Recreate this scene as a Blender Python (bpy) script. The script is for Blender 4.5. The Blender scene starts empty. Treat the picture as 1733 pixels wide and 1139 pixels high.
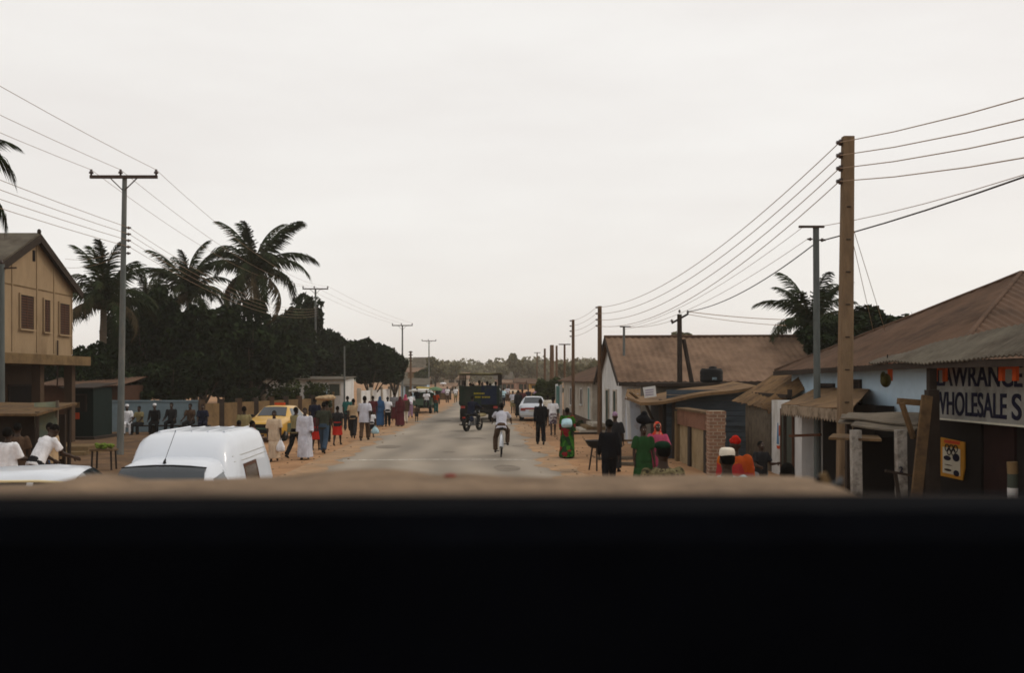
import bpy, bmesh, math, random
from mathutils import Vector, Matrix, noise
random.seed(7)
HAZE, CLOUD, FSTOP = 0.0004, 9.9, 5.0
R = math.radians
V = Vector
sc = bpy.context.scene
COL = sc.collection
S, CX, HY, HC = 1685.0, 821.0, 640.0, 2.5      # photo scale: focal length in px, vanishing point, eye height


def W(px, py, d):
    return V(((px - CX) * d / S, d, HC + (HY - py) * d / S))


def G(px, d, z=0.0):
    return V(((px - CX) * d / S, d, z))


def DX(px, X):
    return X * S / (px - CX)


# ------------------------------------------------------------------ materials
MATS = {}


def lin(c):
    return tuple((x / 12.92 if x <= 0.04045 else ((x + 0.055) / 1.055) ** 2.4) for x in c)


def grade(c):
    """film-like base colours: dark pigments deeper and a little more saturated, pale ones kept"""
    lum = 0.25 * c[0] + 0.6 * c[1] + 0.15 * c[2]
    f = 0.60 + 0.40 * min(1.0, lum / 0.5)
    return tuple(max(0.0, (lum + (x - lum) * 1.12) * f) for x in c)


def mat(key, c, rough=0.85, var=0.25, scale=3.0, c2=None, mix=(0.45, 0.65), scale2=1.2, bump=0.15, bscale=40.0,
        metal=0.0, spec=0.10, stretch=(1, 1, 1), kind=None, coat=0.0):
    """Principled surface: two noise scales vary the base colour, a third one bumps it."""
    if key in MATS:
        return MATS[key]
    c = grade(c)
    c2 = grade(c2) if c2 is not None else None
    m = bpy.data.materials.new(key)
    m.use_nodes = True
    nt = m.node_tree
    N, L = nt.nodes, nt.links
    b = N['Principled BSDF']
    b.inputs['Roughness'].default_value = rough
    b.inputs['Metallic'].default_value = metal
    b.inputs['Specular IOR Level'].default_value = spec
    b.inputs['Coat Weight'].default_value = coat
    tc = N.new('ShaderNodeTexCoord')
    mp = N.new('ShaderNodeMapping')
    mp.inputs['Scale'].default_value = stretch
    L.new(tc.outputs['Object'], mp.inputs[0])
    n1 = N.new('ShaderNodeTexNoise')
    n1.inputs['Scale'].default_value = scale
    n1.inputs['Detail'].default_value = 6
    n1.inputs['Roughness'].default_value = 0.65
    L.new(mp.outputs[0], n1.inputs['Vector'])
    r1 = N.new('ShaderNodeMapRange')
    r1.inputs['From Min'].default_value = 0.25
    r1.inputs['From Max'].default_value = 0.75
    r1.inputs['To Min'].default_value = 1 - var
    r1.inputs['To Max'].default_value = 1 + var
    L.new(n1.outputs['Fac'], r1.inputs['Value'])
    col = None
    if c2 is not None:
        n2 = N.new('ShaderNodeTexNoise')
        n2.inputs['Scale'].default_value = scale2
        n2.inputs['Detail'].default_value = 8
        n2.inputs['Roughness'].default_value = 0.7
        L.new(mp.outputs[0], n2.inputs['Vector'])
        rp = N.new('ShaderNodeValToRGB')
        rp.color_ramp.elements[0].position = mix[0]
        rp.color_ramp.elements[0].color = (*c, 1)
        rp.color_ramp.elements[1].position = mix[1]
        rp.color_ramp.elements[1].color = (*c2, 1)
        L.new(n2.outputs['Fac'], rp.inputs[0])
        col = rp.outputs[0]
    mx = N.new('ShaderNodeMix')
    mx.data_type = 'RGBA'
    mx.blend_type = 'MULTIPLY'
    mx.inputs['Factor'].default_value = 1
    if col:
        L.new(col, mx.inputs['A'])
    else:
        mx.inputs['A'].default_value = (*c, 1)
    L.new(r1.outputs[0], mx.inputs['B'])
    L.new(mx.outputs['Result'], b.inputs['Base Color'])
    if bump:
        n3 = N.new('ShaderNodeTexNoise')
        n3.inputs['Scale'].default_value = bscale
        n3.inputs['Detail'].default_value = 4
        L.new(mp.outputs[0], n3.inputs['Vector'])
        bp = N.new('ShaderNodeBump')
        bp.inputs['Strength'].default_value = bump
        bp.inputs['Distance'].default_value = 0.02
        L.new(n3.outputs['Fac'], bp.inputs['Height'])
        L.new(bp.outputs[0], b.inputs['Normal'])
    MATS[key] = m
    return m


def pattern_mat(key, cols, scale=14, kind='voronoi', stretch=(1, 1, 1)):
    """cloth with a printed pattern: cell print, camouflage patches or stripes"""
    if key in MATS:
        return MATS[key]
    m = mat(key, cols[0], 0.95, 0.15, 20, spec=0.04)
    nt = m.node_tree
    N, L = nt.nodes, nt.links
    tc = [n for n in N if n.type == 'TEX_COORD'][0]
    if kind == 'voronoi':
        t = N.new('ShaderNodeTexVoronoi')
        t.inputs['Scale'].default_value = scale
        L.new(tc.outputs['Object'], t.inputs['Vector'])
        sp = N.new('ShaderNodeSeparateColor')
        L.new(t.outputs['Color'], sp.inputs[0])
        fac = sp.outputs[0]
    elif kind == 'noise':
        t = N.new('ShaderNodeTexNoise')
        t.inputs['Scale'].default_value = scale
        t.inputs['Detail'].default_value = 3
        L.new(tc.outputs['Object'], t.inputs['Vector'])
        mr = N.new('ShaderNodeMapRange')
        mr.inputs['From Min'].default_value = 0.3
        mr.inputs['From Max'].default_value = 0.7
        L.new(t.outputs['Fac'], mr.inputs['Value'])
        fac = mr.outputs[0]
    else:
        t = N.new('ShaderNodeTexWave')
        t.bands_direction = 'Z'
        t.inputs['Scale'].default_value = scale
        t.inputs['Distortion'].default_value = 0.6
        L.new(tc.outputs['Object'], t.inputs['Vector'])
        fac = t.outputs['Fac']
    rp = N.new('ShaderNodeValToRGB')
    rp.color_ramp.interpolation = 'CONSTANT'
    for i, c in enumerate(cols):
        e = rp.color_ramp.elements[i] if i < 2 else rp.color_ramp.elements.new(i / len(cols))
        e.position = i / len(cols)
        e.color = (*grade(c), 1)
    L.new(fac, rp.inputs[0])
    mx = [n for n in N if n.type == 'MIX'][0]
    L.new(rp.outputs[0], mx.inputs['A'])
    return m


def brick_mat(key, c1, c2, cm, scale=1.0, bw=0.24, rh=0.085):
    m = mat(key, c1, 0.95, 0.25, 6)
    nt = m.node_tree
    N, L = nt.nodes, nt.links
    tc = [n for n in N if n.type == 'TEX_COORD'][0]
    cb = N.new('ShaderNodeCombineXYZ')
    sp = N.new('ShaderNodeSeparateXYZ')
    L.new(tc.outputs['Object'], sp.inputs[0])
    ad = N.new('ShaderNodeMath')
    L.new(sp.outputs[0], ad.inputs[0])
    L.new(sp.outputs[1], ad.inputs[1])
    L.new(ad.outputs[0], cb.inputs[0])
    L.new(sp.outputs[2], cb.inputs[1])
    t = N.new('ShaderNodeTexBrick')
    t.inputs['Color1'].default_value = (*c1, 1)
    t.inputs['Color2'].default_value = (*c2, 1)
    t.inputs['Mortar'].default_value = (*cm, 1)
    t.inputs['Scale'].default_value = scale
    t.inputs['Brick Width'].default_value = bw
    t.inputs['Row Height'].default_value = rh
    t.inputs['Mortar Size'].default_value = 0.012
    L.new(cb.outputs[0], t.inputs['Vector'])
    mx = [n for n in N if n.type == 'MIX'][0]
    L.new(t.outputs['Color'], mx.inputs['A'])
    return m


def glass_mat(key, c=(0.02, 0.025, 0.03), rough=0.08):
    return mat(key, c, rough, 0.1, 1, bump=0, spec=0.6)


# ------------------------------------------------------------------ mesh builder
class MB:
    def __init__(s):
        s.v, s.f, s.m, s.sm = [], [], [], []

    def add(s, verts, faces, mi=0, smooth=False):
        o = len(s.v)
        s.v += [tuple(p) for p in verts]
        for f in faces:
            s.f.append(tuple(i + o for i in f))
            s.m.append(mi)
            s.sm.append(smooth)
        return s

    def box(s, c, size, rz=0.0, mi=0, rot=None, taper=1.0):
        hx, hy, hz = size[0] / 2, size[1] / 2, size[2] / 2
        M = rot if rot is not None else Matrix.Rotation(rz, 3, 'Z')
        vs = []
        for z in (-1, 1):
            k = taper if z > 0 else 1.0
            for x, y in ((-1, -1), (1, -1), (1, 1), (-1, 1)):
                vs.append(V(c) + M @ V((x * hx * k, y * hy * k, z * hz)))
        return s.add(vs, [(3, 2, 1, 0), (4, 5, 6, 7), (0, 1, 5, 4), (1, 2, 6, 5), (2, 3, 7, 6), (3, 0, 4, 7)], mi)

    def beam(s, p, q, w, h=None, mi=0):
        """rectangular bar from p to q"""
        p, q = V(p), V(q)
        h = h or w
        d = (q - p).normalized()
        up = V((0, 0, 1)) if abs(d.z) < 0.95 else V((0, 1, 0))
        a = d.cross(up).normalized() * (w / 2)
        b = a.cross(d).normalized() * (h / 2)
        vs = [o + i * a + j * b for o in (p, q) for i, j in ((-1, -1), (1, -1), (1, 1), (-1, 1))]
        return s.add(vs, [(3, 2, 1, 0), (4, 5, 6, 7), (0, 1, 5, 4), (1, 2, 6, 5), (2, 3, 7, 6), (3, 0, 4, 7)], mi)

    def tube(s, pts, rad, n=8, mi=0, caps=True, smooth=True):
        pts = [V(p) for p in pts]
        if not isinstance(rad, (list, tuple)):
            rad = [rad] * len(pts)
        rings = []
        prev = None
        for i, p in enumerate(pts):
            t = (pts[min(i + 1, len(pts) - 1)] - pts[max(i - 1, 0)]).normalized()
            if prev is None:
                u = t.cross(V((0, 0, 1)) if abs(t.z) < 0.9 else V((0, 1, 0))).normalized()
            else:
                u = (prev - t * prev.dot(t)).normalized()
            prev = u
            w = t.cross(u)
            rings.append([p + (u * math.cos(2 * math.pi * k / n) + w * math.sin(2 * math.pi * k / n)) * rad[i] for k in range(n)])
        return s.loft(rings, mi, caps, smooth)

    def loft(s, rings, mi=0, caps=True, smooth=True):
        n = len(rings[0])
        vs = [p for r in rings for p in r]
        fs = []
        for i in range(len(rings) - 1):
            for k in range(n):
                a, b = i * n + k, i * n + (k + 1) % n
                fs.append((a, b, b + n, a + n))
        s.add(vs, fs, mi, smooth)
        if caps:
            s.add(rings[0], [tuple(reversed(range(n)))], mi)
            s.add(rings[-1], [tuple(range(n))], mi)
        return s

    def ell(s, c, r, nu=12, nv=8, mi=0, M=None):
        """ellipsoid"""
        c = V(c)
        vs = [V((0, 0, -r[2]))]
        for j in range(1, nv):
            a = math.pi * j / nv - math.pi / 2
            for i in range(nu):
                b = 2 * math.pi * i / nu
                vs.append(V((r[0] * math.cos(a) * math.cos(b), r[1] * math.cos(a) * math.sin(b), r[2] * math.sin(a))))
        vs.append(V((0, 0, r[2])))
        if M is not None:
            vs = [M @ p for p in vs]
        vs = [c + p for p in vs]
        fs = [(0, 1 + (i + 1) % nu, 1 + i) for i in range(nu)]
        for j in range(nv - 2):
            for i in range(nu):
                a, b = 1 + j * nu + i, 1 + j * nu + (i + 1) % nu
                fs.append((a, b, b + nu, a + nu))
        t = len(vs) - 1
        o = 1 + (nv - 2) * nu
        fs += [(o + i, o + (i + 1) % nu, t) for i in range(nu)]
        return s.add(vs, fs, mi, True)

    def lathe(s, c, prof, axis='Z', n=20, mi=0):
        """profile [(r, h)] turned round an axis through c"""
        rings = []
        for r, h in prof:
            ring = []
            for k in range(n):
                a = 2 * math.pi * k / n
                x, y = r * math.cos(a), r * math.sin(a)
                ring.append(V(c) + (V((x, y, h)) if axis == 'Z' else V((h, x, y)) if axis == 'X' else V((y, h, x))))
            rings.append(ring)
        return s.loft(rings, mi, True, True)

    def prism(s, poly, n, t, mi=0):
        """planar polygon thickened along n by t (behind and in front half each)"""
        n = V(n).normalized() * (t / 2)
        k = len(poly)
        a = [V(p) - n for p in poly]
        b = [V(p) + n for p in poly]
        s.add(a + b, [tuple(reversed(range(k))), tuple(range(k, 2 * k))] + [(i, (i + 1) % k, (i + 1) % k + k, i + k) for i in range(k)], mi)
        return s

    def sheet(s, p00, p10, p11, p01, nu=1, nv=1, amp=0.0, waves=0, thick=0.012, wob=0.0, mi=0, rag=0.0):
        """corrugated sheet; the waves run across u, ridges along v"""
        p00, p10, p11, p01 = map(V, (p00, p10, p11, p01))
        if waves:
            nu = max(nu, waves * 4)
        nrm = (p10 - p00).cross(p01 - p00).normalized()
        top, bot = [], []
        for j in range(nv + 1):
            v = j / nv
            for i in range(nu + 1):
                u = i / nu
                vv = v
                if rag and j in (0, nv):
                    vv += (noise.noise(V((u * 23, j * 7.7, 1.3))) * rag) * (1 if j else -1)
                p = (p00 * (1 - u) + p10 * u) * (1 - vv) + (p01 * (1 - u) + p11 * u) * vv
                o = amp * math.sin(2 * math.pi * waves * u) if waves else 0
                if wob:
                    o += wob * noise.noise(V((p.x * 0.9, p.y * 0.9, p.z * 0.9 + 5)))
                top.append(p + nrm * o)
                bot.append(p + nrm * (o - thick))
        w = nu + 1
        fs, fb = [], []
        for j in range(nv):
            for i in range(nu):
                a = j * w + i
                fs.append((a, a + 1, a + w + 1, a + w))
                fb.append((a, a + w, a + w + 1, a + 1))
        s.add(top, fs, mi, bool(waves))
        s.add(bot, fb, mi, bool(waves))
        k = len(top)
        rim = [i for i in range(w)] + [j * w + nu for j in range(1, nv + 1)] + [nv * w + i for i in range(nu - 1, -1, -1)] + [j * w for j in range(nv - 1, 0, -1)]
        rv = [top[i] for i in rim] + [bot[i] for i in rim]
        q = len(rim)
        s.add(rv, [(i, i + q, (i + 1) % q + q, (i + 1) % q) for i in range(q)], mi)
        return s

    def mesh(s, name, mats, off=V((0, 0, 0))):
        me = bpy.data.meshes.new(name)
        vs = s.v if off.length == 0 else [(p[0] - off.x, p[1] - off.y, p[2] - off.z) for p in s.v]
        me.from_pydata(vs, [], s.f)
        for m in mats:
            me.materials.append(m)
        me.polygons.foreach_set('material_index', s.m)
        me.polygons.foreach_set('use_smooth', s.sm)
        me.update()
        return me

    def build(s, name, mats, parent=None, world=True):
        """ONE mesh object; with world=True the vertices are in world space and are moved under the parent"""
        if not isinstance(mats, (list, tuple)):
            mats = [mats]
        off = V((0, 0, 0))
        if parent is not None and world:
            q = parent
            while q is not None:
                off += q.location
                q = q.parent
        o = bpy.data.objects.new(name, s.mesh(name, mats, off))
        COL.objects.link(o)
        o.parent = parent
        return o


def tag(o, label, cat, group=None):
    o['label'] = label
    o['category'] = cat
    if group:
        o['group'] = group
    return o


def thing(name, label, cat, loc=(0, 0, 0), rz=0.0, group=None, scale=1.0):
    o = bpy.data.objects.new(name, None)
    COL.objects.link(o)
    o.location = loc
    o.rotation_euler = (0, 0, rz)
    o.scale = (scale,) * 3
    o.empty_display_size = 0.2
    return tag(o, label, cat, group)


def struct(o, kind='structure'):
    o['kind'] = kind
    return o


def place(name, me, parent=None, mats=None, loc=(0, 0, 0)):
    """object on shared mesh data; its own materials sit on the object"""
    o = bpy.data.objects.new(name, me)
    COL.objects.link(o)
    o.parent = parent
    o.location = loc
    if mats:
        for i, m in enumerate(mats):
            if i < len(o.material_slots):
                o.material_slots[i].link = 'OBJECT'
                o.material_slots[i].material = m
    return o


def text(body, name, m, parent, origin, right, up, height, width=None, depth=0.006, bold=0.0, space=1.0):
    """lettering: built-in font turned to a mesh, laid on the plane (right, up) at origin (world)"""
    cu = bpy.data.curves.new(name, 'FONT')
    cu.body = body
    cu.size = 1.0
    cu.extrude = 0.01
    cu.offset = bold
    cu.space_character = space
    t = bpy.data.objects.new('tmp_text', cu)
    COL.objects.link(t)
    bpy.context.view_layer.update()
    me = bpy.data.meshes.new_from_object(t.evaluated_get(bpy.context.evaluated_depsgraph_get()))
    bpy.data.objects.remove(t)
    xs = [v.co.x for v in me.vertices]
    ys = [v.co.y for v in me.vertices]
    x0, x1, y0, y1 = min(xs), max(xs), min(ys), max(ys)
    ky = height / (y1 - y0)
    kx = width / (x1 - x0) if width else ky
    right, up = V(right).normalized(), V(up).normalized()
    n = right.cross(up)
    off = V((0, 0, 0))
    q = parent
    while q is not None:
        off += q.location
        q = q.parent
    for v in me.vertices:
        c = v.co
        v.co = V(origin) - off + right * ((c.x - x0) * kx) + up * ((c.y - y0) * ky) + n * (c.z * depth / 0.01)
    me.materials.clear()
    me.materials.append(m)
    o = bpy.data.objects.new(name, me)
    COL.objects.link(o)
    o.parent = parent
    return o


TMP = bpy.data.scenes.new('remesh_work')


def remesh(mb, voxel, smooth=2, wrinkle=0.0, wscale=9.0):
    """weld overlapping closed shells into one continuous surface"""
    me = mb.mesh('tmp', [])
    o = bpy.data.objects.new('tmp', me)
    TMP.collection.objects.link(o)
    m = o.modifiers.new('r', 'REMESH')
    m.mode = 'VOXEL'
    m.voxel_size = voxel
    m.use_smooth_shade = True
    if smooth:
        q = o.modifiers.new('s', 'SMOOTH')
        q.iterations = smooth
        q.factor = 0.5
    TMP.view_layers[0].update()
    dg = TMP.view_layers[0].depsgraph
    out = bpy.data.meshes.new_from_object(o.evaluated_get(dg))
    bpy.data.objects.remove(o)
    bpy.data.meshes.remove(me)
    if wrinkle:
        for v in out.vertices:
            p = v.co
            k = noise.noise(V((p.x * wscale, p.y * wscale, p.z * wscale * 0.45))) + 0.5 * noise.noise(p * wscale * 2.3)
            v.co = p + v.normal * (k * wrinkle)
        out.update()
    return out


# ------------------------------------------------------------------ palette
M = {}
M['sand'] = None
M['bark'] = mat('palm_bark', (0.16, 0.13, 0.10), 0.95, 0.4, 6, bump=0.5, bscale=18, stretch=(1, 1, 3))
M['trunk'] = mat('tree_bark', (0.09, 0.07, 0.055), 0.95, 0.35, 6, bump=0.5, bscale=15)
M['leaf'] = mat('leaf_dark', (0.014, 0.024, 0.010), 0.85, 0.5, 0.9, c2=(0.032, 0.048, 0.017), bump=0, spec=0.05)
M['leaf_mid'] = mat('leaf_mid', (0.045, 0.062, 0.022), 0.6, 0.4, 1.1, c2=(0.075, 0.085, 0.035), bump=0, spec=0.05)
M['leaf_dry_hazed'] = mat('leaf_dry_hazed', (0.165, 0.155, 0.09), 0.8, 0.35, 1.1, c2=(0.23, 0.20, 0.125), bump=0, spec=0.05)  # dry olive foliage, paled further to put distance haze into the colour
M['frond'] = mat('frond_green', (0.026, 0.040, 0.016), 0.75, 0.45, 1.0, c2=(0.055, 0.055, 0.028), bump=0, spec=0.05)
M['frond_old'] = mat('frond_old', (0.085, 0.066, 0.038), 0.7, 0.4, 1.0, bump=0, spec=0.05)
M['wood_pole'] = mat('pole_wood', (0.17, 0.105, 0.065), 0.9, 0.3, 4, c2=(0.11, 0.075, 0.055), stretch=(6, 6, 0.6), bump=0.4)
M['conc_pole'] = mat('pole_concrete', (0.235, 0.165, 0.105), 0.9, 0.22, 3, c2=(0.17, 0.12, 0.08), bump=0.3, stretch=(2, 2, 0.5))
M['grey_pole'] = mat('pole_grey', (0.15, 0.165, 0.16), 0.75, 0.25, 3, c2=(0.21, 0.20, 0.18), stretch=(3, 3, 0.6))
M['blue_pole'] = mat('pole_blue_grey', (0.13, 0.145, 0.14), 0.7, 0.25, 3, stretch=(3, 3, 0.6))
M['iron'] = mat('iron', (0.085, 0.06, 0.05), 0.7, 0.3, 8)
M['insul'] = mat('insulator_brown', (0.05, 0.025, 0.02), 0.3, 0.1, 4, bump=0, spec=0.5)
M['wire'] = mat('wire', (0.34, 0.23, 0.15), 0.6, 0.1, 1, bump=0)
M['cable'] = mat('cable_black', (0.06, 0.042, 0.035), 0.6, 0.1, 1, bump=0)
M['rust'] = mat('roof_rust', (0.145, 0.09, 0.062), 0.9, 0.25, 2.2, c2=(0.085, 0.054, 0.038), scale2=0.7, stretch=(1, 1, 1))
M['rust_pale'] = mat('roof_rust_pale', (0.24, 0.16, 0.112), 0.9, 0.22, 2.2, c2=(0.15, 0.098, 0.068), scale2=0.5)
M['rust_tan'] = mat('roof_tan', (0.22, 0.14, 0.078), 0.9, 0.3, 3, c2=(0.10, 0.062, 0.038), scale2=1.2)
M['zinc'] = mat('roof_zinc', (0.14, 0.122, 0.095), 0.8, 0.3, 3, c2=(0.082, 0.064, 0.048), scale2=0.9, stretch=(1, 1, 1))
M['wall_white'] = mat('wall_white', (0.56, 0.56, 0.55), 0.95, 0.14, 2, c2=(0.36, 0.32, 0.27), mix=(0.5, 0.75), scale2=0.9, stretch=(1, 1, 0.6))
M['wall_dirty'] = mat('wall_dirty', (0.46, 0.42, 0.36), 0.95, 0.2, 2, c2=(0.26, 0.22, 0.17), mix=(0.45, 0.7), scale2=0.8)
M['wall_blue'] = mat('wall_pale_blue', (0.40, 0.50, 0.58), 0.95, 0.12, 2, c2=(0.28, 0.36, 0.42), mix=(0.5, 0.8), scale2=0.8)
M['wall_slate'] = mat('wall_slate_blue', (0.20, 0.26, 0.29), 0.95, 0.2, 2, c2=(0.10, 0.12, 0.12), mix=(0.55, 0.7), scale2=0.9)
M['wall_beige'] = mat('wall_beige', (0.345, 0.255, 0.165), 0.95, 0.16, 2, c2=(0.21, 0.145, 0.09), mix=(0.5, 0.75), scale2=0.6, stretch=(1, 1, 0.4))
M['wall_ochre'] = mat('wall_ochre', (0.225, 0.155, 0.085), 0.95, 0.2, 2, c2=(0.125, 0.085, 0.05), mix=(0.45, 0.7), scale2=1.1)
M['wall_pink'] = mat('wall_pink', (0.42, 0.26, 0.20), 0.95, 0.2, 2, c2=(0.30, 0.2, 0.15))
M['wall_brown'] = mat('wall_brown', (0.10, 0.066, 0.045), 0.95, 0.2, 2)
M['plank_blue'] = mat('plank_blue', (0.085, 0.105, 0.125), 0.9, 0.3, 3, c2=(0.05, 0.06, 0.065), stretch=(0.6, 0.6, 5))
M['timber'] = mat('timber', (0.17, 0.11, 0.06), 0.9, 0.3, 4, c2=(0.09, 0.06, 0.04), stretch=(2, 2, 2))
M['timber_dark'] = mat('timber_dark', (0.055, 0.042, 0.034), 0.9, 0.3, 4)
M['timber_grey'] = mat('timber_grey', (0.18, 0.15, 0.115), 0.9, 0.3, 4, c2=(0.10, 0.085, 0.068))
M['post_white'] = mat('post_whitewash', (0.33, 0.31, 0.28), 0.95, 0.3, 9, c2=(0.16, 0.14, 0.12), scale2=7)
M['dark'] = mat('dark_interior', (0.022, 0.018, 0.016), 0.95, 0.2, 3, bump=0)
M['door_green'] = mat('door_green', (0.075, 0.085, 0.07), 0.8, 0.25, 4)
M['door_teal'] = mat('door_teal', (0.16, 0.30, 0.28), 0.8, 0.25, 4, c2=(0.10, 0.2, 0.19))
M['shutter_green'] = mat('shutter_green', (0.04, 0.065, 0.05), 0.8, 0.3, 4)
M['green_kiosk'] = mat('kiosk_green', (0.011, 0.022, 0.019), 0.8, 0.3, 3)
M['brown_frame'] = mat('frame_brown', (0.12, 0.06, 0.04), 0.8, 0.2, 3)
M['glass'] = glass_mat('window_glass')
M['carglass'] = glass_mat('car_glass', (0.03, 0.04, 0.05), 0.05)
M['rubber'] = mat('rubber', (0.022, 0.021, 0.02), 0.85, 0.2, 10)
M['steel'] = mat('steel', (0.35, 0.35, 0.35), 0.4, 0.15, 6, metal=0.7, bump=0)
M['chrome'] = mat('chrome', (0.55, 0.55, 0.55), 0.2, 0.1, 6, metal=0.9, bump=0)
M['black'] = mat('black_plastic', (0.018, 0.018, 0.018), 0.6, 0.2, 6)
M['carwhite'] = mat('car_paint_white', (0.58, 0.615, 0.67), 0.42, 0.05, 1.5, c2=(0.55, 0.565, 0.585), mix=(0.55, 0.8), bump=0, spec=0.5, coat=0.5)
M['caryellow'] = mat('car_paint_yellow', (0.58, 0.33, 0.04), 0.35, 0.08, 2, bump=0, spec=0.5, coat=0.4)
M['cargreen'] = mat('car_paint_green', (0.03, 0.09, 0.05), 0.4, 0.1, 2, bump=0, spec=0.5, coat=0.3)
M['carsilver'] = mat('car_paint_silver', (0.50, 0.54, 0.56), 0.3, 0.06, 2, bump=0, spec=0.5, coat=0.5)
M['trucktar'] = mat('truck_paint_green', (0.018, 0.034, 0.024), 0.6, 0.35, 3, c2=(0.035, 0.036, 0.028))
M['truckblue'] = mat('truck_tarp_blue', (0.014, 0.022, 0.05), 0.8, 0.3, 3)
M['red_lamp'] = mat('lamp_red', (0.35, 0.03, 0.02), 0.3, 0.1, 3, bump=0, spec=0.5)
M['lamp_clear'] = mat('lamp_clear', (0.55, 0.55, 0.52), 0.15, 0.1, 3, bump=0, spec=0.6)
M['yellow_paint'] = mat('paint_yellow', (0.38, 0.31, 0.04), 0.8, 0.15, 5)
M['letter'] = mat('letter_navy', (0.012, 0.012, 0.035), 0.8, 0.5, 6, bump=0)
M['sign'] = mat('sign_cream', (0.30, 0.30, 0.28), 0.85, 0.25, 2.5, c2=(0.165, 0.155, 0.135), mix=(0.42, 0.72), scale2=1.6)
M['orange'] = mat('bunting_orange', (0.50, 0.095, 0.035), 0.9, 0.15, 8)
M['poster'] = mat('poster_yellow', (0.50, 0.26, 0.055), 0.85, 0.15, 5)
M['poster_red'] = mat('poster_red', (0.55, 0.09, 0.04), 0.85, 0.15, 5)
M['paper'] = mat('paper', (0.52, 0.50, 0.42), 0.9, 0.12, 5)
M['skin'] = mat('skin', (0.052, 0.030, 0.020), 0.55, 0.2, 12, bump=0.05, spec=0.18)
M['skin2'] = mat('skin_brown', (0.085, 0.047, 0.03), 0.55, 0.2, 12, bump=0.05, spec=0.18)
M['eye'] = mat('eye_white', (0.55, 0.52, 0.48), 0.3, 0.02, 5, bump=0)
M['lip'] = mat('lips', (0.10, 0.04, 0.035), 0.5, 0.1, 12, bump=0)
M['shoe'] = mat('shoe', (0.025, 0.02, 0.017), 0.6, 0.2, 12, bump=0)
M['hair'] = mat('hair', (0.010, 0.009, 0.008), 0.9, 0.3, 60, bump=0.8, bscale=120, spec=0.03)


def cloth(name, c, var=0.16):
    return mat('cloth_' + name, c, 0.95, var + 0.08, 7, bump=0.9, bscale=13, spec=0.04, stretch=(1, 1, 0.45))


C = {
    'white': cloth('white', (0.66, 0.66, 0.68)), 'offwhite': cloth('offwhite', (0.60, 0.55, 0.47)),
    'beige': cloth('beige', (0.50, 0.40, 0.30)), 'tan': cloth('tan', (0.42, 0.31, 0.20)),
    'khaki': cloth('khaki', (0.26, 0.22, 0.12)), 'black': cloth('black', (0.013, 0.013, 0.015)),
    'navy': cloth('navy', (0.018, 0.022, 0.042)), 'charcoal': cloth('charcoal', (0.03, 0.03, 0.032)),
    'red': cloth('red', (0.46, 0.04, 0.03)), 'orange_red': cloth('orange_red', (0.50, 0.085, 0.035)),
    'maroon': cloth('maroon', (0.11, 0.03, 0.035)), 'blue': cloth('blue', (0.05, 0.11, 0.22)),
    'teal': cloth('teal', (0.035, 0.13, 0.12)), 'green': cloth('green', (0.028, 0.075, 0.028)),
    'dark_green': cloth('dark_green', (0.014, 0.035, 0.02)),
    'pink': cloth('pink', (0.48, 0.10, 0.17)), 'lilac': cloth('lilac', (0.36, 0.25, 0.36)),
    'lightblue': cloth('lightblue', (0.42, 0.58, 0.64)), 'brown': cloth('brown', (0.10, 0.065, 0.045)),
    'grey': cloth('grey', (0.22, 0.22, 0.23)), 'palegrey': cloth('palegrey', (0.47, 0.47, 0.52)),
    'jeans': cloth('jeans', (0.06, 0.09, 0.13)), 'yellow': cloth('yellow', (0.48, 0.38, 0.10)),
    'print': pattern_mat('cloth_print', [(0.025, 0.085, 0.02), (0.05, 0.15, 0.025), (0.02, 0.05, 0.02), (0.20, 0.02, 0.025)], 8),
    'camo': pattern_mat('cloth_camo', [(0.05, 0.045, 0.03), (0.14, 0.115, 0.065), (0.21, 0.18, 0.105), (0.07, 0.05, 0.035)], 14, 'noise'),
    'stripe': pattern_mat('cloth_stripe', [(0.03, 0.035, 0.03), (0.08, 0.085, 0.06)], 7, 'wave'),
    'shorts': pattern_mat('cloth_shorts', [(0.40, 0.38, 0.38), (0.12, 0.08, 0.11), (0.30, 0.27, 0.28)], 13),
    'orange_print': pattern_mat('cloth_orange_print', [(0.46, 0.12, 0.03), (0.46, 0.06, 0.03), (0.40, 0.085, 0.03), (0.36, 0.05, 0.05)], 6),
    'red_print': pattern_mat('cloth_red_print', [(0.60, 0.055, 0.045), (0.58, 0.09, 0.05), (0.55, 0.24, 0.17)], 16),
}
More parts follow.
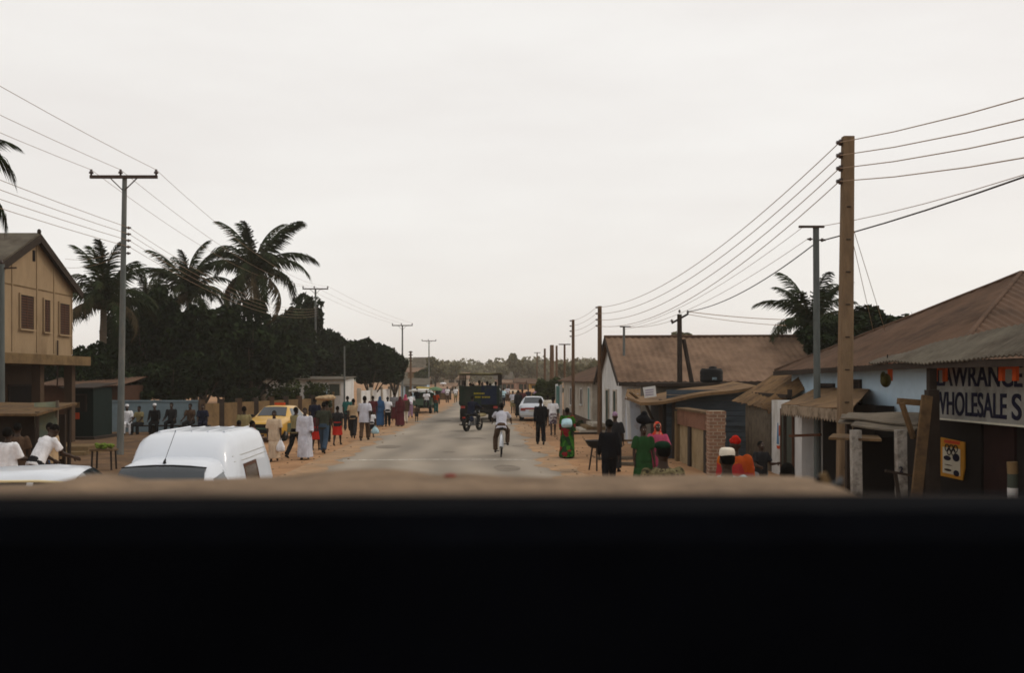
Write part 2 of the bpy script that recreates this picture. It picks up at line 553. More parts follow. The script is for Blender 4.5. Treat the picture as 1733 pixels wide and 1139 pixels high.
# ------------------------------------------------------------------ people
class Pose:
    """joints of a 1.75 m figure facing -Y, feet on z = 0; angles in degrees, forward positive"""
    def __init__(s, thigh=(0, 0), knee=(0, 0), arm=(0, 0), elbow=(8, 8), out=(9, 9), lean=0, head=0, splay=0, seat=None, stance=0.09):
        s.J = {}
        hipz = 0.93
        for i, sx in enumerate((-1, 1)):
            a, k = R(thigh[i]), R(thigh[i] - knee[i])
            sp = R(splay)
            h = V((sx * 0.09, 0, hipz))
            kn = h + V((sx * math.sin(sp) * 0.43, -math.sin(a) * 0.43 * math.cos(sp), -math.cos(a) * 0.43))
            an = kn + V((0, -math.sin(k) * 0.42, -math.cos(k) * 0.42))
            toe = an + V((sx * 0.02, -0.15, -0.055)) if k > -R(35) else an + V((0, -0.11, -0.12))
            s.J['hip%d' % i], s.J['knee%d' % i], s.J['ank%d' % i], s.J['toe%d' % i] = h, kn, an, toe
        dz = -min(s.J['ank%d' % i].z - 0.075 for i in (0, 1)) if seat is None else seat - (hipz - 0.10)
        s.dz = dz
        for k in list(s.J):
            s.J[k] = s.J[k] + V((0, 0, dz))
        t = R(lean)
        s.pel = V((0, 0, hipz + dz))
        s.RT = Matrix.Rotation(t, 3, 'X')
        s.RH = Matrix.Rotation(R(lean - head), 3, 'X')
        s.neck = s.T(0, 0.005, 1.51)
        for i, sx in enumerate((-1, 1)):
            sh = s.T(sx * 0.175, 0, 1.415)
            b, o, e = R(arm[i]), R(out[i]), R(arm[i] + elbow[i])
            el = sh + V((sx * math.sin(o) * 0.28, -math.sin(b) * 0.28 * math.cos(o), -math.cos(b) * math.cos(o) * 0.28))
            o2 = o * 0.5
            fd = V((sx * math.sin(o2) * 0.3, -math.sin(e), -math.cos(e))).normalized()
            wr = el + fd * 0.25
            s.J['sh%d' % i], s.J['el%d' % i], s.J['wr%d' % i], s.J['fd%d' % i] = sh, el, wr, fd

    def T(s, x, y, z):
        """torso point given in the upright figure"""
        return s.pel + s.RT @ V((x, y, z - 0.93))

    def H(s, x, y, z):
        """head point given in the upright figure"""
        return s.neck + s.RH @ V((x, y - 0.005, z - 1.51))


def ering(P, z, rx, ry, n=16, cy=0.0, f=None):
    f = f or P.T
    return [f(rx * math.cos(2 * math.pi * k / n), cy + ry * math.sin(2 * math.pi * k / n), z) for k in range(n)]


def limb(mb, pts, rads, n=10, ends=(True, True)):
    mb.tube(pts, rads, n)
    for i, (p, r) in enumerate(zip(pts, rads)):
        if (i == 0 and not ends[0]) or (i == len(pts) - 1 and not ends[1]):
            continue
        mb.ell(p, (r, r, r), 10, 6)


def body_mesh(P):
    J = P.J
    mb = MB()
    mb.loft([ering(P, z, rx, ry, cy=cy) for z, rx, ry, cy in (
        (0.84, 0.10, 0.085, 0.01), (0.90, 0.155, 0.11, 0.01), (0.97, 0.162, 0.115, 0.012), (1.08, 0.135, 0.095, 0), (1.20, 0.145, 0.102, -0.004),
        (1.31, 0.165, 0.112, -0.005), (1.39, 0.168, 0.10, 0), (1.435, 0.125, 0.082, 0.004), (1.475, 0.07, 0.062, 0.005), (1.50, 0.055, 0.057, 0.004))])
    mb.tube([P.T(0, 0.01, 1.46), P.H(0, 0.006, 1.52), P.H(0, 0.0, 1.60)], [0.062, 0.054, 0.052], 12)
    M3 = P.RH
    mb.ell(P.H(0, 0.008, 1.645), (0.073, 0.092, 0.105), 16, 12, M=M3)
    mb.ell(P.H(0, -0.034, 1.583), (0.053, 0.060, 0.062), 12, 8, M=M3)
    mb.ell(P.H(0, -0.088, 1.612), (0.016, 0.020, 0.016), 8, 6, M=M3)
    mb.ell(P.H(0, -0.078, 1.638), (0.009, 0.013, 0.024), 8, 6, M=M3)
    mb.ell(P.H(0, -0.085, 1.572), (0.025, 0.013, 0.012), 8, 6, M=M3)
    mb.ell(P.H(0, -0.066, 1.667), (0.052, 0.022, 0.012), 10, 6, M=M3)
    for sx in (-1, 1):
        mb.ell(P.H(sx * 0.074, 0.012, 1.628), (0.012, 0.021, 0.032), 8, 6, M=M3)
        mb.ell(P.H(sx * 0.030, -0.070, 1.645), (0.0145, 0.013, 0.0115), 8, 6, M=M3)
    for i, sx in enumerate((-1, 1)):
        sh, el, wr, fd = (J[k + str(i)] for k in ('sh', 'el', 'wr', 'fd'))
        mid = sh.lerp(el, 0.45)
        limb(mb, [sh, mid, el], [0.056, 0.048, 0.038])
        limb(mb, [el, el.lerp(wr, 0.35), wr], [0.038, 0.040, 0.026])
        side = V((0, 1, 0)) if abs(fd.y) < 0.8 else V((0, 0, 1))
        side = (side - fd * side.dot(fd)).normalized()          # across the palm; the thumb sits towards -side (forward)
        nrm = fd.cross(side).normalized() * sx                   # palm faces the thigh
        B = Matrix((side, nrm, fd)).transposed()
        mb.ell(wr + fd * 0.048, (0.040, 0.016, 0.056), 12, 8, M=B)
        for q, (off, ln) in enumerate(((-0.030, 0.068), (-0.010, 0.078), (0.010, 0.073), (0.029, 0.056))):
            b0 = wr + fd * 0.088 + side * off
            d1 = (fd - nrm * 0.18 * sx * sx).normalized()
            k1 = b0 + d1 * ln * 0.5
            d2 = (fd - nrm * 0.6).normalized()
            mb.tube([b0 - fd * 0.02, k1, k1 + d2 * ln * 0.5], [0.0098, 0.0092, 0.0075], 6)
        t0 = wr + fd * 0.025 - side * 0.028
        t1 = t0 + (fd * 0.6 - side * 0.75 - nrm * 0.2).normalized() * 0.034
        mb.tube([t0, t1, t1 + (fd - side * 0.25 - nrm * 0.25).normalized() * 0.034], [0.014, 0.0115, 0.0085], 6)
        h, kn, an, toe = (J[k + str(i)] for k in ('hip', 'knee', 'ank', 'toe'))
        limb(mb, [h + V((0, 0, 0.02)), h.lerp(kn, 0.4), kn], [0.090, 0.079, 0.053])
        limb(mb, [kn, kn.lerp(an, 0.33) + V((0, 0.015, 0)), kn.lerp(an, 0.75), an], [0.052, 0.056, 0.037, 0.036])
        heel = an + V((0, 0.035, -0.035))
        limb(mb, [heel, an.lerp(toe, 0.55) + V((0, 0, 0.0)), toe], [0.036, 0.042, 0.028])
    me = remesh(mb, 0.0105, 2)
    for n_ in ('skin', 'eye', 'lip', 'shoe'):
        me.materials.append(M[n_])
    eyes = [P.H(sx * 0.030, -0.083, 1.645) for sx in (-1, 1)]
    mouth = P.H(0, -0.098, 1.572)
    feet = [(J['ank%d' % i], J['toe%d' % i]) for i in (0, 1)]
    for p in me.polygons:
        c = p.center
        if any((c - e).length < 0.0115 for e in eyes):
            p.material_index = 1
        elif (c - mouth).length < 0.021 and abs((P.RH.transposed() @ (c - mouth)).z) < 0.010:
            p.material_index = 2
        else:
            for an, toe in feet:
                if c.z < an.z - 0.005 and (c - an.lerp(toe, 0.4)).length < 0.17:
                    p.material_index = 3
    return me


def leg_at(P, i, z):
    a, b, c = P.J['hip%d' % i], P.J['knee%d' % i], P.J['ank%d' % i]
    if z >= b.z:
        t = (a.z - z) / max(a.z - b.z, 1e-3)
        return a.lerp(b, max(0, min(1, t)))
    t = (b.z - z) / max(b.z - c.z, 1e-3)
    return b.lerp(c, max(0, min(1, t)))


def garment_mesh(P, kind):
    J = P.J
    mb = MB()
    wr_, vox = 0.013, 0.0175

    def torso(z0, infl=0.018, flare=0.0):
        rows = [(z0, 0.165 + flare, 0.12 + flare), (0.97, 0.165 + flare * 0.7, 0.118 + flare * 0.6), (1.08, 0.150 + flare * 0.5, 0.106 + flare * 0.4),
                (1.20, 0.152 + flare * 0.3, 0.108 + flare * 0.2), (1.31, 0.163, 0.114), (1.39, 0.157, 0.100), (1.44, 0.115, 0.082), (1.475, 0.066, 0.062)]
        mb.loft([ering(P, z, rx + infl, ry + infl) for z, rx, ry in rows])

    def sleeve(frac, r0=0.072, r1=0.070, fl=0.0):
        for i in (0, 1):
            sh, el, wr = J['sh%d' % i], J['el%d' % i], J['wr%d' % i]
            if frac <= 1:
                limb(mb, [sh, sh.lerp(el, frac)], [r0, r1], 12, (True, False))
            else:
                e2 = el.lerp(wr, frac - 1)
                limb(mb, [sh, el, e2], [r0, 0.058 + fl * 0.5, 0.046 + fl], 12, (True, False))

    def legs(frac, r=(0.104, 0.084, 0.072)):
        mb.loft([ering(P, z, rx, ry, cy=0.01) for z, rx, ry in ((0.86, 0.14, 0.11), (0.92, 0.175, 0.132), (1.0, 0.172, 0.128), (1.05, 0.158, 0.115))])
        for i in (0, 1):
            h, kn, an = J['hip%d' % i], J['knee%d' % i], J['ank%d' % i]
            if frac <= 1:
                limb(mb, [h, h.lerp(kn, frac)], [r[0], r[1] + 0.012], 12, (True, False))
            else:
                limb(mb, [h, kn, kn.lerp(an, frac - 1)], list(r), 12, (True, False))

    def skirt(zh, pad0=0.0, pad1=0.03, zt=1.07):
        rings = []
        nz = 9
        for q in range(nz + 1):
            t = q / nz
            z = zt + (zh - zt) * t
            zz = z + P.dz
            if z > 0.93:
                rings.append(ering(P, z, 0.172 + pad0 * t, 0.128 + pad0 * t))
            else:
                a, b = leg_at(P, 0, zz), leg_at(P, 1, zz)
                c = (a + b) / 2
                rx = abs(a.x - b.x) / 2 + 0.095 + pad0 + pad1 * t
                ry = abs(a.y - b.y) / 2 + 0.105 + pad0 + pad1 * t
                ring = []
                for k in range(20):
                    an = 2 * math.pi * k / 20
                    f = 1 + 0.05 * t * math.sin(an * 5 + 1.0)
                    ring.append(V((c.x + rx * f * math.cos(an), c.y + ry * f * math.sin(an), zz)))
                rings.append(ring)
        rings = [r if len(r) == 20 else None for r in rings]
        top = [V((0.172 * math.cos(2 * math.pi * k / 20), 0.13 * math.sin(2 * math.pi * k / 20), 0)) for k in range(20)]
        out = []
        for q, r in enumerate(rings):
            if r is None:
                z = zt + (zh - zt) * q / nz
                r = [P.T(p.x, p.y, z) for p in top]
            out.append(r)
        mb.loft(out)

    if kind == 'tshirt':
        torso(0.86); sleeve(0.74, 0.066, 0.076)
    elif kind == 'vest':
        torso(0.88)
    elif kind == 'shirt':
        torso(0.85, 0.022); sleeve(1.92, 0.068)
    elif kind == 'tunic':
        torso(0.74, 0.026, 0.03); sleeve(0.95, 0.070, 0.084)
    elif kind == 'trousers':
        legs(1.96)
    elif kind == 'shorts':
        legs(0.92)
    elif kind == 'skirt':
        skirt(0.50)
    elif kind == 'wrap':
        skirt(0.13, 0.0, 0.015)
    elif kind == 'dress':
        torso(0.9, 0.02, 0.02); sleeve(0.8, 0.078, 0.088); skirt(0.42, 0.015, 0.05)
    elif kind == 'gown':
        torso(0.86, 0.03, 0.03); sleeve(1.8, 0.085, 0.09, 0.035); skirt(0.10, 0.03, 0.05)
    elif kind == 'robe':                                   # robe and veil falling from the head
        torso(0.86, 0.035, 0.04); sleeve(1.6, 0.09, 0.09, 0.05); skirt(0.09, 0.04, 0.05)
        mb.ell(P.H(0, 0.028, 1.645), (0.095, 0.098, 0.125), 14, 10, M=P.RH)
        mb.loft([ering(P, z, rx, ry, cy=cy) for z, rx, ry, cy in ((1.15, 0.21, 0.15, 0.04), (1.36, 0.215, 0.14, 0.03), (1.46, 0.15, 0.11, 0.03), (1.60, 0.085, 0.085, 0.03))])
    elif kind == 'scarf':
        vox = 0.012
        mb.ell(P.H(0, 0.026, 1.652), (0.092, 0.096, 0.118), 14, 10, M=P.RH)
        mb.loft([[P.H(rx * math.cos(2 * math.pi * k / 14), cy + ry * math.sin(2 * math.pi * k / 14), z) for k in range(14)]
                 for z, rx, ry, cy in ((1.40, 0.165, 0.115, 0.02), (1.46, 0.14, 0.11, 0.02), (1.53, 0.085, 0.085, 0.025), (1.62, 0.082, 0.08, 0.03))])
    elif kind == 'headwrap':
        vox = 0.012
        mb.ell(P.H(0, 0.022, 1.700), (0.088, 0.105, 0.066), 14, 10, M=P.RH)
        mb.ell(P.H(0.0, 0.075, 1.735), (0.06, 0.055, 0.055), 12, 8, M=P.RH)
    elif kind == 'cap':
        vox, wr_ = 0.009, 0.0
        mb.loft([[P.H(rx * math.cos(2 * math.pi * k / 16), 0.01 + ry * math.sin(2 * math.pi * k / 16), z) for k in range(16)]
                 for z, rx, ry in ((1.680, 0.082, 0.098), (1.72, 0.082, 0.098), (1.757, 0.074, 0.088), (1.77, 0.05, 0.06))])
    elif kind == 'beret':
        vox, wr_ = 0.009, 0.0
        mb.ell(P.H(0.008, 0.018, 1.715), (0.092, 0.108, 0.052), 16, 10, M=P.RH)
    elif kind == 'hair':
        vox, wr_ = 0.009, 0.0
        mb.ell(P.H(0, 0.022, 1.663), (0.079, 0.093, 0.098), 16, 12, M=P.RH)
    elif kind == 'hair_full':
        vox, wr_ = 0.010, 0.004
        mb.ell(P.H(0, 0.028, 1.680), (0.098, 0.105, 0.108), 16, 12, M=P.RH)
    elif kind == 'sling':                                   # cloth tied round the back with a baby-sized bulge
        mb.loft([ering(P, z, rx, ry, cy=cy) for z, rx, ry, cy in ((1.07, 0.15, 0.12, 0.02), (1.11, 0.185, 0.165, 0.05), (1.18, 0.20, 0.20, 0.075), (1.26, 0.19, 0.19, 0.07), (1.33, 0.18, 0.16, 0.04), (1.38, 0.15, 0.12, 0.02))])
    me = remesh(mb, vox, 1, wr_)
    me.materials.append(M['hair'])
    return me


POSES = {
    'stand': dict(thigh=(3, -3), knee=(2, 2), arm=(4, -3), elbow=(12, 10)),
    'walk': dict(thigh=(24, -14), knee=(10, 22), arm=(-20, 22), elbow=(14, 24), lean=3),
    'walk2': dict(thigh=(-15, 20), knee=(24, 8), arm=(18, -18), elbow=(20, 12), lean=2),
    'stride': dict(thigh=(12, -8), knee=(8, 12), arm=(-8, 10), elbow=(10, 16), lean=2),
    'sit': dict(thigh=(84, 80), knee=(84, 80), arm=(22, 26), elbow=(42, 38), lean=7, head=2, splay=6, seat=0.44),
    'bend': dict(thigh=(12, 2), knee=(10, 8), arm=(30, 14), elbow=(40, 46), lean=32, head=-12),
    'hold': dict(thigh=(4, -2), knee=(4, 4), arm=(14, 20), elbow=(68, 78), out=(12, 12)),
    'cycle': dict(thigh=(72, 34), knee=(80, 42), arm=(48, 48), elbow=(14, 14), out=(24, 24), lean=26, head=20, splay=14, seat=0.86),
    'moto': dict(thigh=(66, 66), knee=(84, 84), arm=(52, 52), elbow=(20, 20), out=(20, 20), lean=14, head=12, splay=16, seat=0.76),
    'headload': dict(thigh=(6, -6), knee=(4, 8), arm=(-4, 6), elbow=(12, 14), out=(10, 10)),
}
PC, BC, GC = {}, {}, {}


def pose(k):
    if k not in PC:
        PC[k] = Pose(**POSES[k])
    return PC[k]


def person(label, loc, H, rz, pk, wear, skin='skin', group=None, hair='hair'):
    """wear: list of (garment kind, part name, material)"""
    P = pose(pk)
    k = H / 1.75
    r = thing('person', label, 'person', loc, R(rz), group, k)
    if pk not in BC:
        BC[pk] = body_mesh(P)
    place('body', BC[pk], r, [M[skin], M['eye'], M['lip'], M['shoe']])
    if hair:
        wear = list(wear) + [(hair, 'hair', M['hair'])]
    for kind, nm, mt in wear:
        key = (pk, kind)
        if key not in GC:
            GC[key] = garment_mesh(P, kind)
        place(nm, GC[key], r, [mt])
    return r


# ------------------------------------------------------------------ plants
def leaf_cloud(blobs, n, size, seed, droop=0.25, mats=1):
    """leaf-sized quads spread through lumpy blobs (x, y, z, rx, ry, rz)"""
    rnd = random.Random(seed)
    mb = MB()
    wts = [b[3] * b[4] * b[5] for b in blobs]
    for _ in range(n):
        x, y, z, rx, ry, rz = rnd.choices(blobs, wts)[0]
        while True:
            p = V((rnd.uniform(-1, 1), rnd.uniform(-1, 1), rnd.uniform(-1, 1)))
            if 0.25 < p.length < 1:
                break
        p = p.normalized() * (p.length ** 0.6)
        c = V((x + p.x * rx, y + p.y * ry, z + p.z * rz))
        c += noise.noise_vector(c * 0.8) * 0.35
        s = size * rnd.uniform(0.55, 1.3)
        d = V((p.x + rnd.gauss(0, 0.6), p.y + rnd.gauss(0, 0.6), -droop + rnd.gauss(0, 0.5))).normalized()
        u = d.cross(V((rnd.gauss(0, 1), rnd.gauss(0, 1), rnd.gauss(0, 1)))).normalized()
        w = s * 0.30
        nrm = d.cross(u)
        a, b_, e = c - d * s * 0.5, c + nrm * s * 0.05, c + d * s * 0.5
        mb.add([a, b_ + u * w, e, b_ - u * w], [(0, 1, 2, 3)], rnd.randrange(mats))
    return mb


def crown_blobs(seed, w=1.0, h=1.0, n=13):
    rnd = random.Random(seed)
    out = [(0, 0, 0, 0.62 * w, 0.62 * w, 0.55 * h)]
    for i in range(n):
        a = rnd.uniform(0, 6.28)
        e = rnd.uniform(-0.5, 0.95)
        q = rnd.uniform(0.5, 0.78)
        r = rnd.uniform(0.22, 0.40)
        out.append((math.cos(a) * q * w * math.sqrt(1 - 0.6 * e * e), math.sin(a) * q * w * math.sqrt(1 - 0.6 * e * e), e * q * h, r * w, r * w, r * h * 0.9))
    return out


CROWNS = {}


def crown_mesh(var, n, size, mk):
    key = (var, n, size, mk)
    if key not in CROWNS:
        b = [(x * 3, y * 3, z * 3, rx * 3, ry * 3, rz * 3) for x, y, z, rx, ry, rz in crown_blobs(100 + var)]
        CROWNS[key] = leaf_cloud(b, n, size, var).mesh('crown', [M[mk]])
    return CROWNS[key]


def tree(name, label, px, py_top, py_bot, wpx, d, mk='leaf', var=0, n=5200, size=0.42, group=None, lean=0.0):
    """crown spans py_top..py_bot and wpx in the photo at distance d; trunk and limbs reach the ground"""
    k = d / S
    top, bot = HC + (HY - py_top) * k, HC + (HY - py_bot) * k
    cz, hh, hw = (top + bot) / 2, (top - bot) / 2, wpx * k / 2
    r = thing(name, label, 'tree', G(px, d), random.uniform(0, 6.28), group)
    rt = max(0.10, 0.026 * top)
    t = MB()
    t.tube([(0, 0, -0.1), (lean * 0.3, 0.05, bot * 0.5), (lean, 0.0, bot), (lean * 0.6, 0.1, cz + hh * 0.3)], [rt * 1.3, rt, rt * 0.8, rt * 0.3], 9)
    rnd = random.Random(var * 13 + int(px))
    for i in range(7):
        a = i * 0.9 + rnd.random()
        b0 = V((lean * 0.9, 0, bot * rnd.uniform(0.7, 1.0)))
        e = V((math.cos(a) * hw * 0.7, math.sin(a) * hw * 0.7, cz + hh * rnd.uniform(-0.4, 0.5)))
        t.tube([b0, b0.lerp(e, 0.5) + V((0, 0, hh * 0.12)), e], [rt * 0.5, rt * 0.3, rt * 0.1], 6)
    t.build('trunk', M['trunk'], r, False)
    c = place('crown', crown_mesh(var, n, size, mk), r)
    c.location = (0, 0, cz)
    c.scale = (hw / 3, hw / 3, hh / 3)
    return r


FR = {}


def frond_mesh(var, L=3.6):
    """one palm frond: a drooping midrib with two rows of hanging leaflets, growing along +X"""
    rnd = random.Random(40 + var)
    mb = MB()
    dr = (0.75, 1.15, 1.5, 1.75)[var % 4]
    pts = []
    p = V((0, 0, 0))
    n = 30
    for i in range(n + 1):
        t = i / n
        a = 0.22 - dr * t ** 1.6 * 1.2 - 0.15 * t
        pts.append(p.copy())
        p = p + V((math.cos(a), 0, math.sin(a))) * (L / n)
    mb.tube(pts[::2], [0.045 * (1 - 0.85 * i / 15) for i in range(16)], 5)
    for i in range(2, n + 1):
        t = i / n
        for q in range(2):
            o = pts[i - 1].lerp(pts[i], q * 0.5)
            tan = (pts[i] - pts[i - 1]).normalized()
            for sy in (-1, 1):
                ll = (0.92 * math.sin((0.14 + 0.78 * t) * math.pi) ** 0.6 + 0.08) * rnd.uniform(0.75, 1.1)
                dirn = (V((0, sy, 0)) * 0.85 + tan * (0.35 + 0.5 * t) + V((0, 0, rnd.uniform(-1.0, -0.15)))).normalized()
                mid = o + dirn * ll * 0.5
                tip = mid + (dirn + V((0, 0, -1.2 - 0.8 * rnd.random()))).normalized() * ll * 0.5
                w = tan * 0.032
                mb.add([o - w, o + w, mid + w * 1.1, mid - w * 1.1, tip], [(0, 1, 2, 3), (3, 2, 4)])
    return mb.mesh('frond', [M['frond']])


def palm(label, px, py_c, d, seed, trunk_px=None, scale=1.0, nf=22, dead=3, group='coconut palms', base=None, up=True):
    """crown centre at (px, py_c); the trunk foot may stand off to one side"""
    rnd = random.Random(seed)
    c = W(px, py_c, d)
    foot = base or G(trunk_px or px, d)
    r = thing('palm_tree', label, 'palm tree', foot, 0, group)
    top = c - foot
    t = MB()
    pts = []
    for i in range(13):
        q = i / 12
        pts.append(V((top.x * q ** 1.6, top.y * q ** 1.6, -0.1 + (top.z + 0.1) * q)))
    t.tube(pts, [(0.22 - 0.08 * i / 12 + (0.012 if i % 2 else 0)) * max(0.8, scale) for i in range(13)], 10)
    t.build('trunk', M['bark'], r, False)
    for i in range(nf + dead):
        v = (0 if i < nf * 0.28 else 1 if i < nf * 0.55 else 2 if i < nf * 0.85 else 3)
        if v == 0 and not up:
            continue
        if v not in FR:
            FR[v] = frond_mesh(v)
        f = place('frond', FR[v], r, [M['frond_old'] if i >= nf else M['frond']], top)
        el = {0: rnd.uniform(50, 82), 1: rnd.uniform(22, 50), 2: rnd.uniform(-5, 24), 3: rnd.uniform(-40, -10)}[v]
        f.rotation_euler = (rnd.uniform(-0.25, 0.25), -R(el), i * 2.39996 + rnd.uniform(-0.25, 0.25))
        s = 0.9 * scale * rnd.uniform(0.82, 1.12)
        f.scale = (s, s, s)
    nuts = MB()
    for i in range(9):
        a = i * 0.7
        nuts.ell(top + V((math.cos(a) * 0.22, math.sin(a) * 0.22, -0.28 - 0.1 * (i % 2))), (0.13, 0.13, 0.16), 8, 6)
    nuts.build('nut_cluster', M['frond_old'], r, False)
    return r


def bush(label, px, py_top, wpx, d, seed, mk='leaf_mid', n=1600, size=0.22, base=0.0, group=None, name='bush'):
    k = d / S
    h = HC + (HY - py_top) * k - base
    hw = wpx * k / 2
    r = thing(name, label, 'bush', G(px, d, base), 0, group)
    rnd = random.Random(seed)
    bl = [(rnd.uniform(-0.75, 0.75) * hw, rnd.uniform(-0.5, 0.5) * min(hw, 1.5), h * rnd.uniform(0.35, 0.75), hw * 0.38, min(hw, 1.5) * 0.5, h * 0.28) for _ in range(8)]
    bl.append((0, 0, h * 0.4, hw * 0.7, min(hw, 1.5) * 0.6, h * 0.4))
    leaf_cloud(bl, n, size, seed).build('foliage', M[mk], r, False)
    t = MB()
    for i in range(6):
        t.tube([(rnd.uniform(-0.3, 0.3) * hw, 0, -0.05), (rnd.uniform(-0.7, 0.7) * hw, rnd.uniform(-0.3, 0.3), h * 0.8)], [0.035, 0.01], 5)
    t.build('stem', M['trunk'], r, False)
    return r


# ------------------------------------------------------------------ vehicles (local axes: nose towards -Y, wheels on z = 0)
class Shell:
    """car body lofted through cross-sections; st rows: (y, half width low, half width belt, z belt, half width top, z top)"""
    def __init__(s, st, zb=0.24):
        s.st, s.zb = st, zb

    def row(s, y):
        st = s.st
        for a, b in zip(st, st[1:]):
            if a[0] <= y <= b[0]:
                t = (y - a[0]) / max(1e-6, b[0] - a[0])
                return [p + (q - p) * t for p, q in zip(a, b)]
        return list(st[0] if y < st[0][0] else st[-1])

    def section(s, y):
        _, wl, wb, zb, wt, zt = s.row(y)
        b = s.zb
        h = zt - zb
        return [(wl * 0.9, b), (wl, b + 0.06), (wb * 1.005, b + (zb - b) * 0.5), (wb, zb - 0.03), (wb - 0.012, zb + 0.01), (wb + (wt - wb) * 0.5 - 0.0, zb + h * 0.48),
                (wt, zb + h * 0.82), (wt - min(0.05, h * 0.2), zb + h * 0.94), (wt - min(0.14, h * 0.5 + 0.04), zt), (wt * 0.5, zt + 0.012), (0, zt + 0.016)]

    def x_at(s, y, z):
        c = s.section(y)
        for a, b in zip(c, c[1:]):
            if a[1] <= z <= b[1] and b[1] > a[1]:
                return a[0] + (b[0] - a[0]) * (z - a[1]) / (b[1] - a[1])
        return c[3][0]

    def build(s, name, m, parent, sub=6):
        ys = []
        for a, b in zip(s.st, s.st[1:]):
            k = max(1, int((b[0] - a[0]) / 0.18))
            ys += [a[0] + (b[0] - a[0]) * i / k for i in range(k)]
        ys.append(s.st[-1][0])
        rings = []
        for y in ys:
            c = s.section(y)
            rings.append([V((x, y, z)) for x, z in c] + [V((-x, y, z)) for x, z in reversed(c[:-1])])
        mb = MB()
        mb.loft(rings)
        return mb.build(name, m, parent, False)

    def panel(s, name, poly, side, m, parent, out=0.006, n=5, mb=None):
        """patch that follows the body side; poly = 4 corners (y, z)"""
        a, b, c, d = [V((p[0], p[1])) for p in poly]
        own = mb is None
        mb = mb or MB()
        g, h = [], []
        for j in range(n + 1):
            for i in range(n + 1):
                u, v = i / n, j / n
                p = (a * (1 - u) + b * u) * (1 - v) + (d * (1 - u) + c * u) * v
                x = s.x_at(p.x, p.y)
                g.append(V((side * (x + out), p.x, p.y)))
                h.append(V((side * (x - 0.02), p.x, p.y)))
        w = n + 1
        fs = [(j * w + i, j * w + i + 1, (j + 1) * w + i + 1, (j + 1) * w + i) for j in range(n) for i in range(n)]
        if side < 0:
            fs = [tuple(reversed(f)) for f in fs]
        mb.add(g, fs, 0, True)
        rim = list(range(w)) + [j * w + n for j in range(1, w)] + [n * w + i for i in range(n - 1, -1, -1)] + [j * w for j in range(n - 1, 0, -1)]
        q = len(rim)
        mb.add([g[i] for i in rim] + [h[i] for i in rim], [(i, i + q, (i + 1) % q + q, (i + 1) % q) for i in range(q)], 0)
        if own:
            return mb.build(name, m, parent, False)

    def screen(s, name, y0, y1, inset, m, parent, out=0.008, f0=0.06, f1=0.94):
        """front or rear window laid on the sloping loft between stations y0 and y1"""
        mb = MB()
        n, k = 10, 8
        a, b = s.row(y0), s.row(y1)
        g = []
        ta = V((0, y1 - y0, b[5] - a[5])).normalized()
        nr = V((0, -ta.z, ta.y))
        if nr.z < 0:
            nr = -nr
        for j in range(k + 1):
            t = f0 + (f1 - f0) * j / k
            y = y0 + (y1 - y0) * t
            r = s.row(y)
            hw = r[4] - inset - 0.05
            for i in range(n + 1):
                u = -1 + 2 * i / n
                z = r[5] + 0.016 - 0.02 * abs(u) ** 2
                g.append(V((u * hw, y, z)) + nr * (out + 0.004))
        w = n + 1
        fs = [(j * w + i, j * w + i + 1, (j + 1) * w + i + 1, (j + 1) * w + i) for j in range(k) for i in range(n)]
        if y0 > y1:
            fs = [tuple(reversed(f)) for f in fs]
        mb.add(g, fs, 0, True)
        bot = [p - nr * 0.03 for p in g]
        rim = list(range(w)) + [j * w + n for j in range(1, k + 1)] + [k * w + i for i in range(n - 1, -1, -1)] + [j * w for j in range(k - 1, 0, -1)]
        q = len(rim)
        mb.add([g[i] for i in rim] + [bot[i] for i in rim], [(i, i + q, (i + 1) % q + q, (i + 1) % q) for i in range(q)])
        return mb.build(name, m, parent, False)


def wheels(parent, pos, r=0.29, w=0.17):
    for x, y in pos:
        sx = 1 if x > 0 else -1
        t = MB().lathe((x, y, r), [(r * 0.62, -w / 2), (r * 0.93, -w / 2), (r, -w * 0.3), (r, w * 0.3), (r * 0.93, w / 2), (r * 0.62, w / 2)], 'X', 24)
        t = t.build('wheel', M['rubber'], parent, False)
        h = MB().lathe((x + sx * w * 0.42, y, r), [(r * 0.60, -0.03), (r * 0.60, 0.015), (r * 0.5, 0.0), (r * 0.2, 0.02), (r * 0.12, 0.035), (0.01, 0.035)], 'X', 20)
        h.build('rim', M['steel'], t, False)


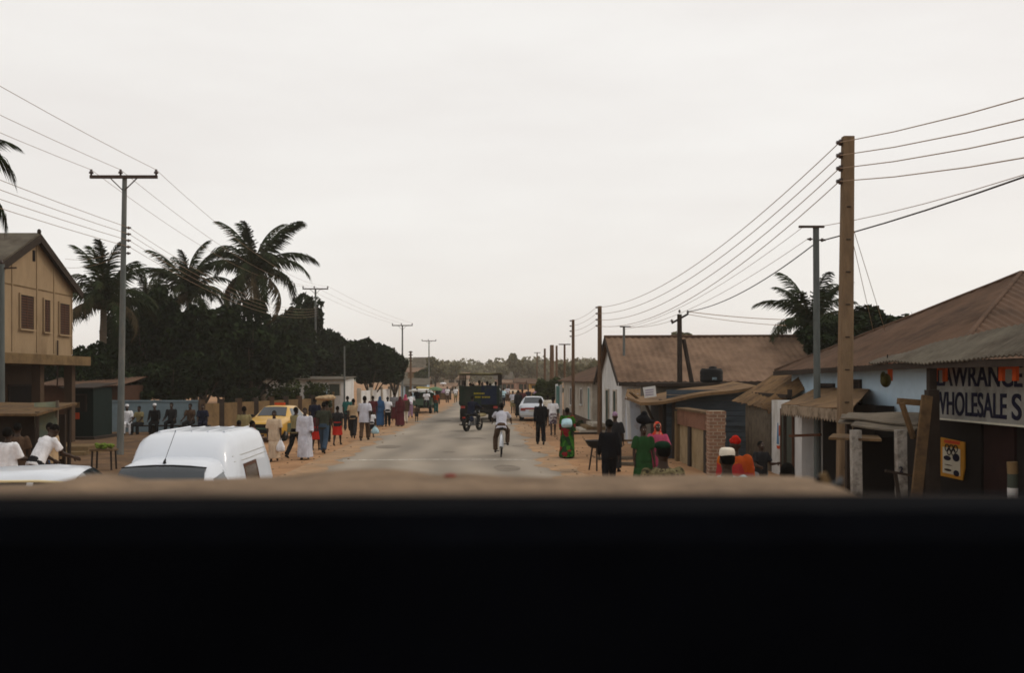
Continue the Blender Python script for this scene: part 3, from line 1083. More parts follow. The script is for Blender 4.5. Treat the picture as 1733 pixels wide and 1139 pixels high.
def car(label, loc, rz, paint, lower=None, group=None, hatch=False, lights=True, zroof=1.38, name='parked_car', trim=None, wide=None):
    r = thing(name, label, 'car', loc, rz, group)
    if hatch:
        st = [(-2.05, 0.66, 0.70, 0.55, 0.55, 0.60), (-1.98, 0.72, 0.76, 0.62, 0.62, 0.72), (-1.2, 0.78, 0.81, 0.78, 0.66, 0.88), (-0.75, 0.79, 0.82, 0.84, 0.66, 0.95), (-0.1, 0.79, 0.82, 0.86, 0.56, zroof - 0.03),
              (0.25, 0.79, 0.82, 0.87, 0.56, zroof), (1.2, 0.79, 0.82, 0.88, 0.56, zroof - 0.01), (1.75, 0.78, 0.80, 0.88, 0.58, 1.05), (1.95, 0.74, 0.77, 0.78, 0.62, 0.92), (2.0, 0.68, 0.70, 0.6, 0.6, 0.7)]
        ws, rs = (-0.75, -0.1), (1.75, 1.2)
        sw = [((-0.45, 0.90), (0.35, 0.90), (0.30, zroof - 0.10), (-0.05, zroof - 0.10)), ((0.42, 0.90), (1.30, 0.92), (1.10, zroof - 0.10), (0.37, zroof - 0.10))]
    else:
        st = [(-2.15, 0.66, 0.70, 0.55, 0.55, 0.62), (-2.08, 0.72, 0.77, 0.64, 0.64, 0.74), (-1.3, 0.78, 0.81, 0.78, 0.68, 0.88), (-0.85, 0.79, 0.82, 0.84, 0.68, 0.94), (-0.25, 0.79, 0.82, 0.86, 0.56, zroof - 0.03),
              (0.1, 0.79, 0.82, 0.87, 0.56, zroof), (0.95, 0.79, 0.82, 0.88, 0.56, zroof - 0.02), (1.5, 0.79, 0.82, 0.88, 0.66, 1.0), (2.05, 0.76, 0.79, 0.84, 0.66, 0.95), (2.15, 0.70, 0.73, 0.6, 0.62, 0.72)]
        ws, rs = (-0.85, -0.25), (1.5, 0.95)
        if wide:
            st = [(q[0], q[1], q[2], q[3], wide if q[4] == 0.56 else q[4], q[5]) for q in st]
        sw = [((-0.55, 0.90), (0.2, 0.90), (0.15, zroof - 0.10), (-0.2, zroof - 0.10)), ((0.27, 0.90), (1.1, 0.92), (0.85, zroof - 0.10), (0.22, zroof - 0.10))]
    sh = Shell(st)
    sh.build('body', paint, r)
    sh.screen('windscreen', ws[0], ws[1], 0.03, M['carglass'], r)
    sh.screen('rear_window', rs[0], rs[1], 0.03, M['carglass'], r)
    for sd in (-1, 1):
        for q in sw:
            sh.panel('side_window', q, sd, M['carglass'], r)
    y0, y1 = st[0][0], st[-1][0]
    MB().box((0, y0 - 0.02, 0.42), (1.5, 0.16, 0.15)).build('front_bumper', trim or M['chrome'], r, False)
    MB().box((0, y1 + 0.02, 0.42), (1.5, 0.16, 0.15)).build('rear_bumper', trim or M['chrome'], r, False)
    MB().box((0, y0 + 0.02, 0.62), (0.78, 0.06, 0.15)).build('grille', M['black'], r, False)
    for sd in (-1, 1):
        MB().lathe((sd * 0.53, y0 - 0.01, 0.63), [(0.085, 0.06), (0.095, 0.0), (0.08, -0.03), (0.02, -0.04)], 'Y', 16).build('headlight', M['lamp_clear'], r, False)
        MB().box((sd * 0.56, y1 - 0.0, 0.70), (0.28, 0.10, 0.15)).build('tail_light', M['red_lamp'], r, False)
        MB().ell((sd * 0.90, -0.55, 0.97), (0.09, 0.05, 0.06)).build('mirror', M['black'], r, False)
    if lower:
        for sd in (-1, 1):
            sh.panel('lower_side', ((st[2][0], 0.32), (st[-3][0], 0.32), (st[-3][0], 0.70), (st[2][0], 0.70)), sd, lower, r, 0.004)
        MB().box((0, y0 - 0.005, 0.52), (1.34, 0.06, 0.075)).build('valance', lower, r, False)
    wheels(r, [(sx * 0.70, y) for sx in (-1, 1) for y in (y0 + 0.78, y1 - 0.80)])
    return r
# ------------------------------------------------------------------ setting
def hbox(mb, x0, x1, y0, y1, z0, z1, mi=0):
    return mb.box(((x0 + x1) / 2, (y0 + y1) / 2, (z0 + z1) / 2), (abs(x1 - x0), abs(y1 - y0), abs(z1 - z0)), 0, mi)


sand = mat('sand', (0.405, 0.242, 0.138), 0.98, 0.28, 0.9, c2=(0.29, 0.172, 0.10), mix=(0.40, 0.66), scale2=0.35, bump=0.6, bscale=5)
M['kerbsand'] = mat('sand_thin', (0.39, 0.25, 0.15), 0.98, 0.25, 1.4, c2=(0.31, 0.222, 0.15), mix=(0.4, 0.6), scale2=1.0, bump=0.5, bscale=7)
asphalt = mat('asphalt', (0.345, 0.30, 0.245), 0.95, 0.16, 1.8, c2=(0.26, 0.23, 0.195), mix=(0.36, 0.62), scale2=0.45, bump=0.35, bscale=24, stretch=(1, 0.35, 1))
nt = asphalt.node_tree
N, L = nt.nodes, nt.links
mxn = [n_ for n_ in N if n_.type == 'MIX'][0]
tcn = [n_ for n_ in N if n_.type == 'TEX_COORD'][0]
sp_ = N.new('ShaderNodeSeparateXYZ')
L.new(tcn.outputs['Object'], sp_.inputs[0])
nz_ = N.new('ShaderNodeTexNoise')
nz_.inputs['Scale'].default_value = 0.22
nz_.inputs['Detail'].default_value = 5
L.new(tcn.outputs['Object'], nz_.inputs['Vector'])
ad_ = N.new('ShaderNodeMath')
ad_.operation = 'MULTIPLY_ADD'
ad_.inputs[1].default_value = 1.6
L.new(nz_.outputs['Fac'], ad_.inputs[0])
L.new(sp_.outputs[0], ad_.inputs[2])
sn_ = N.new('ShaderNodeMath')
sn_.operation = 'SINE'
mu_ = N.new('ShaderNodeMath')
mu_.operation = 'MULTIPLY'
mu_.inputs[1].default_value = 3.7
L.new(ad_.outputs[0], mu_.inputs[0])
L.new(mu_.outputs[0], sn_.inputs[0])
mr_ = N.new('ShaderNodeMapRange')
mr_.inputs['From Min'].default_value = -1
mr_.inputs['To Min'].default_value = 0.84
mr_.inputs['To Max'].default_value = 1.10
L.new(sn_.outputs[0], mr_.inputs['Value'])
m2_ = N.new('ShaderNodeMix')
m2_.data_type = 'RGBA'
m2_.blend_type = 'MULTIPLY'
m2_.inputs['Factor'].default_value = 1
L.new(mxn.outputs['Result'], m2_.inputs['A'])
L.new(mr_.outputs[0], m2_.inputs['B'])
L.new(m2_.outputs['Result'], N['Principled BSDF'].inputs['Base Color'])
line_m = mat('road_paint', (0.56, 0.53, 0.48), 0.95, 0.25, 6, c2=(0.28, 0.25, 0.21), mix=(0.45, 0.62), scale2=5)

# ground: one sheet, gently uneven near the road
mb = MB()
xs = [-2500, -900, -300, -120] + [-60 + 1.5 * i for i in range(81)] + [120, 300, 900, 2500]
ys = [-60, -20] + [2.0 * i for i in range(0, 66)] + [150, 180, 240, 340, 500, 900, 1500, 3000]


def gz(x, y):
    if abs(x) > 60 or y < 4 or y > 130:
        return 0.0
    e = max(0.0, max(-4.9 - x, x - 2.2))
    k = min(1.0, e / 1.5) * min(1, (130 - y) / 20, (y - 4) / 6)
    return k * (0.055 * noise.noise(V((x * 0.35, y * 0.35, 0))) + 0.03 * noise.noise(V((x * 1.1, y * 1.1, 4)))) - 0.0


vs = [(x, y, gz(x, y)) for y in ys for x in xs]
n = len(xs)
mb.add(vs, [(j * n + i, j * n + i + 1, (j + 1) * n + i + 1, (j + 1) * n + i) for j in range(len(ys) - 1) for i in range(n - 1)], 0, True)
struct(mb.build('ground', sand))


def strip(name, m, rows, z, jit=0.0, seed=0):
    """road-like sheet from rows (y, x left, x right) with ragged edges"""
    mb = MB()
    vs = []
    ysr = []
    for a, b in zip(rows, rows[1:]):
        k = max(1, int((b[0] - a[0]) / 0.4)) if b[0] < 140 else 6
        for i in range(k):
            t = i / k
            ysr.append([p + (q - p) * t for p, q in zip(a, b)])
    ysr.append(list(rows[-1]))
    for y, l, r in ysr:
        jl = jit * (noise.noise(V((seed, y * 0.6, 1))) + 0.6 * noise.noise(V((seed, y * 2.1, 2))))
        jr = jit * (noise.noise(V((seed, y * 0.6, 7))) + 0.6 * noise.noise(V((seed, y * 2.1, 9))))
        l, r = l + jl, r + jr
        vs += [(l + (r - l) * q / 8, y, z) for q in range(9)]
    mb.add(vs, [(j * 9 + i, j * 9 + i + 1, (j + 1) * 9 + i + 1, (j + 1) * 9 + i) for j in range(len(ysr) - 1) for i in range(8)], 0, True)
    return mb.build(name, m)


road_rows = [(-20, -4.7, 2.1), (20, -4.75, 2.05), (40, -4.6, 1.9), (58, -4.0, 1.75), (86, -3.2, 1.7), (130, -2.7, 1.6), (220, -1.8, 2.2), (420, 1.5, 5.5), (700, 9, 13)]
struct(strip('dusty_verge', M['kerbsand'], [(y, l - 0.5, r + 0.5) for y, l, r in road_rows[:6]], 0.003, 0.55, 3))
struct(strip('road', asphalt, road_rows, 0.008, 0.28, 1))
mb = MB()
pts = [(-4.3 + 5.6 * i / 40, 30.1 + 0.35 * math.sin(i / 40 * 2.4) + 0.04 * noise.noise(V((i * 0.7, 3, 1)))) for i in range(41)]
vs = []
for x, y in pts:
    w = 0.085 + 0.035 * noise.noise(V((x * 2.3, 1, 1)))
    vs += [(x, y - w, 0.0125), (x, y + w, 0.0125)]
mb.add(vs, [(2 * i, 2 * i + 2, 2 * i + 3, 2 * i + 1) for i in range(40)])
struct(mb.build('road_marking', line_m))

# sand drifted over the broken road edges, and old repair patches
def drift(name, side, seed):
    mb = MB()
    rows = [r for r in road_rows if r[0] >= -20]
    for seg in range(26):
        rnd = random.Random(seed * 100 + seg)
        y0 = 11 + seg * 3.1 + rnd.uniform(-1, 1)
        L = rnd.uniform(2.0, 5.0)
        vs = []
        for i in range(15):
            t = i / 14
            y = y0 + L * t
            e = None
            for a, b in zip(rows, rows[1:]):
                if a[0] <= y <= b[0]:
                    e = a[side] + (b[side] - a[side]) * (y - a[0]) / (b[0] - a[0])
            w = math.sin(math.pi * t) * rnd.uniform(0.25, 0.6) + 0.02
            s_ = 1 if side == 1 else -1
            vs += [(e - s_ * 0.5, y, 0.0105 + seg * 0.00002), (e + s_ * w, y + 0.05 * rnd.random(), 0.0105 + seg * 0.00002)]
        mb.add(vs, [(2 * i, 2 * i + 1, 2 * i + 3, 2 * i + 2) if side == 1 else (2 * i, 2 * i + 2, 2 * i + 3, 2 * i + 1) for i in range(14)])
    return struct(mb.build(name, M['kerbsand']))


drift('sand_drift', 1, 1)
drift('sand_drift', 2, 2)
patch_m = mat('asphalt_patch', (0.24, 0.205, 0.17), 0.95, 0.2, 3, c2=(0.19, 0.165, 0.135), bump=0.3, bscale=30)
mb = MB()
rnd = random.Random(21)
for k_, (x, y, w, h) in enumerate(((-2.2, 24, 0.7, 0.9), (0.6, 27.5, 0.5, 1.3), (-3.5, 36, 0.6, 1.2), (-0.6, 41, 0.9, 1.0), (0.9, 52, 0.4, 1.5), (-2.4, 58, 0.6, 1.6), (-1.2, 33.5, 0.28, 0.5), (1.2, 36.5, 0.3, 0.6))):
    vs = [(x + math.cos(a) * w * (0.75 + 0.3 * noise.noise(V((a, k_, 3)))), y + math.sin(a) * h * (0.75 + 0.3 * noise.noise(V((a * 1.3, k_, 8)))), 0.0118) for a in [i * 0.3142 for i in range(20)]]
    mb.add(vs, [tuple(range(20))])
for k_ in range(14):
    x, y = rnd.uniform(-3.8, 1.0), rnd.uniform(14, 62)
    vs = []
    for i in range(16):
        y += rnd.uniform(0.12, 0.3) * (1 if k_ % 3 else 0.15)
        x += rnd.uniform(-0.10, 0.10) + (0 if k_ % 3 else 0.22)
        w = 0.012 * (1 - abs(i - 8) / 9)
        vs += [(x - w, y - w, 0.0112), (x + w, y + w, 0.0112)]
    mb.add(vs, [(2 * i, 2 * i + 1, 2 * i + 3, 2 * i + 2) for i in range(15)])
struct(mb.build('road_patches', patch_m))

# earth sheet before the left-hand stalls, tree shade put into its colour
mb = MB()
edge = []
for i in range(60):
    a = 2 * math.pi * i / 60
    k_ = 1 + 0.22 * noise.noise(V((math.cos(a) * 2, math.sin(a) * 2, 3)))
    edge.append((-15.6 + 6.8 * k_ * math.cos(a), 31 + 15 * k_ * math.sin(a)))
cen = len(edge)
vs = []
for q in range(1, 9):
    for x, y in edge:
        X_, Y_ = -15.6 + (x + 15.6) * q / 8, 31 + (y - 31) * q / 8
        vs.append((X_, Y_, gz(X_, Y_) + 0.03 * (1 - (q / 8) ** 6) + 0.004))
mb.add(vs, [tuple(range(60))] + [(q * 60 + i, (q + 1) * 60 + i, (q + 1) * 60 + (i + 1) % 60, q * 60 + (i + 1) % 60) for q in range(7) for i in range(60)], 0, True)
struct(mb.build('shaded_earth', mat('earth_shade_tone', (0.20, 0.125, 0.075), 0.98, 0.3, 1.3, c2=(0.125, 0.082, 0.053), mix=(0.4, 0.6), scale2=0.8, bump=0.6, bscale=7)))

# loose stones and litter on the verges: too many to count
mb = MB()
rnd = random.Random(5)
for i in range(900):
    y = rnd.uniform(14, 75)
    x = rnd.choice((rnd.gauss(2.9, 0.7), rnd.gauss(-5.6, 0.8), rnd.uniform(2.3, 6.2), rnd.uniform(-11, -5)))
    r_ = rnd.uniform(0.012, 0.045)
    mb.ell((x, y, r_ * 0.3 + gz(x, y)), (r_, r_ * rnd.uniform(0.6, 1), r_ * 0.6), 6, 4)
struct(mb.build('loose_stones', mat('stone', (0.26, 0.19, 0.13), 0.95, 0.4, 9)), 'stuff')

# low far ridge
mb = MB()
ring = []
for i in range(61):
    x = -700 + i * 23
    h = 19 * math.exp(-((x + 110) / 120) ** 2) + 8 * math.exp(-((x - 90) / 160) ** 2) + 2.5 * noise.noise(V((x * 0.02, 0, 0)))
    ring.append((x, max(0.5, h)))
vs = [(x, 760, -0.5) for x, h in ring] + [(x, 860, h) for x, h in ring] + [(x, 1000, -0.5) for x, h in ring]
n = len(ring)
mb.add(vs, [(j * n + i, j * n + i + 1, (j + 1) * n + i + 1, (j + 1) * n + i) for j in range(2) for i in range(n - 1)], 0, True)
struct(mb.build('hills', M['leaf_mid']))

# ------------------------------------------------------------------ trees and plants
dark = 'dark trees in the grove on the left'
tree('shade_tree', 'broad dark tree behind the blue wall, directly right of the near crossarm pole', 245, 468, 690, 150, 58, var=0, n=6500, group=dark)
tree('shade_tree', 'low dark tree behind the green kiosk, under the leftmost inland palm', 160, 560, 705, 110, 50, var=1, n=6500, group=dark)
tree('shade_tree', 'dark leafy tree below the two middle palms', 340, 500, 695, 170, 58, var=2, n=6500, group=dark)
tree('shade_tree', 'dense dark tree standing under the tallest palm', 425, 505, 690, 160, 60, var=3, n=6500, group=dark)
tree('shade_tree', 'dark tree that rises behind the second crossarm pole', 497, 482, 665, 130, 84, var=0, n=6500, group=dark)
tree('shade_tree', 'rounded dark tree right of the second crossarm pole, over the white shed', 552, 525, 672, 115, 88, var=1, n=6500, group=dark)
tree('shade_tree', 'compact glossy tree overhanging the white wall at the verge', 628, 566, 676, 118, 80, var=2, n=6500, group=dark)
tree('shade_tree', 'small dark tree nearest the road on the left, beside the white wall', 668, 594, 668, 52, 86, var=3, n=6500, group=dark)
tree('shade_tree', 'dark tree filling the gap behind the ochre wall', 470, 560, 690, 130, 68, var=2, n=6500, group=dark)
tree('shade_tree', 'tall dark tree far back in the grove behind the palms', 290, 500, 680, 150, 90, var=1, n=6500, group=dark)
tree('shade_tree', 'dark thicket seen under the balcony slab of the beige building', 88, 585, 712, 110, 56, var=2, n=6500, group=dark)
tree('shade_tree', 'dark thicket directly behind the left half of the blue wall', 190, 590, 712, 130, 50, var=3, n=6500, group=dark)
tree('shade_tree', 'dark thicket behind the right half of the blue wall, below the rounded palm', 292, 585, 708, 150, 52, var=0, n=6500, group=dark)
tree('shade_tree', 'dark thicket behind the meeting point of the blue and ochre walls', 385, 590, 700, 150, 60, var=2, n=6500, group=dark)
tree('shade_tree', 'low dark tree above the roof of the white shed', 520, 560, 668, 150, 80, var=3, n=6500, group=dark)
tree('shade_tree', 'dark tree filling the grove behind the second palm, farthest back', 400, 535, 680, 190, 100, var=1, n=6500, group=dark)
palm('coconut palm with the tallest crown, rising over the grove', 430, 456, 64, 1, 445, 1.36, 21, 3)
palm('coconut palm left of the tallest one with a lower rounded crown', 318, 494, 62, 2, 330, 1.08, 20, 2)
palm('bushy coconut palm between the beige building and the near crossarm pole', 176, 508, 53, 3, 172, 1.10, 20, 2)
palm('small palm top showing between the near pole and the rounded palm', 248, 505, 72, 4, 250, 0.85, 14, 1)
palm('coconut palm at the left edge whose fronds hang over the beige building', -176, 240, 21, 5, -180, 0.78, 24, up=False)
palm('lower palm at the left edge with only one drooping frond in view', -134, 296, 24, 6, -150, 0.74, 20, up=False)
palm('coconut palm behind the rusty roofs on the right, partly behind the blue-grey pole', 1372, 545, 44, 7, 1385, 0.85, 18, 2)
tree('broadleaf_tree', 'leafy tree standing behind the pyramid roof of the pale blue house', 1478, 505, 620, 170, 42, var=0, mk='leaf', n=3600, size=0.62)
tree('broadleaf_tree', 'shrubby tree between the right palm and the thick concrete pole', 1390, 545, 622, 90, 41, var=3, mk='leaf', n=3600, size=0.62)
tree('broadleaf_tree', 'small tree top peeping over the long rusty roof ridge', 1150, 556, 600, 58, 75, var=1, mk='leaf_dry_hazed', n=3600, size=0.62)
tree('roadside_tree', 'green roadside tree beside the teal gate on the right', 930, 634, 690, 50, 78, var=2, mk='leaf_mid', n=3600, size=0.62)
tree('roadside_tree', 'low green tree just left of the roadside tree by the teal gate', 913, 652, 690, 26, 84, var=1, mk='leaf_mid', n=3600, size=0.62)
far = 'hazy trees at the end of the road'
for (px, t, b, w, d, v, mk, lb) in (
        (737, 600, 650, 46, 190, 0, 'leaf_dry_hazed', 'grey-green hazy tree beside the farthest left crossarm pole'),
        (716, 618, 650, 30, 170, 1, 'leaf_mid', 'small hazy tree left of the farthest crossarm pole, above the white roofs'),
        (765, 612, 652, 34, 210, 2, 'leaf_dry_hazed', 'hazy tree just left of the truck canopy'),
        (874, 598, 640, 34, 230, 3, 'leaf_dry_hazed', 'rounded hazy tree that stands highest on the horizon, right of the truck'),
        (896, 610, 645, 36, 240, 0, 'leaf_dry_hazed', 'hazy tree right of the highest one on the horizon'),
        (850, 618, 640, 26, 260, 1, 'leaf_dry_hazed', 'low hazy tree between the truck and the highest horizon tree'),
        (960, 612, 650, 40, 150, 2, 'leaf_dry_hazed', 'pale dry tree behind the row of short poles on the right'),
        (985, 612, 640, 40, 170, 1, 'leaf_dry_hazed', 'pale dry tree above the small rust-roofed house'),
        (1005, 608, 635, 26, 140, 0, 'leaf_dry_hazed', 'pale dry tree next to the tall right-hand wooden pole')):
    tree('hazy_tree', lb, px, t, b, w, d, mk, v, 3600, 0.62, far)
# far wood: reads as one mass
bl = []
rnd = random.Random(3)
for i in range(46):
    px = rnd.uniform(640, 1040)
    d = rnd.uniform(300, 420)
    h = (HY - rnd.uniform(606, 616)) * d / S + HC
    bl.append(((px - CX) * d / S, d, h * 0.55, rnd.uniform(6, 11), 6, h * 0.5))
struct(leaf_cloud(bl, 14000, 1.5, 77).build('distant_wood', M['leaf_dry_hazed']), 'stuff')
bush('green bush in front of the white shed, left half', 485, 643, 70, 60, 1, n=2600)
bush('taller green bush in front of the white shed, right half, by the pole', 535, 640, 44, 60, 2, n=2600)
bush('dark bush above the ochre wall where the blue wall ends', 412, 652, 70, 58, 3, 'leaf', n=2600)
bush('small green weeds clump at the foot of the white house on the right', 978, 712, 16, 52, 4, n=500, size=0.12)
bush('yellowish weeds by the foot of the pole in front of the teal gate', 952, 716, 12, 54, 5, n=400, size=0.12)


# ------------------------------------------------------------------ poles and wires
def insulator(mb_root, p, ax, r=0.055, L=0.10):
    a = V(ax).normalized()
    m = MB()
    m.tube([p, p + a * L * 0.3, p + a * L * 0.32, p + a * L * 0.6, p + a * L * 0.62, p + a * L],
           [r * 0.45, r * 0.45, r, r * 0.9, r * 0.6, r * 0.5], 10)
    return m.build('insulator', M['insul'], mb_root)


def pole(name, label, base, top, r0, r1, m, group=None, square=False, depth=0.3):
    r = thing(name, label, 'utility pole', base, 0, group)
    mb = MB()
    b, t = V(base) - V((0, 0, depth)), V(top)
    if square:
        rings = []
        for p, w in ((b, r0), (t, r1)):
            rings.append([p + V((x * w, y * w * 0.8, 0)) for x, y in ((-1, -0.8), (-0.8, -1), (0.8, -1), (1, -0.8), (1, 0.8), (0.8, 1), (-0.8, 1), (-1, 0.8))])
        mb.loft(rings, 0, True, False)
    else:
        mb.tube([b.lerp(t, i / 8) for i in range(9)], [r0 + (r1 - r0) * i / 8 for i in range(9)], 12)
    mb.build('shaft', m, r)
    return r


def tee(label, px, d, ytop, lean=0.0, arm=1.08, m='grey_pole', low=False, group='crossarm poles on the left side', cap=True):
    base = G(px, d)
    top = W(px + lean, ytop, d)
    r = pole('crossarm_pole', label, base, top, 0.115, 0.075, M[m], group)
    a = MB()
    a.box(top + V((0, -0.09, 0.0)), (arm * 2, 0.09, 0.10))
    a.build('crossarm', M['iron'], r)
    b = MB()
    for s in (-1, 1):
        b.beam(top + V((s * 0.42, -0.09, -0.05)), top + V((s * 0.04, -0.09, -0.42)), 0.03)
    b.build('brace', M['iron'], r)
    for x in (-arm + 0.04, -0.1, arm - 0.04):
        insulator(r, top + V((x, -0.09, 0.05)), (0, 0, 1), 0.075, 0.19)
    if low:
        for i in range(5):
            z = top.z - 1.62 - i * 0.205
            insulator(r, V((base.x + (top.x - base.x) * z / top.z + 0.09, d, z)), (1, 0, 0), 0.05, 0.14)
    return top


T0 = tee('nearest tall crossarm pole, three insulators on top and five lower down', 203, 32, 300, 8, low=True)
T1 = tee('second crossarm pole from the left, in front of the grove', 534, 84, 489, 0, low=True)
T2 = tee('third crossarm pole, with a bare slim shaft beyond the grove', 681, 105, 551)
T3 = tee('fourth and farthest crossarm pole on the left, in the haze', 726, 150, 577)

p = pole('utility_pole', 'thick square concrete pole with four side insulators in front of the shops', G(1428, 19), W(1435, 231, 19), 0.135, 0.105, M['conc_pole'], square=True)
BIG = W(1435, 231, 19)
for i in range(4):
    insulator(p, BIG + V((-0.09, 0, -0.11 - i * 0.247)), (-1, 0, 0), 0.065, 0.13)
nt = MB()
for i in range(9):
    z = 0.8 + 0.62 * i
    nt.box((BIG.x + (G(1428, 19).x - BIG.x) * (1 - z / BIG.z), 19 - 0.108 + 0.0025 * i, z), (0.08, 0.03, 0.02))
nt.build('step_notch', M['timber_dark'], p)

p = pole('utility_pole', 'slim blue-grey metal pole with a short crossbar, left of the thick concrete pole', G(1384, 23), W(1381, 384, 23), 0.085, 0.07, M['blue_pole'])
BLU = W(1381, 384, 23)
MB().box(BLU + V((-0.12, -0.05, 0)), (0.58, 0.07, 0.05)).build('crossarm', M['iron'], p)
insulator(p, BLU + V((-0.08, 0, -0.28)), (-1, 0, 0), 0.04, 0.12)
insulator(p, BLU + V((0.08, 0, -0.30)), (1, 0, 0), 0.045, 0.14)

rw = 'wooden poles along the right verge'
RP = {}
for key, px, d, yt, w, lab in (('a', 1015, 44, 518, 0.09, 'tall wooden pole at the corner of the white gabled house'), ('b', 970, 52, 541, 0.075, 'slim wooden pole in front of the small white house'),
                               ('c', 955.5, 85, 583, 0.085, 'dark pole with a tiny crossbar, far right verge beyond the slim wooden pole'), ('d', 942, 95, 585, 0.10, 'thin wooden pole in the far right cluster, beside the thick one'),
                               ('e', 934, 100, 584, 0.20, 'thickest pole of the far right cluster, brick coloured'), ('f', 922, 100, 590, 0.10, 'leftmost plain pole of the far right cluster'),
                               ('g', 909, 150, 597, 0.09, 'hazy crossarm pole far down the right side')):
    p = pole('utility_pole', lab, G(px, d), W(px, yt, d), w * 1.25, w, M['wood_pole'], rw)
    RP[key] = W(px, yt, d)
    if key in 'ab':
        for i in range(4):
            insulator(p, RP[key] + V((-0.07, 0, -0.06 - i * 0.27)), (-1, 0, 0), 0.05, 0.12)
    if key in 'cg':
        MB().box(RP[key] + V((0, -0.1, 0)), (1.0, 0.09, 0.09)).build('crossarm', M['iron'], p)
p = pole('utility_pole', 'grey metal pole with a short crossbar before the gabled house', G(1056, 42), W(1056, 553, 42), 0.07, 0.05, M['grey_pole'])
GRY = W(1056, 553, 42)
MB().box(GRY + V((0.05, -0.05, 0)), (0.46, 0.06, 0.05)).build('crossarm', M['iron'], p)
p = pole('utility_pole', 'dark upright pole propped by a leaning one above the black tank', G(1151, 36), W(1150, 532, 36), 0.11, 0.085, M['timber_dark'])
AFR = W(1150, 532, 36)
MB().beam(AFR + V((-0.28, 0, -0.32)), AFR + V((0.32, 0, 0.02)), 0.07).build('crossarm', M['timber_dark'], p)
for q in ((-0.28, 0, -0.3), (0.3, 0, 0.02), (0.0, 0, 0.05)):
    insulator(p, AFR + V(q), (0, 0, 1), 0.055, 0.12)
MB().tube([AFR + V((0.16, 0.05, -0.9)), G(1194, 36, -0.2) + V((0, 0.05, 0))], [0.075, 0.1], 10).build('prop_pole', M['timber_dark'], p)
pole('utility_pole', 'thin pale pole in front of the grove, near the white shed', G(583, 62), W(583, 586, 62), 0.06, 0.05, M['grey_pole'])
pole('utility_pole', 'short dark pole top showing behind the small roadside tree', G(667, 110), W(667, 588, 110), 0.12, 0.1, M['wood_pole'])
p = pole('utility_pole', 'reddish pole with stacked crosspieces right of the third crossarm pole', G(695, 108), W(695, 594, 108), 0.13, 0.1, M['wood_pole'])
for i in range(4):
    MB().box(W(695, 596 + i * 5, 108) + V((0, -0.12, 0)), (0.42, 0.07, 0.1)).build('crosspiece', M['iron'], p)
p = pole('street_pole', 'blue-grey pole with a short arm at the left edge by the beige building', G(2, 24), W(2, 447, 24), 0.085, 0.075, M['blue_pole'])
MB().beam(W(2, 454, 24), W(28, 453, 24), 0.035).build('arm', M['iron'], p)
insulator(p, W(2, 447, 24), (0, 0, 1), 0.05, 0.1)

nwire = [0]


def wire(label, a, b, sag, r=0.008, m='wire', group='overhead wires', n=18, name='overhead_wire'):
    a, b = V(a), V(b)
    mb = MB()
    mb.tube([a.lerp(b, i / n) - V((0, 0, sag * 4 * (i / n) * (1 - i / n))) for i in range(n + 1)], r, 5)
    return tag(mb.build(name, M[m]), label, 'wire', group)


order = ('topmost', 'second', 'third', 'lowest')
for i in range(4):
    a = BIG + V((-0.16, 0, -0.11 - i * 0.247))
    wire('%s of four wires from the thick concrete pole out to the right edge' % order[i], a, V((6.95, -26, (6.9, 6.75, 6.6, 6.4)[i])), (1.95, 2.02, 2.0, 2.05)[i], 0.009, group='wires on the thick concrete pole')
    wire('%s of four sagging wires from the thick concrete pole to the tall wooden pole' % order[i], a, RP['a'] + V((-0.15, 0, -0.06 - i * 0.27)), 0.75 + 0.04 * i, 0.009, group='wires on the thick concrete pole', n=26)
    wire('%s of four thin wires between the two wooden poles' % order[i], RP['a'] + V((-0.15, 0, -0.06 - i * 0.27)), RP['b'] + V((-0.15, 0, -0.06 - i * 0.27)), 0.12, 0.007, group='wires between the wooden poles')
wire('thick dark cable from the blue-grey pole out of the frame to the right', BLU + V((0.2, 0, -0.30)), V((7.4, -10, 6.35)), 0.62, 0.016, 'cable')
wire('thin wire above the thick cable, from the crossbar out to the right', BLU + V((0.14, 0, 0.02)), V((7.4, -10, 6.5)), 0.95, 0.007)
wire('thick dark cable from the blue-grey pole down to the propped pole', BLU + V((-0.07, 0, -0.42)), AFR + V((0.3, 0, 0.1)), 0.28, 0.014, 'cable')
wire('upper faint wire from the blue-grey crossbar to the grey pole', BLU + V((-0.3, 0, 0.0)), GRY + V((0.2, 0, 0)), 0.35, 0.006)
wire('lower faint wire from the blue-grey pole to the grey pole', BLU + V((-0.2, 0, -0.28)), GRY + V((0.0, 0, -0.1)), 0.4, 0.006)
wire('upper cable from the propped pole to the long roof on the right', AFR + V((0.3, 0, 0.1)), W(1330, 541, 40), 0.05, 0.014)
wire('lower cable from the propped pole to the long roof on the right', AFR + V((0.3, 0, 0.0)), W(1330, 551, 40), 0.06, 0.010)
wire('wire from the propped pole towards the grey pole with the crossbar', AFR + V((-0.2, 0, -0.2)), GRY + V((0.2, 0, 0)), 0.1, 0.007)
wire('left guy wire slanting down behind the thick concrete pole', W(1438, 385, 19.3), W(1478, 560, 24), 0.0, 0.006)
wire('right guy wire slanting down behind the thick concrete pole', W(1442, 380, 19.3), W(1498, 560, 24), 0.0, 0.006)
nm = ('left', 'middle', 'right')
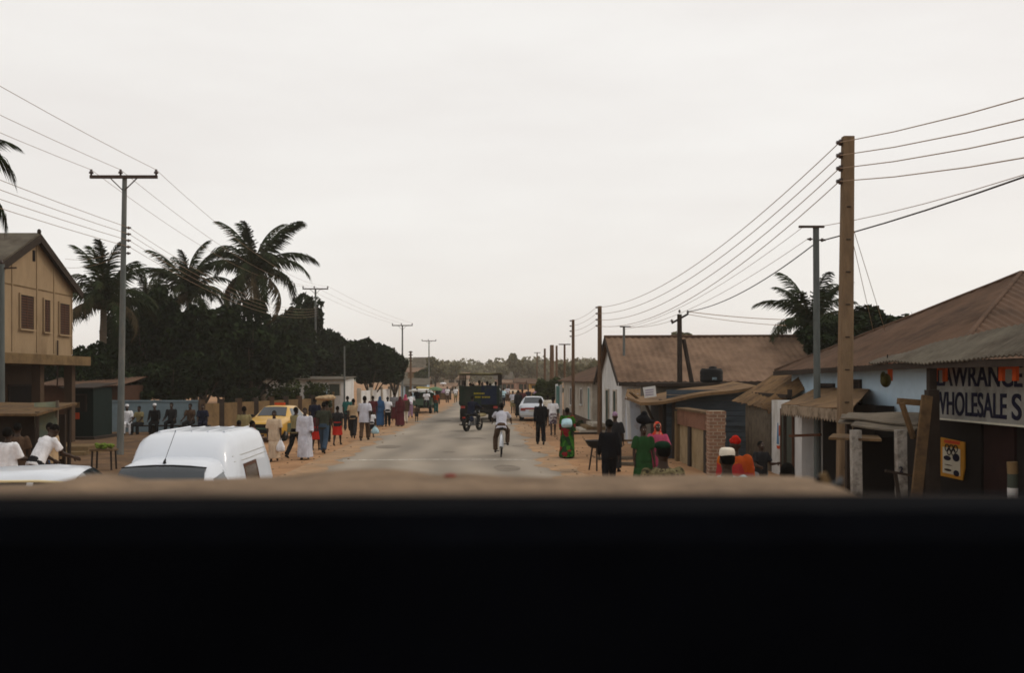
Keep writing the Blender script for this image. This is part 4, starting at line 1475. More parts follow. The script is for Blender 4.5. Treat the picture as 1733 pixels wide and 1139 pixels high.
for i, x in enumerate((-1.04, -0.1, 1.04)):
    a = T0 + V((x, -0.09, 0.23))
    b = T1 + V((x, -0.09, 0.23))
    wire('%s top wire running from the nearest crossarm pole out to the left edge' % nm[i], a, V((-11.7 + x, -14, (9.6, 9.75, 10.1)[i])), 0.75, 0.007, group='wires of the left pole line')
    wire('%s top wire between the first and second crossarm poles' % nm[i], a, b, 0.9, 0.007, group='wires of the left pole line', n=26)
    wire('%s top wire between the second and third crossarm poles' % nm[i], b, T2 + V((x, -0.09, 0.23)), 0.25, 0.008, group='wires of the left pole line')
for i in range(4):
    z = -1.62 - i * 0.205
    a = T0 + V((0.15, 0, z))
    wire('%s low wire running from the nearest crossarm pole out to the left edge' % order[i], a, V((-11.6, -14, (8.65, 8.3, 8.0, 7.75)[i])), 0.65, 0.008, group='wires of the left pole line')
    wire('%s low wire between the first and second crossarm poles' % order[i], a, T1 + V((0.15, 0, z)), 0.95, 0.007, group='wires of the left pole line', n=26)
wire('upper service wire from the nearest crossarm pole to the beige gable', T0 + V((-0.02, 0, -2.3)), W(110, 438, 37), 0.15, 0.006)
wire('lower service wire from the nearest crossarm pole to the beige gable', T0 + V((-0.02, 0, -2.45)), W(104, 452, 37), 0.18, 0.006)
# ------------------------------------------------------------------ buildings
def bld(name, label, loc, cat='building', group=None):
    return thing(name, label, cat, loc, 0, group)


def opening(parent, name, x, y, z0, z1, w, axis, out, m, frame=None, sill=False, fw=0.07):
    """door or window panel on a wall: axis 'x' = wall faces along x; out = signed outward direction"""
    mb = MB()
    t = 0.03
    if axis == 'x':
        hbox(mb, x + out * 0.005, x + out * (0.005 + t), y - w / 2, y + w / 2, z0, z1)
    else:
        hbox(mb, x - w / 2, x + w / 2, y + out * 0.005, y + out * (0.005 + t), z0, z1)
    o = mb.build(name, m, parent)
    if frame:
        f = MB()
        for a, b, c, d in ((-w / 2 - fw, -w / 2, z0, z1), (w / 2, w / 2 + fw, z0, z1), (-w / 2 - fw, w / 2 + fw, z1, z1 + fw)) + (((-w / 2 - fw * 1.6, w / 2 + fw * 1.6, z0 - fw, z0),) if sill else ()):
            if axis == 'x':
                hbox(f, x, x + out * (0.06 if c >= z0 else 0.1), y + a, y + b, c, d)
            else:
                hbox(f, x + a, x + b, y, y + out * (0.06 if c >= z0 else 0.1), c, d)
        fo = f.build('frame', frame, o)
    return o


def tri_roof(mb, e0, e1, apex, amp=0.018, pitch=0.22, thick=0.015):
    """hip face: corrugations run straight up from the eave to the hips"""
    e0, e1, apex = V(e0), V(e1), V(apex)
    d = e1 - e0
    L = d.length
    ua = (apex - e0).dot(d) / (L * L)
    up = apex - (e0 + d * ua)
    n = d.cross(up).normalized()
    if n.z < 0:
        n = -n
    k = int(L / pitch) * 4
    vs, nv = [], 5
    for j in range(nv + 1):
        for i in range(k + 1):
            u = i / k
            h = (u / ua if u < ua else (1 - u) / (1 - ua)) * j / nv
            p = e0 + d * u + up * h
            vs.append(p + n * (amp * math.sin(2 * math.pi * u * L / pitch) + 0.02 * noise.noise(p * 1.3)))
    w = k + 1
    m = len(vs)
    fs = [(j * w + i, j * w + i + 1, (j + 1) * w + i + 1, (j + 1) * w + i) for j in range(nv) for i in range(k)]
    mb.add(vs, fs, 0, True)
    mb.add([p - n * thick for p in vs], [tuple(reversed(f)) for f in fs], 0, True)
    mb.add(vs[:w] + [p - n * thick for p in vs[:w]], [(i, i + w, i + w + 1, i + 1) for i in range(k)])
    return mb


# --- beige two-storey building on the left
FX = -15.9
b = bld('two_storey_building', 'beige two-storey gabled building with shuttered windows at the left edge', (FX - 4, 35, 0))
mb = MB()
Y0, Y1, YA = 31.9, 38.3, 35.1
poly = [(FX, Y0, 3.3), (FX, Y1, 3.3), (FX, Y1, 5.95), (FX, YA, 7.42), (FX, Y0, 5.95)]
n = len(poly)
back = [(x - 9, y, z) for x, y, z in poly]
mb.add(poly + back, [tuple(range(n)), tuple(reversed(range(n, 2 * n)))] + [(i, i + n, (i + 1) % n + n, (i + 1) % n) for i in range(n)])
mb.build('upper_wall', M['wall_beige'], b)
mb = MB()
for ya in (Y0 - 0.45, Y1 + 0.45):
    mb.sheet((FX + 0.22, ya, 5.83), (FX - 9.3, ya, 5.83), (FX - 9.3, YA, 7.56), (FX + 0.22, YA, 7.56), 4, 4, thick=0.07) if ya < YA else \
        mb.sheet((FX - 9.3, ya, 5.83), (FX + 0.22, ya, 5.83), (FX + 0.22, YA, 7.56), (FX - 9.3, YA, 7.56), 4, 4, thick=0.07)
mb.build('roof', M['zinc'], b)
mb = MB()
for ya in (Y0 - 0.45, Y1 + 0.45):
    mb.beam((FX + 0.235, ya, 5.70), (FX + 0.235, YA, 7.43), 0.05, 0.24)
mb.build('bargeboard', M['timber_dark'], b)
MB().ell((FX + 0.2, YA - 0.05, 7.66), (0.07, 0.07, 0.10)).build('finial', M['timber_dark'], b)
for yy, w, z0, z1 in ((34.48, 0.98, 4.2, 5.36), (36.05, 0.46, 4.17, 5.33), (37.55, 0.86, 4.14, 5.30)):
    o = opening(b, 'window', FX, yy, z0, z1, w, 'x', 1, M['timber_dark'], M['wall_beige'], True, 0.06)
    sl = MB()
    for i in range(12):
        hbox(sl, FX + 0.035, FX + 0.05, yy - w / 2 + 0.03, yy + w / 2 - 0.03, z0 + 0.04 + i * (z1 - z0 - 0.06) / 12, z0 + 0.085 + i * (z1 - z0 - 0.06) / 12)
    for q in ((-0.008, 0.008),):
        hbox(sl, FX + 0.036, FX + 0.055, yy - 0.02, yy + 0.02, z0, z1)
    sl.build('shutter', M['brown_frame'], o)
opening(b, 'vent', FX, YA - 0.05, 6.62, 7.0, 0.16, 'x', 1, M['dark'])
mb = MB()
for yy, zt in ((33.45, 6.5), (35.3, 7.2), (36.7, 6.55), (38.26, 5.9)):
    hbox(mb, FX, FX + 0.03, yy - 0.035, yy + 0.035, 3.4, zt)
mb.build('pilaster', M['wall_beige'], b)
mb = MB()
hbox(mb, FX, FX + 0.022, Y0, Y1, 5.64, 5.67)
mb.build('string_course', M['wall_ochre'], b)
mb = MB()
hbox(mb, FX - 8.9, FX + 0.62, Y0 - 0.6, Y1 + 0.28, 2.98, 3.32)
mb.build('balcony_slab', M['wall_ochre'], b)
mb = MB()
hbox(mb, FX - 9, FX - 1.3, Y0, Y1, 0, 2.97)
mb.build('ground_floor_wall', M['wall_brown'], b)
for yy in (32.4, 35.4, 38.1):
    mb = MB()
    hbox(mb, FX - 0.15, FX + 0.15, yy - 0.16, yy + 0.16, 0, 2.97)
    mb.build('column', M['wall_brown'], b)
for yy, w in ((33.6, 1.5), (36.8, 1.7)):
    opening(b, 'shop_door', FX - 1.3, yy, 0.02, 2.2, w, 'x', 1, M['dark'], M['timber_dark'])
p = MB().tube([(FX + 0.05, 36.9, 2.2), (FX + 0.06, 36.9, 3.9)], 0.03, 6).build('meter_pipe', M['iron'], b)

# --- green kiosk beyond it, and the stall in front
k = bld('kiosk', 'dark green wooden kiosk between the beige building and the blue wall', G(138, 40), 'kiosk')
a0, a1 = G(112, 40), G(158, 40)
mb = MB()
hbox(mb, a0.x, a1.x, 40, 42, 0.15, 2.1)
mb.build('cabin', M['green_kiosk'], k)
MB().sheet((a0.x - 0.15, 39.6, 2.12), (a1.x + 0.15, 39.6, 2.12), (a1.x + 0.15, 42.2, 2.3), (a0.x - 0.15, 42.2, 2.3), 4, 4, thick=0.04).build('roof', M['timber_dark'], k)
opening(k, 'hatch', (a0.x + a1.x) / 2 - 0.1, 40, 1.15, 1.8, 0.65, 'y', -1, M['dark'], M['timber_dark'])
MB().box((G(127, 40).x, 39.95, 0.98), (0.38, 0.04, 0.26)).build('red_notice', M['poster_red'], k)
MB().box((G(127, 40).x, 39.955, 1.42), (0.4, 0.03, 0.22)).build('painted_notice', M['wall_ochre'], k)
mb = MB()
hbox(mb, a0.x - 0.2, a1.x + 0.2, 39.6, 42.1, -0.05, 0.15)
mb.build('plinth', M['timber_dark'], k)

k = bld('shed', 'low red-brown shed in shadow behind the green kiosk', G(130, 47), 'building')
mb = MB()
hbox(mb, G(70, 47).x, G(205, 47).x, 47, 50, -0.1, 2.15)
mb.build('wall', mat('wall_red_brown', (0.085, 0.045, 0.03), 0.95, 0.25, 3), k)
MB().sheet((G(64, 47).x, 46.5, 2.16), (G(210, 47).x, 46.5, 2.16), (G(210, 47).x, 50.3, 2.6), (G(64, 47).x, 50.3, 2.6), 10, 4, 0.015, 30, 0.03, 0.03).build('roof', M['rust'], k)
k = bld('market_stall', 'rough timber market stall with a tan roof edge behind the bending people', G(40, 21), 'stall')
x0, x1 = G(-60, 21).x, G(84, 21).x
MB().sheet((x0, 20.4, 1.74), (x1, 20.4, 1.76), (x1, 22.4, 1.95), (x0, 22.4, 1.95), 6, 3, wob=0.04, thick=0.05).build('roof', M['timber'], k)
for x, y in ((x0 + 0.1, 20.6), (x1 - 0.1, 20.6), (x0 + 0.1, 22.2), (x1 - 0.1, 22.2)):
    MB().tube([(x, y, -0.1), (x + 0.02, y, 1.8)], 0.045, 8).build('post', M['timber_dark'], k)
mb = MB()
hbox(mb, x0 + 0.05, x1 - 0.1, 22.0, 22.06, 0.1, 1.7)
mb.build('back_board', M['timber_dark'], k)
mb = MB()
hbox(mb, x0 + 0.1, x1 - 0.12, 20.7, 21.9, 0.72, 0.78)
mb.build('counter', M['timber'], k)
k = bld('board_panel', 'faded greenish plywood panel leaning beside the market stall', G(90, 21.5), 'panel')
MB().prism([W(58, 682, 21.5), W(97, 680, 21.5), W(96, 742, 21.3), W(60, 742, 21.3)], (0, 1, 0.1), 0.03).build('board', mat('panel_green', (0.17, 0.21, 0.17), 0.9, 0.3, 4, c2=(0.26, 0.24, 0.15)), k)
MB().beam(W(97, 678, 21.45), G(94, 21.3, 0), 0.05).build('edge_batten', M['timber_grey'], k)
k = bld('timber_step', 'low tan plank step in front of the green kiosk', G(120, 33), 'step')
mb = MB()
hbox(mb, G(88, 33).x, G(165, 33).x, 32.2, 33.6, -0.05, 0.28)
mb.build('plank_top', M['wall_ochre'], k)
mb = MB()
hbox(mb, G(88, 33).x - 0.05, G(165, 33).x + 0.08, 31.7, 32.19, -0.05, 0.14)
mb.build('tread', M['wall_ochre'], k)

k = bld('display_table', 'small wooden table heaped with green vegetables, left of the white van', G(176, 27), 'table')
c = G(176, 27)
MB().box(c + V((0, 0, 0.55)), (0.62, 0.45, 0.04)).build('table_top', M['timber'], k)
for sx in (-1, 1):
    for sy in (-1, 1):
        MB().beam(c + V((sx * 0.27, sy * 0.18, -0.05)), c + V((sx * 0.25, sy * 0.17, 0.53)), 0.04).build('leg', M['timber_dark'], k)
mb = MB()
rnd = random.Random(8)
for i in range(30):
    mb.ell(c + V((rnd.uniform(-0.22, 0.22), rnd.uniform(-0.15, 0.15), 0.61 + rnd.uniform(0, 0.10))), (0.06, 0.05, 0.045), 7, 5)
tag(mb.build('vegetable_heap', mat('veg_green', (0.16, 0.22, 0.05), 0.7, 0.4, 12)), 'heap of green and white vegetables on the small table', 'vegetables')

# --- blue wall, ochre wall, white shed, white wall
wa, wb = G(148, 46), G(340, 46)
k = bld('boundary_wall', 'stained blue-grey wall behind the seated people', (wa + wb) / 2, 'wall')
mb = MB()
hbox(mb, wa.x, wb.x, 46, 46.2, -0.1, 1.40)
mb.build('masonry', M['wall_slate'], k)
mb = MB()
hbox(mb, wa.x - 0.03, wb.x + 0.03, 45.95, 46.25, 1.402, 1.47)
mb.build('coping', M['wall_slate'], k)
k = bld('boundary_wall', 'low ochre wall with dark posts running from the blue wall to the road', W(430, 700, 52), 'wall')
P0, P1 = V((wb.x, 46.1, 0)), G(548, 60)
mb = MB()
for i in range(8):
    q, e = P0.lerp(P1, i / 8), P0.lerp(P1, (i + 1) / 8)
    mb.beam(q + V((0, 0, 0.62)), e + V((0, 0, 0.62)), 0.14, 1.36)
mb.build('masonry', M['wall_ochre'], k)
for i in range(9):
    q = P0.lerp(P1, i / 8) + V((0.03, -0.10, 0))
    mb = MB()
    mb.box(q + V((0, 0, 0.72)), (0.26, 0.26, 1.55), 0.6)
    mb.build('post', M['timber_dark'] if i % 2 else M['wall_brown'], k)
k = bld('shed', 'long white flat-roofed shed behind the green bushes on the left', G(505, 66), 'building')
s0, s1 = G(430, 66), G(582, 66)
mb = MB()
hbox(mb, s0.x, s1.x, 66, 71, -0.1, 2.42)
mb.build('wall', M['wall_white'], k)
MB().sheet((s0.x - 0.2, 65.6, 2.43), (s1.x + 0.15, 65.6, 2.43), (s1.x + 0.15, 71.2, 2.62), (s0.x - 0.2, 71.2, 2.62), 4, 3, thick=0.06).build('roof', M['zinc'], k)
opening(k, 'window', G(566, 66).x, 66, 1.35, 2.1, 0.7, 'y', -1, M['door_green'], M['wall_dirty'])
opening(k, 'door', G(549, 66).x, 66, 0.0, 1.9, 0.55, 'y', -1, M['wall_blue'], M['wall_white'])
mb = MB()
hbox(mb, s1.x - 0.75, s1.x - 0.62, 65.85, 65.995, 0, 1.6)
mb.build('downpipe', M['wall_ochre'], k)
k = bld('boundary_wall', 'white roadside wall under the overhanging dark tree', G(640, 76), 'wall')
q0, q1 = G(606, 72), G(672, 92)
mb = MB()
mb.beam(q0 + V((0, 0, 0.75)), q1 + V((0, 0, 0.75)), 0.18, 1.6)
mb.build('masonry', M['wall_white'], k)
for i in range(5):
    q = q0.lerp(q1, i / 4) + V((0.08, -0.05, 0))
    MB().box(q + V((0, 0, 0.85)), (0.3, 0.3, 1.85)).build('pier', M['wall_dirty'], k)


# --- small far houses and stalls
def hut(label, px0, px1, d, yt, wall, roof, depth=7, rise=0.8, group='low buildings at the end of the street', door=True, base=0.0, name='house'):
    x0, x1 = G(px0, d).x, G(px1, d).x
    zt = HC + (HY - yt) * d / S - rise
    k = bld(name, label, ((x0 + x1) / 2, d, 0), 'building', group)
    mb = MB()
    hbox(mb, x0, x1, d, d + depth, -0.1, zt)
    mb.build('wall', wall, k)
    xm = d + depth / 2
    mb = MB()
    mb.sheet((x0 - 0.4, d - 0.5, zt - 0.05), (x1 + 0.4, d - 0.5, zt - 0.05), (x1 + 0.4, xm, zt + rise), (x0 - 0.4, xm, zt + rise), 6, 3, thick=0.06, wob=0.05)
    mb.sheet((x1 + 0.4, d + depth + 0.5, zt - 0.05), (x0 - 0.4, d + depth + 0.5, zt - 0.05), (x0 - 0.4, xm, zt + rise), (x1 + 0.4, xm, zt + rise), 6, 3, thick=0.06, wob=0.05)
    mb.build('roof', roof, k)
    if door:
        w = x1 - x0
        opening(k, 'door', x0 + w * 0.3, d, 0, min(2.0, zt * 0.8), min(1.0, w * 0.2), 'y', -1, M['door_green'], M['timber_dark'])
        for f in (0.58, 0.82):
            opening(k, 'window', x0 + w * f, d, zt * 0.42, zt * 0.8, min(0.9, w * 0.14), 'y', -1, M['timber_dark'], M['timber_grey'], True)
    return k


hut('long white house with a pale zinc roof, left side far down the street', 678, 722, 130, 640, M['wall_blue'], M['zinc'])
hut('small house with a whitish roof above the white house, far left', 700, 726, 200, 604, M['wall_pink'], M['zinc'], rise=2.2)
hut('low orange-brown house between the reddish pole and the hazy tree', 690, 716, 185, 622, M['wall_ochre'], M['rust_pale'])
hut('long tan-roofed building directly left of the truck', 752, 792, 220, 630, M['wall_dirty'], M['rust_pale'], 9, 1.4)
hut('tiny pink-roofed house with a pale wall, left of the truck', 742, 770, 160, 648, M['wall_dirty'], M['rust_pale'], 5, 0.5)
hut('white-roofed building at the end of the road right of the truck', 838, 866, 260, 630, M['wall_pink'], M['zinc'], 9, 1.8)
hut('pink walled house right of the truck at the end of the road', 846, 872, 175, 643, M['wall_pink'], M['rust_pale'], 5, 0.5)
hut('reddish shack with a rust roof left of the roadside trees', 874, 900, 150, 640, M['wall_pink'], M['rust'], 5, 0.6)
hut('yellow-ochre kiosk among the market stalls on the right', 897, 916, 128, 642, mat('wall_yellow', (0.42, 0.27, 0.09), 0.9, 0.2, 3), M['rust'], 4, 0.5)


def stall(label, px0, px1, d, y_t, m, group='market stalls far down the street'):
    x0, x1 = G(px0, d).x, G(px1, d).x
    z = HC + (HY - y_t) * d / S
    k = bld('market_stall', label, ((x0 + x1) / 2, d, 0), 'stall', group)
    MB().sheet((x0, d - 1.0, z - 0.25), (x1, d - 1.0, z - 0.25), (x1, d + 1.2, z), (x0, d + 1.2, z), 5, 3, wob=0.12, thick=0.04).build('canopy', m, k)
    for x in (x0 + 0.1, x1 - 0.1):
        for y in (d - 0.9, d + 1.0):
            MB().tube([(x, y, -0.05), (x, y, z - 0.15)], 0.05, 6).build('post', M['timber_dark'], k)
    mb = MB()
    hbox(mb, x0 + 0.2, x1 - 0.2, d - 0.6, d + 0.6, 0.0, 0.75)
    mb.build('counter', M['timber'], k)


stall('market stall with a long orange-tan canopy beside the white sedan', 878, 912, 95, 659, mat('canopy_tan', (0.42, 0.25, 0.15), 0.9, 0.2, 3))
stall('market stall with a pale canopy right of the truck', 852, 876, 110, 660, mat('canopy_pale', (0.45, 0.36, 0.27), 0.9, 0.2, 3))
stall('market stall with an ochre canopy behind the small pickup', 704, 730, 100, 654, mat('canopy_ochre', (0.30, 0.23, 0.07), 0.9, 0.3, 3))
stall('market stall with a brown canopy left of the truck', 738, 764, 115, 654, mat('canopy_brown', (0.30, 0.2, 0.14), 0.9, 0.3, 3))

# --- right side: small white house, gabled house
k = bld('house', 'small white house with a rusty hip roof and a teal gate on the right', (6.5, 56, 0))
mb = MB()
hbox(mb, 5.2, 11, 48.4, 66, -0.1, 2.35)
mb.build('wall', M['wall_dirty'], k)
mb = MB()
mb.sheet((4.85, 66.5, 2.33), (4.85, 48.0, 2.33), (8.2, 50.5, 3.65), (8.2, 63, 3.65), 30, 4, 0.02, 60, 0.04)
mb.sheet((4.85, 48.0, 2.33), (11.5, 48.0, 2.33), (8.2, 50.5, 3.65), (8.19, 50.5, 3.65), 10, 4, 0.02, 20, 0.04)
mb.build('roof', M['rust'], k)
for yy, w, z0, z1, m in ((49.6, 0.85, 0.45, 2.0, 'door_teal'), (53.5, 0.9, 1.1, 1.9, 'wall_brown'), (60, 1.0, 0.9, 1.9, 'wall_brown')):
    opening(k, 'door' if z0 < 0.6 else 'window', 5.2, yy, z0, z1, w, 'x', -1, M[m], M['wall_white'], z0 > 0.6)
mb = MB()
hbox(mb, 5.196, 5.14, 48.4, 66, 0, 0.42)
mb.build('plinth', M['wall_brown'], k)
k = bld('gate', 'teal painted sheet-metal gate beside the small white house', (5.0, 69, 0), 'gate')
for y0, y1 in ((66.3, 68.2), (68.25, 70.1)):
    mb = MB()
    hbox(mb, 5.02, 5.08, y0, y1, 0.1, 1.95)
    for i in range(6):
        hbox(mb, 4.99, 5.018, y0 + 0.1 + i * (y1 - y0) / 6.2, y0 + 0.15 + i * (y1 - y0) / 6.2, 0.12, 1.93)
    mb.build('leaf', M['door_teal'], k)
for y in (66.2, 70.2):
    MB().box((5.05, y, 1.0), (0.18, 0.14, 2.15)).build('gate_post', M['wall_white'], k)
k = bld('steps', 'low concrete steps in front of the small white house', (4.8, 47, 0), 'steps')
for i in range(3):
    mb = MB()
    hbox(mb, 4.35 + i * 0.28, 6.2, 45.4, 48.35, i * 0.14 - 0.02, (i + 1) * 0.14)
    mb.build('tread', M['wall_ochre'] if i % 2 else M['wall_dirty'], k)

k = bld('house', 'white gabled house with a long rusty corrugated roof and green shutters', (9, 44, 0))
GX, GN, GF, GM = 5.5, 40.0, 47.6, 43.9
mb = MB()
poly = [(GX, GN, -0.1), (GX, GF, -0.1), (GX, GF, 2.5), (GX, GM, 4.18), (GX, GN, 2.5)]
n = len(poly)
mb.add(poly + [(13.7, y, z) for x, y, z in poly], [tuple(reversed(range(n))), tuple(range(n, 2 * n))] + [(i, (i + 1) % n, (i + 1) % n + n, i + n) for i in range(n)])
mb.build('wall', M['wall_white'], k)
mb = MB()
mb.sheet((GX - 0.25, GN - 0.45, 2.36), (14.2, GN - 0.45, 2.40), (14.2, GM, 4.34), (GX - 0.25, GM, 4.30), 30, 6, 0.022, 34, 0.05, 0.03)
mb.sheet((14.2, GF + 0.45, 2.38), (GX - 0.25, GF + 0.45, 2.38), (GX - 0.25, GM, 4.30), (14.2, GM, 4.34), 30, 6, 0.022, 34, 0.05, 0.03)
rf = mb.build('roof', M['rust_pale'], k)
MB().tube([(GX - 0.26, GM, 4.32), (14.2, GM, 4.36)], 0.07, 8).build('ridge_cap', M['rust'], rf)
mb = MB()
mb.beam((GX - 0.24, GN - 0.45, 2.28), (GX - 0.24, GM, 4.22), 0.04, 0.2)
mb.beam((GX - 0.24, GF + 0.45, 2.28), (GX - 0.24, GM, 4.22), 0.04, 0.2)
mb.build('bargeboard', M['timber_dark'], k)
MB().beam((GX - 0.2, GN - 0.46, 2.26), (14.2, GN - 0.46, 2.30), 0.05, 0.16).build('eave_board', M['timber_dark'], k)
for yy in (42.0, 44.6):
    opening(k, 'shutter', GX, yy, 0.55, 1.95, 0.85, 'x', -1, M['shutter_green'], M['wall_dirty'])
k = bld('lean_to', 'pale blue lean-to with a tan sheet roof against the gabled house', (6.6, 39.2, 0))
mb = MB()
hbox(mb, G(1062, 39).x, G(1112, 39).x, 38.6, 39.5, -0.1, 1.9)
mb.build('wall', mat('wall_patched', (0.42, 0.46, 0.52), 0.95, 0.15, 2, c2=(0.34, 0.25, 0.19), mix=(0.52, 0.66), scale2=1.3), k)
MB().sheet((G(1056, 38).x, 37.8, 1.72), (G(1118, 38).x, 37.8, 1.72), (G(1114, 39.4).x, 39.5, 2.08), (G(1062, 39.4).x, 39.5, 2.08), 6, 4, 0.015, 8, 0.03, 0.03).build('roof', M['rust_tan'], k)
MB().beam(G(1066, 37.9, -0.05), W(1062, 672, 37.9), 0.12).build('corner_post', M['wall_white'], k)

# --- dark block building with tank, plank shack, brick gateway
k = bld('block_building', 'dark flat-roofed block building carrying the black water tank', (8, 36.5, 0))
mb = MB()
hbox(mb, G(1112, 34).x, G(1262, 34).x, 34, 37.6, -0.1, 2.22)
mb.build('wall', mat('wall_dark_block', (0.12, 0.11, 0.095), 0.95, 0.3, 2, c2=(0.19, 0.16, 0.12)), k)
mb = MB()
hbox(mb, G(1106, 34).x, G(1266, 34).x, 33.7, 37.9, 2.222, 2.34)
mb.build('roof_slab', M['timber_dark'], k)
t = thing('water_tank', 'black plastic water tank on the dark flat roof', 'water tank', (G(1204, 35).x, 35, 2.34))
MB().lathe((0, 0, 0), [(0.30, 0.0), (0.38, 0.04), (0.40, 0.10), (0.385, 0.14), (0.40, 0.20), (0.385, 0.26), (0.40, 0.34), (0.385, 0.42), (0.37, 0.47), (0.12, 0.50)], 'Z', 24).build('barrel', M['black'], t, False)
MB().lathe((0.05, 0, 0.49), [(0.14, 0), (0.14, 0.06), (0.05, 0.09)], 'Z', 16).build('lid', M['black'], t, False)
MB().box((0.02, -0.385, 0.14), (0.16, 0.02, 0.09)).build('label_patch', M['palegrey'] if 'palegrey' in M else M['wall_slate'], t, False)
for s in (-1, 1):
    MB().box((s * 0.28, 0, 0.45), (0.12, 0.12, 0.10)).build('lug', M['black'], t, False)

k = bld('plank_shack', 'blue-grey plank shack with a curved tan roof edge', (7, 32, 0), 'shack')
sx0, sx1 = G(1128, 31).x, G(1290, 31).x
mb = MB()
for i in range(13):
    z0, z1 = i * 0.165, i * 0.165 + 0.155
    top = 1.70 + (2.12 - 1.70) * 1
    mb.box(((sx0 + sx1) / 2, 31.0 + 0.012 * (i % 2), (z0 + z1) / 2), (sx1 - sx0, 0.03, z1 - z0), 0, 0)
mb.build('plank_wall', M['plank_blue'], k)
mb = MB()
hbox(mb, G(1118, 31.6).x, G(1128, 31).x - 0.01, 31.0, 33.5, 0, 1.75)
hbox(mb, sx0, sx1, 31.06, 33.4, -0.05, 1.72)
mb.build('inner_wall', M['dark'], k)
mb = MB()
N_ = 14
top, bot = [], []
for i in range(N_ + 1):
    u = i / N_
    px = 1084 + (1282 - 1084) * u
    py = 681 - 29 * (u ** 1.25) + 2 * math.sin(u * 9)
    p = W(px, py, 30.3)
    top.append((p, p + V((0, 3.0, 0.12))))
for j, (a, c) in enumerate(top[:-1]):
    a2, c2 = top[j + 1]
    dz = V((0, 0, -0.09))
    mb.add([a, a2, c2, c, a + dz, a2 + dz, c2 + dz, c + dz], [(0, 1, 2, 3), (7, 6, 5, 4), (0, 4, 5, 1), (3, 2, 6, 7)] + ([(0, 3, 7, 4)] if j == 0 else []) + ([(1, 5, 6, 2)] if j == N_ - 1 else []))
mb.build('roof', M['rust_tan'], k)
MB().beam(W(1092, 682, 30.6), W(1110, 722, 31.4), 0.06).build('roof_strut', M['timber_dark'], k)
for px in (1118, 1140):
    MB().beam(G(px, 30.9, -0.05), W(px, 676, 30.9), 0.10).build('post', M['timber_dark'], k)
MB().beam(W(1066, 664, 32), W(1088, 682, 32.2), 0.1, 0.05).build('eave_stub', M['timber'], k)
k = bld('paper_sign', 'small white notice board fixed at the tip of the shack roof', W(1098, 663, 30.2), 'sign')
MB().prism([W(1088, 656, 30.2), W(1109, 653, 30.2), W(1111, 671, 30.2), W(1091, 674, 30.2)], (0.1, 1, 0), 0.025).build('board', M['wall_white'], k)
mb = MB()
for i in range(3):
    mb.beam(W(1092, 661 + i * 4, 30.18), W(1106, 659.4 + i * 4, 30.18), 0.006, 0.025)
mb.build('writing', mat('sign_ink', (0.25, 0.2, 0.3), 0.9, 0.2, 6), k)

GXg = 5.75
ya, yb = DX(1146, GXg), DX(1198, GXg)
k = bld('gateway', 'brick gateway with a red-brown lintel, plastered panel and square brick pillar', (GXg, 27, 0), 'gate')
mb = MB()
hbox(mb, GXg, GXg + 0.3, yb, ya, 1.13, 1.56)
mb.build('lintel', mat('lintel_brick', (0.24, 0.125, 0.085), 0.95, 0.25, 5, c2=(0.17, 0.09, 0.06)), k)
mb = MB()
hbox(mb, GXg - 0.05, GXg + 0.34, yb, ya + 0.04, 1.563, 1.62)
mb.build('coping', M['timber'], k)
mb = MB()
hbox(mb, GXg + 0.08, GXg + 0.22, yb, ya, -0.05, 1.128)
mb.build('plaster_panel', mat('panel_plaster', (0.34, 0.26, 0.165), 0.95, 0.2, 3, c2=(0.25, 0.18, 0.10)), k)
for f, w in ((0.62, 0.3), (0.12, 0.28)):
    y = yb + (ya - yb) * f
    mb = MB()
    hbox(mb, GXg + 0.02, GXg + 0.079, y - w / 2, y + w / 2, 0, 1.12)
    mb.build('gate_post', M['timber_dark'], k)
mb = MB()
rnd = random.Random(2)
pc = V(((1211.5 - CX) / S * 24.4, 24.4, 0))
for i in range(20):
    z = i * 0.085
    j = rnd.uniform(-0.008, 0.008)
    mb.box(pc + V((j, 0, z + 0.037)), (0.39 + rnd.uniform(-0.02, 0.02), 0.39, 0.072))
    mb.box(pc + V((0, 0, z + 0.079)), (0.36, 0.36, 0.0125), 0, 1)
mb.build('pillar', [brick_mat('pillar_brick', (0.27, 0.155, 0.10), (0.20, 0.11, 0.075), (0.34, 0.27, 0.20), 1, 0.2, 0.085), mat('mortar', (0.38, 0.31, 0.235), 0.95, 0.2, 9)], k)
mb = MB()
hbox(mb, GXg - 0.02, GXg + 0.16, ya + 0.02, ya + 0.3, -0.05, 1.5)
mb.build('end_pier', M['wall_ochre'], k)

# --- corrugated fence, rust lean-to, white kiosk with awning
k = bld('sheet_fence', 'pale weathered corrugated sheet fence under the ragged rusty roof', (7.6, 27.8, 0), 'fence')
MB().sheet((7.6, DX(1262, 7.6), 0), (7.6, DX(1304, 7.6), 0), (7.6, DX(1304, 7.6), 1.72), (7.6, DX(1262, 7.6), 1.72), 8, 3, 0.015, 14, 0.015, 0.02).build('sheet', M['timber_grey'], k)
for px in (1263, 1303):
    MB().beam((7.66, DX(px, 7.6), -0.1), (7.66, DX(px, 7.6), 1.75), 0.09).build('post', M['timber_dark'], k)
k = bld('rusty_canopy', 'ragged rusty sheet roof drooping between the plank shack and the white kiosk', (7.9, 27.5, 0), 'canopy')
MB().sheet(W(1238, 678, 29.2), W(1301, 694, 26.6), W(1368, 640, 26.9), W(1322, 624, 29.4), 14, 5, 0.02, 9, 0.02, 0.05, rag=0.05).build('long_sheet', M['rust_tan'], k)
MB().sheet(W(1288, 683, 26.9), W(1302, 699, 26.3), W(1372, 652, 26.5), W(1352, 636, 27.0), 10, 4, 0.02, 5, 0.02, 0.05, rag=0.06).build('short_sheet', M['rust_tan'], k)
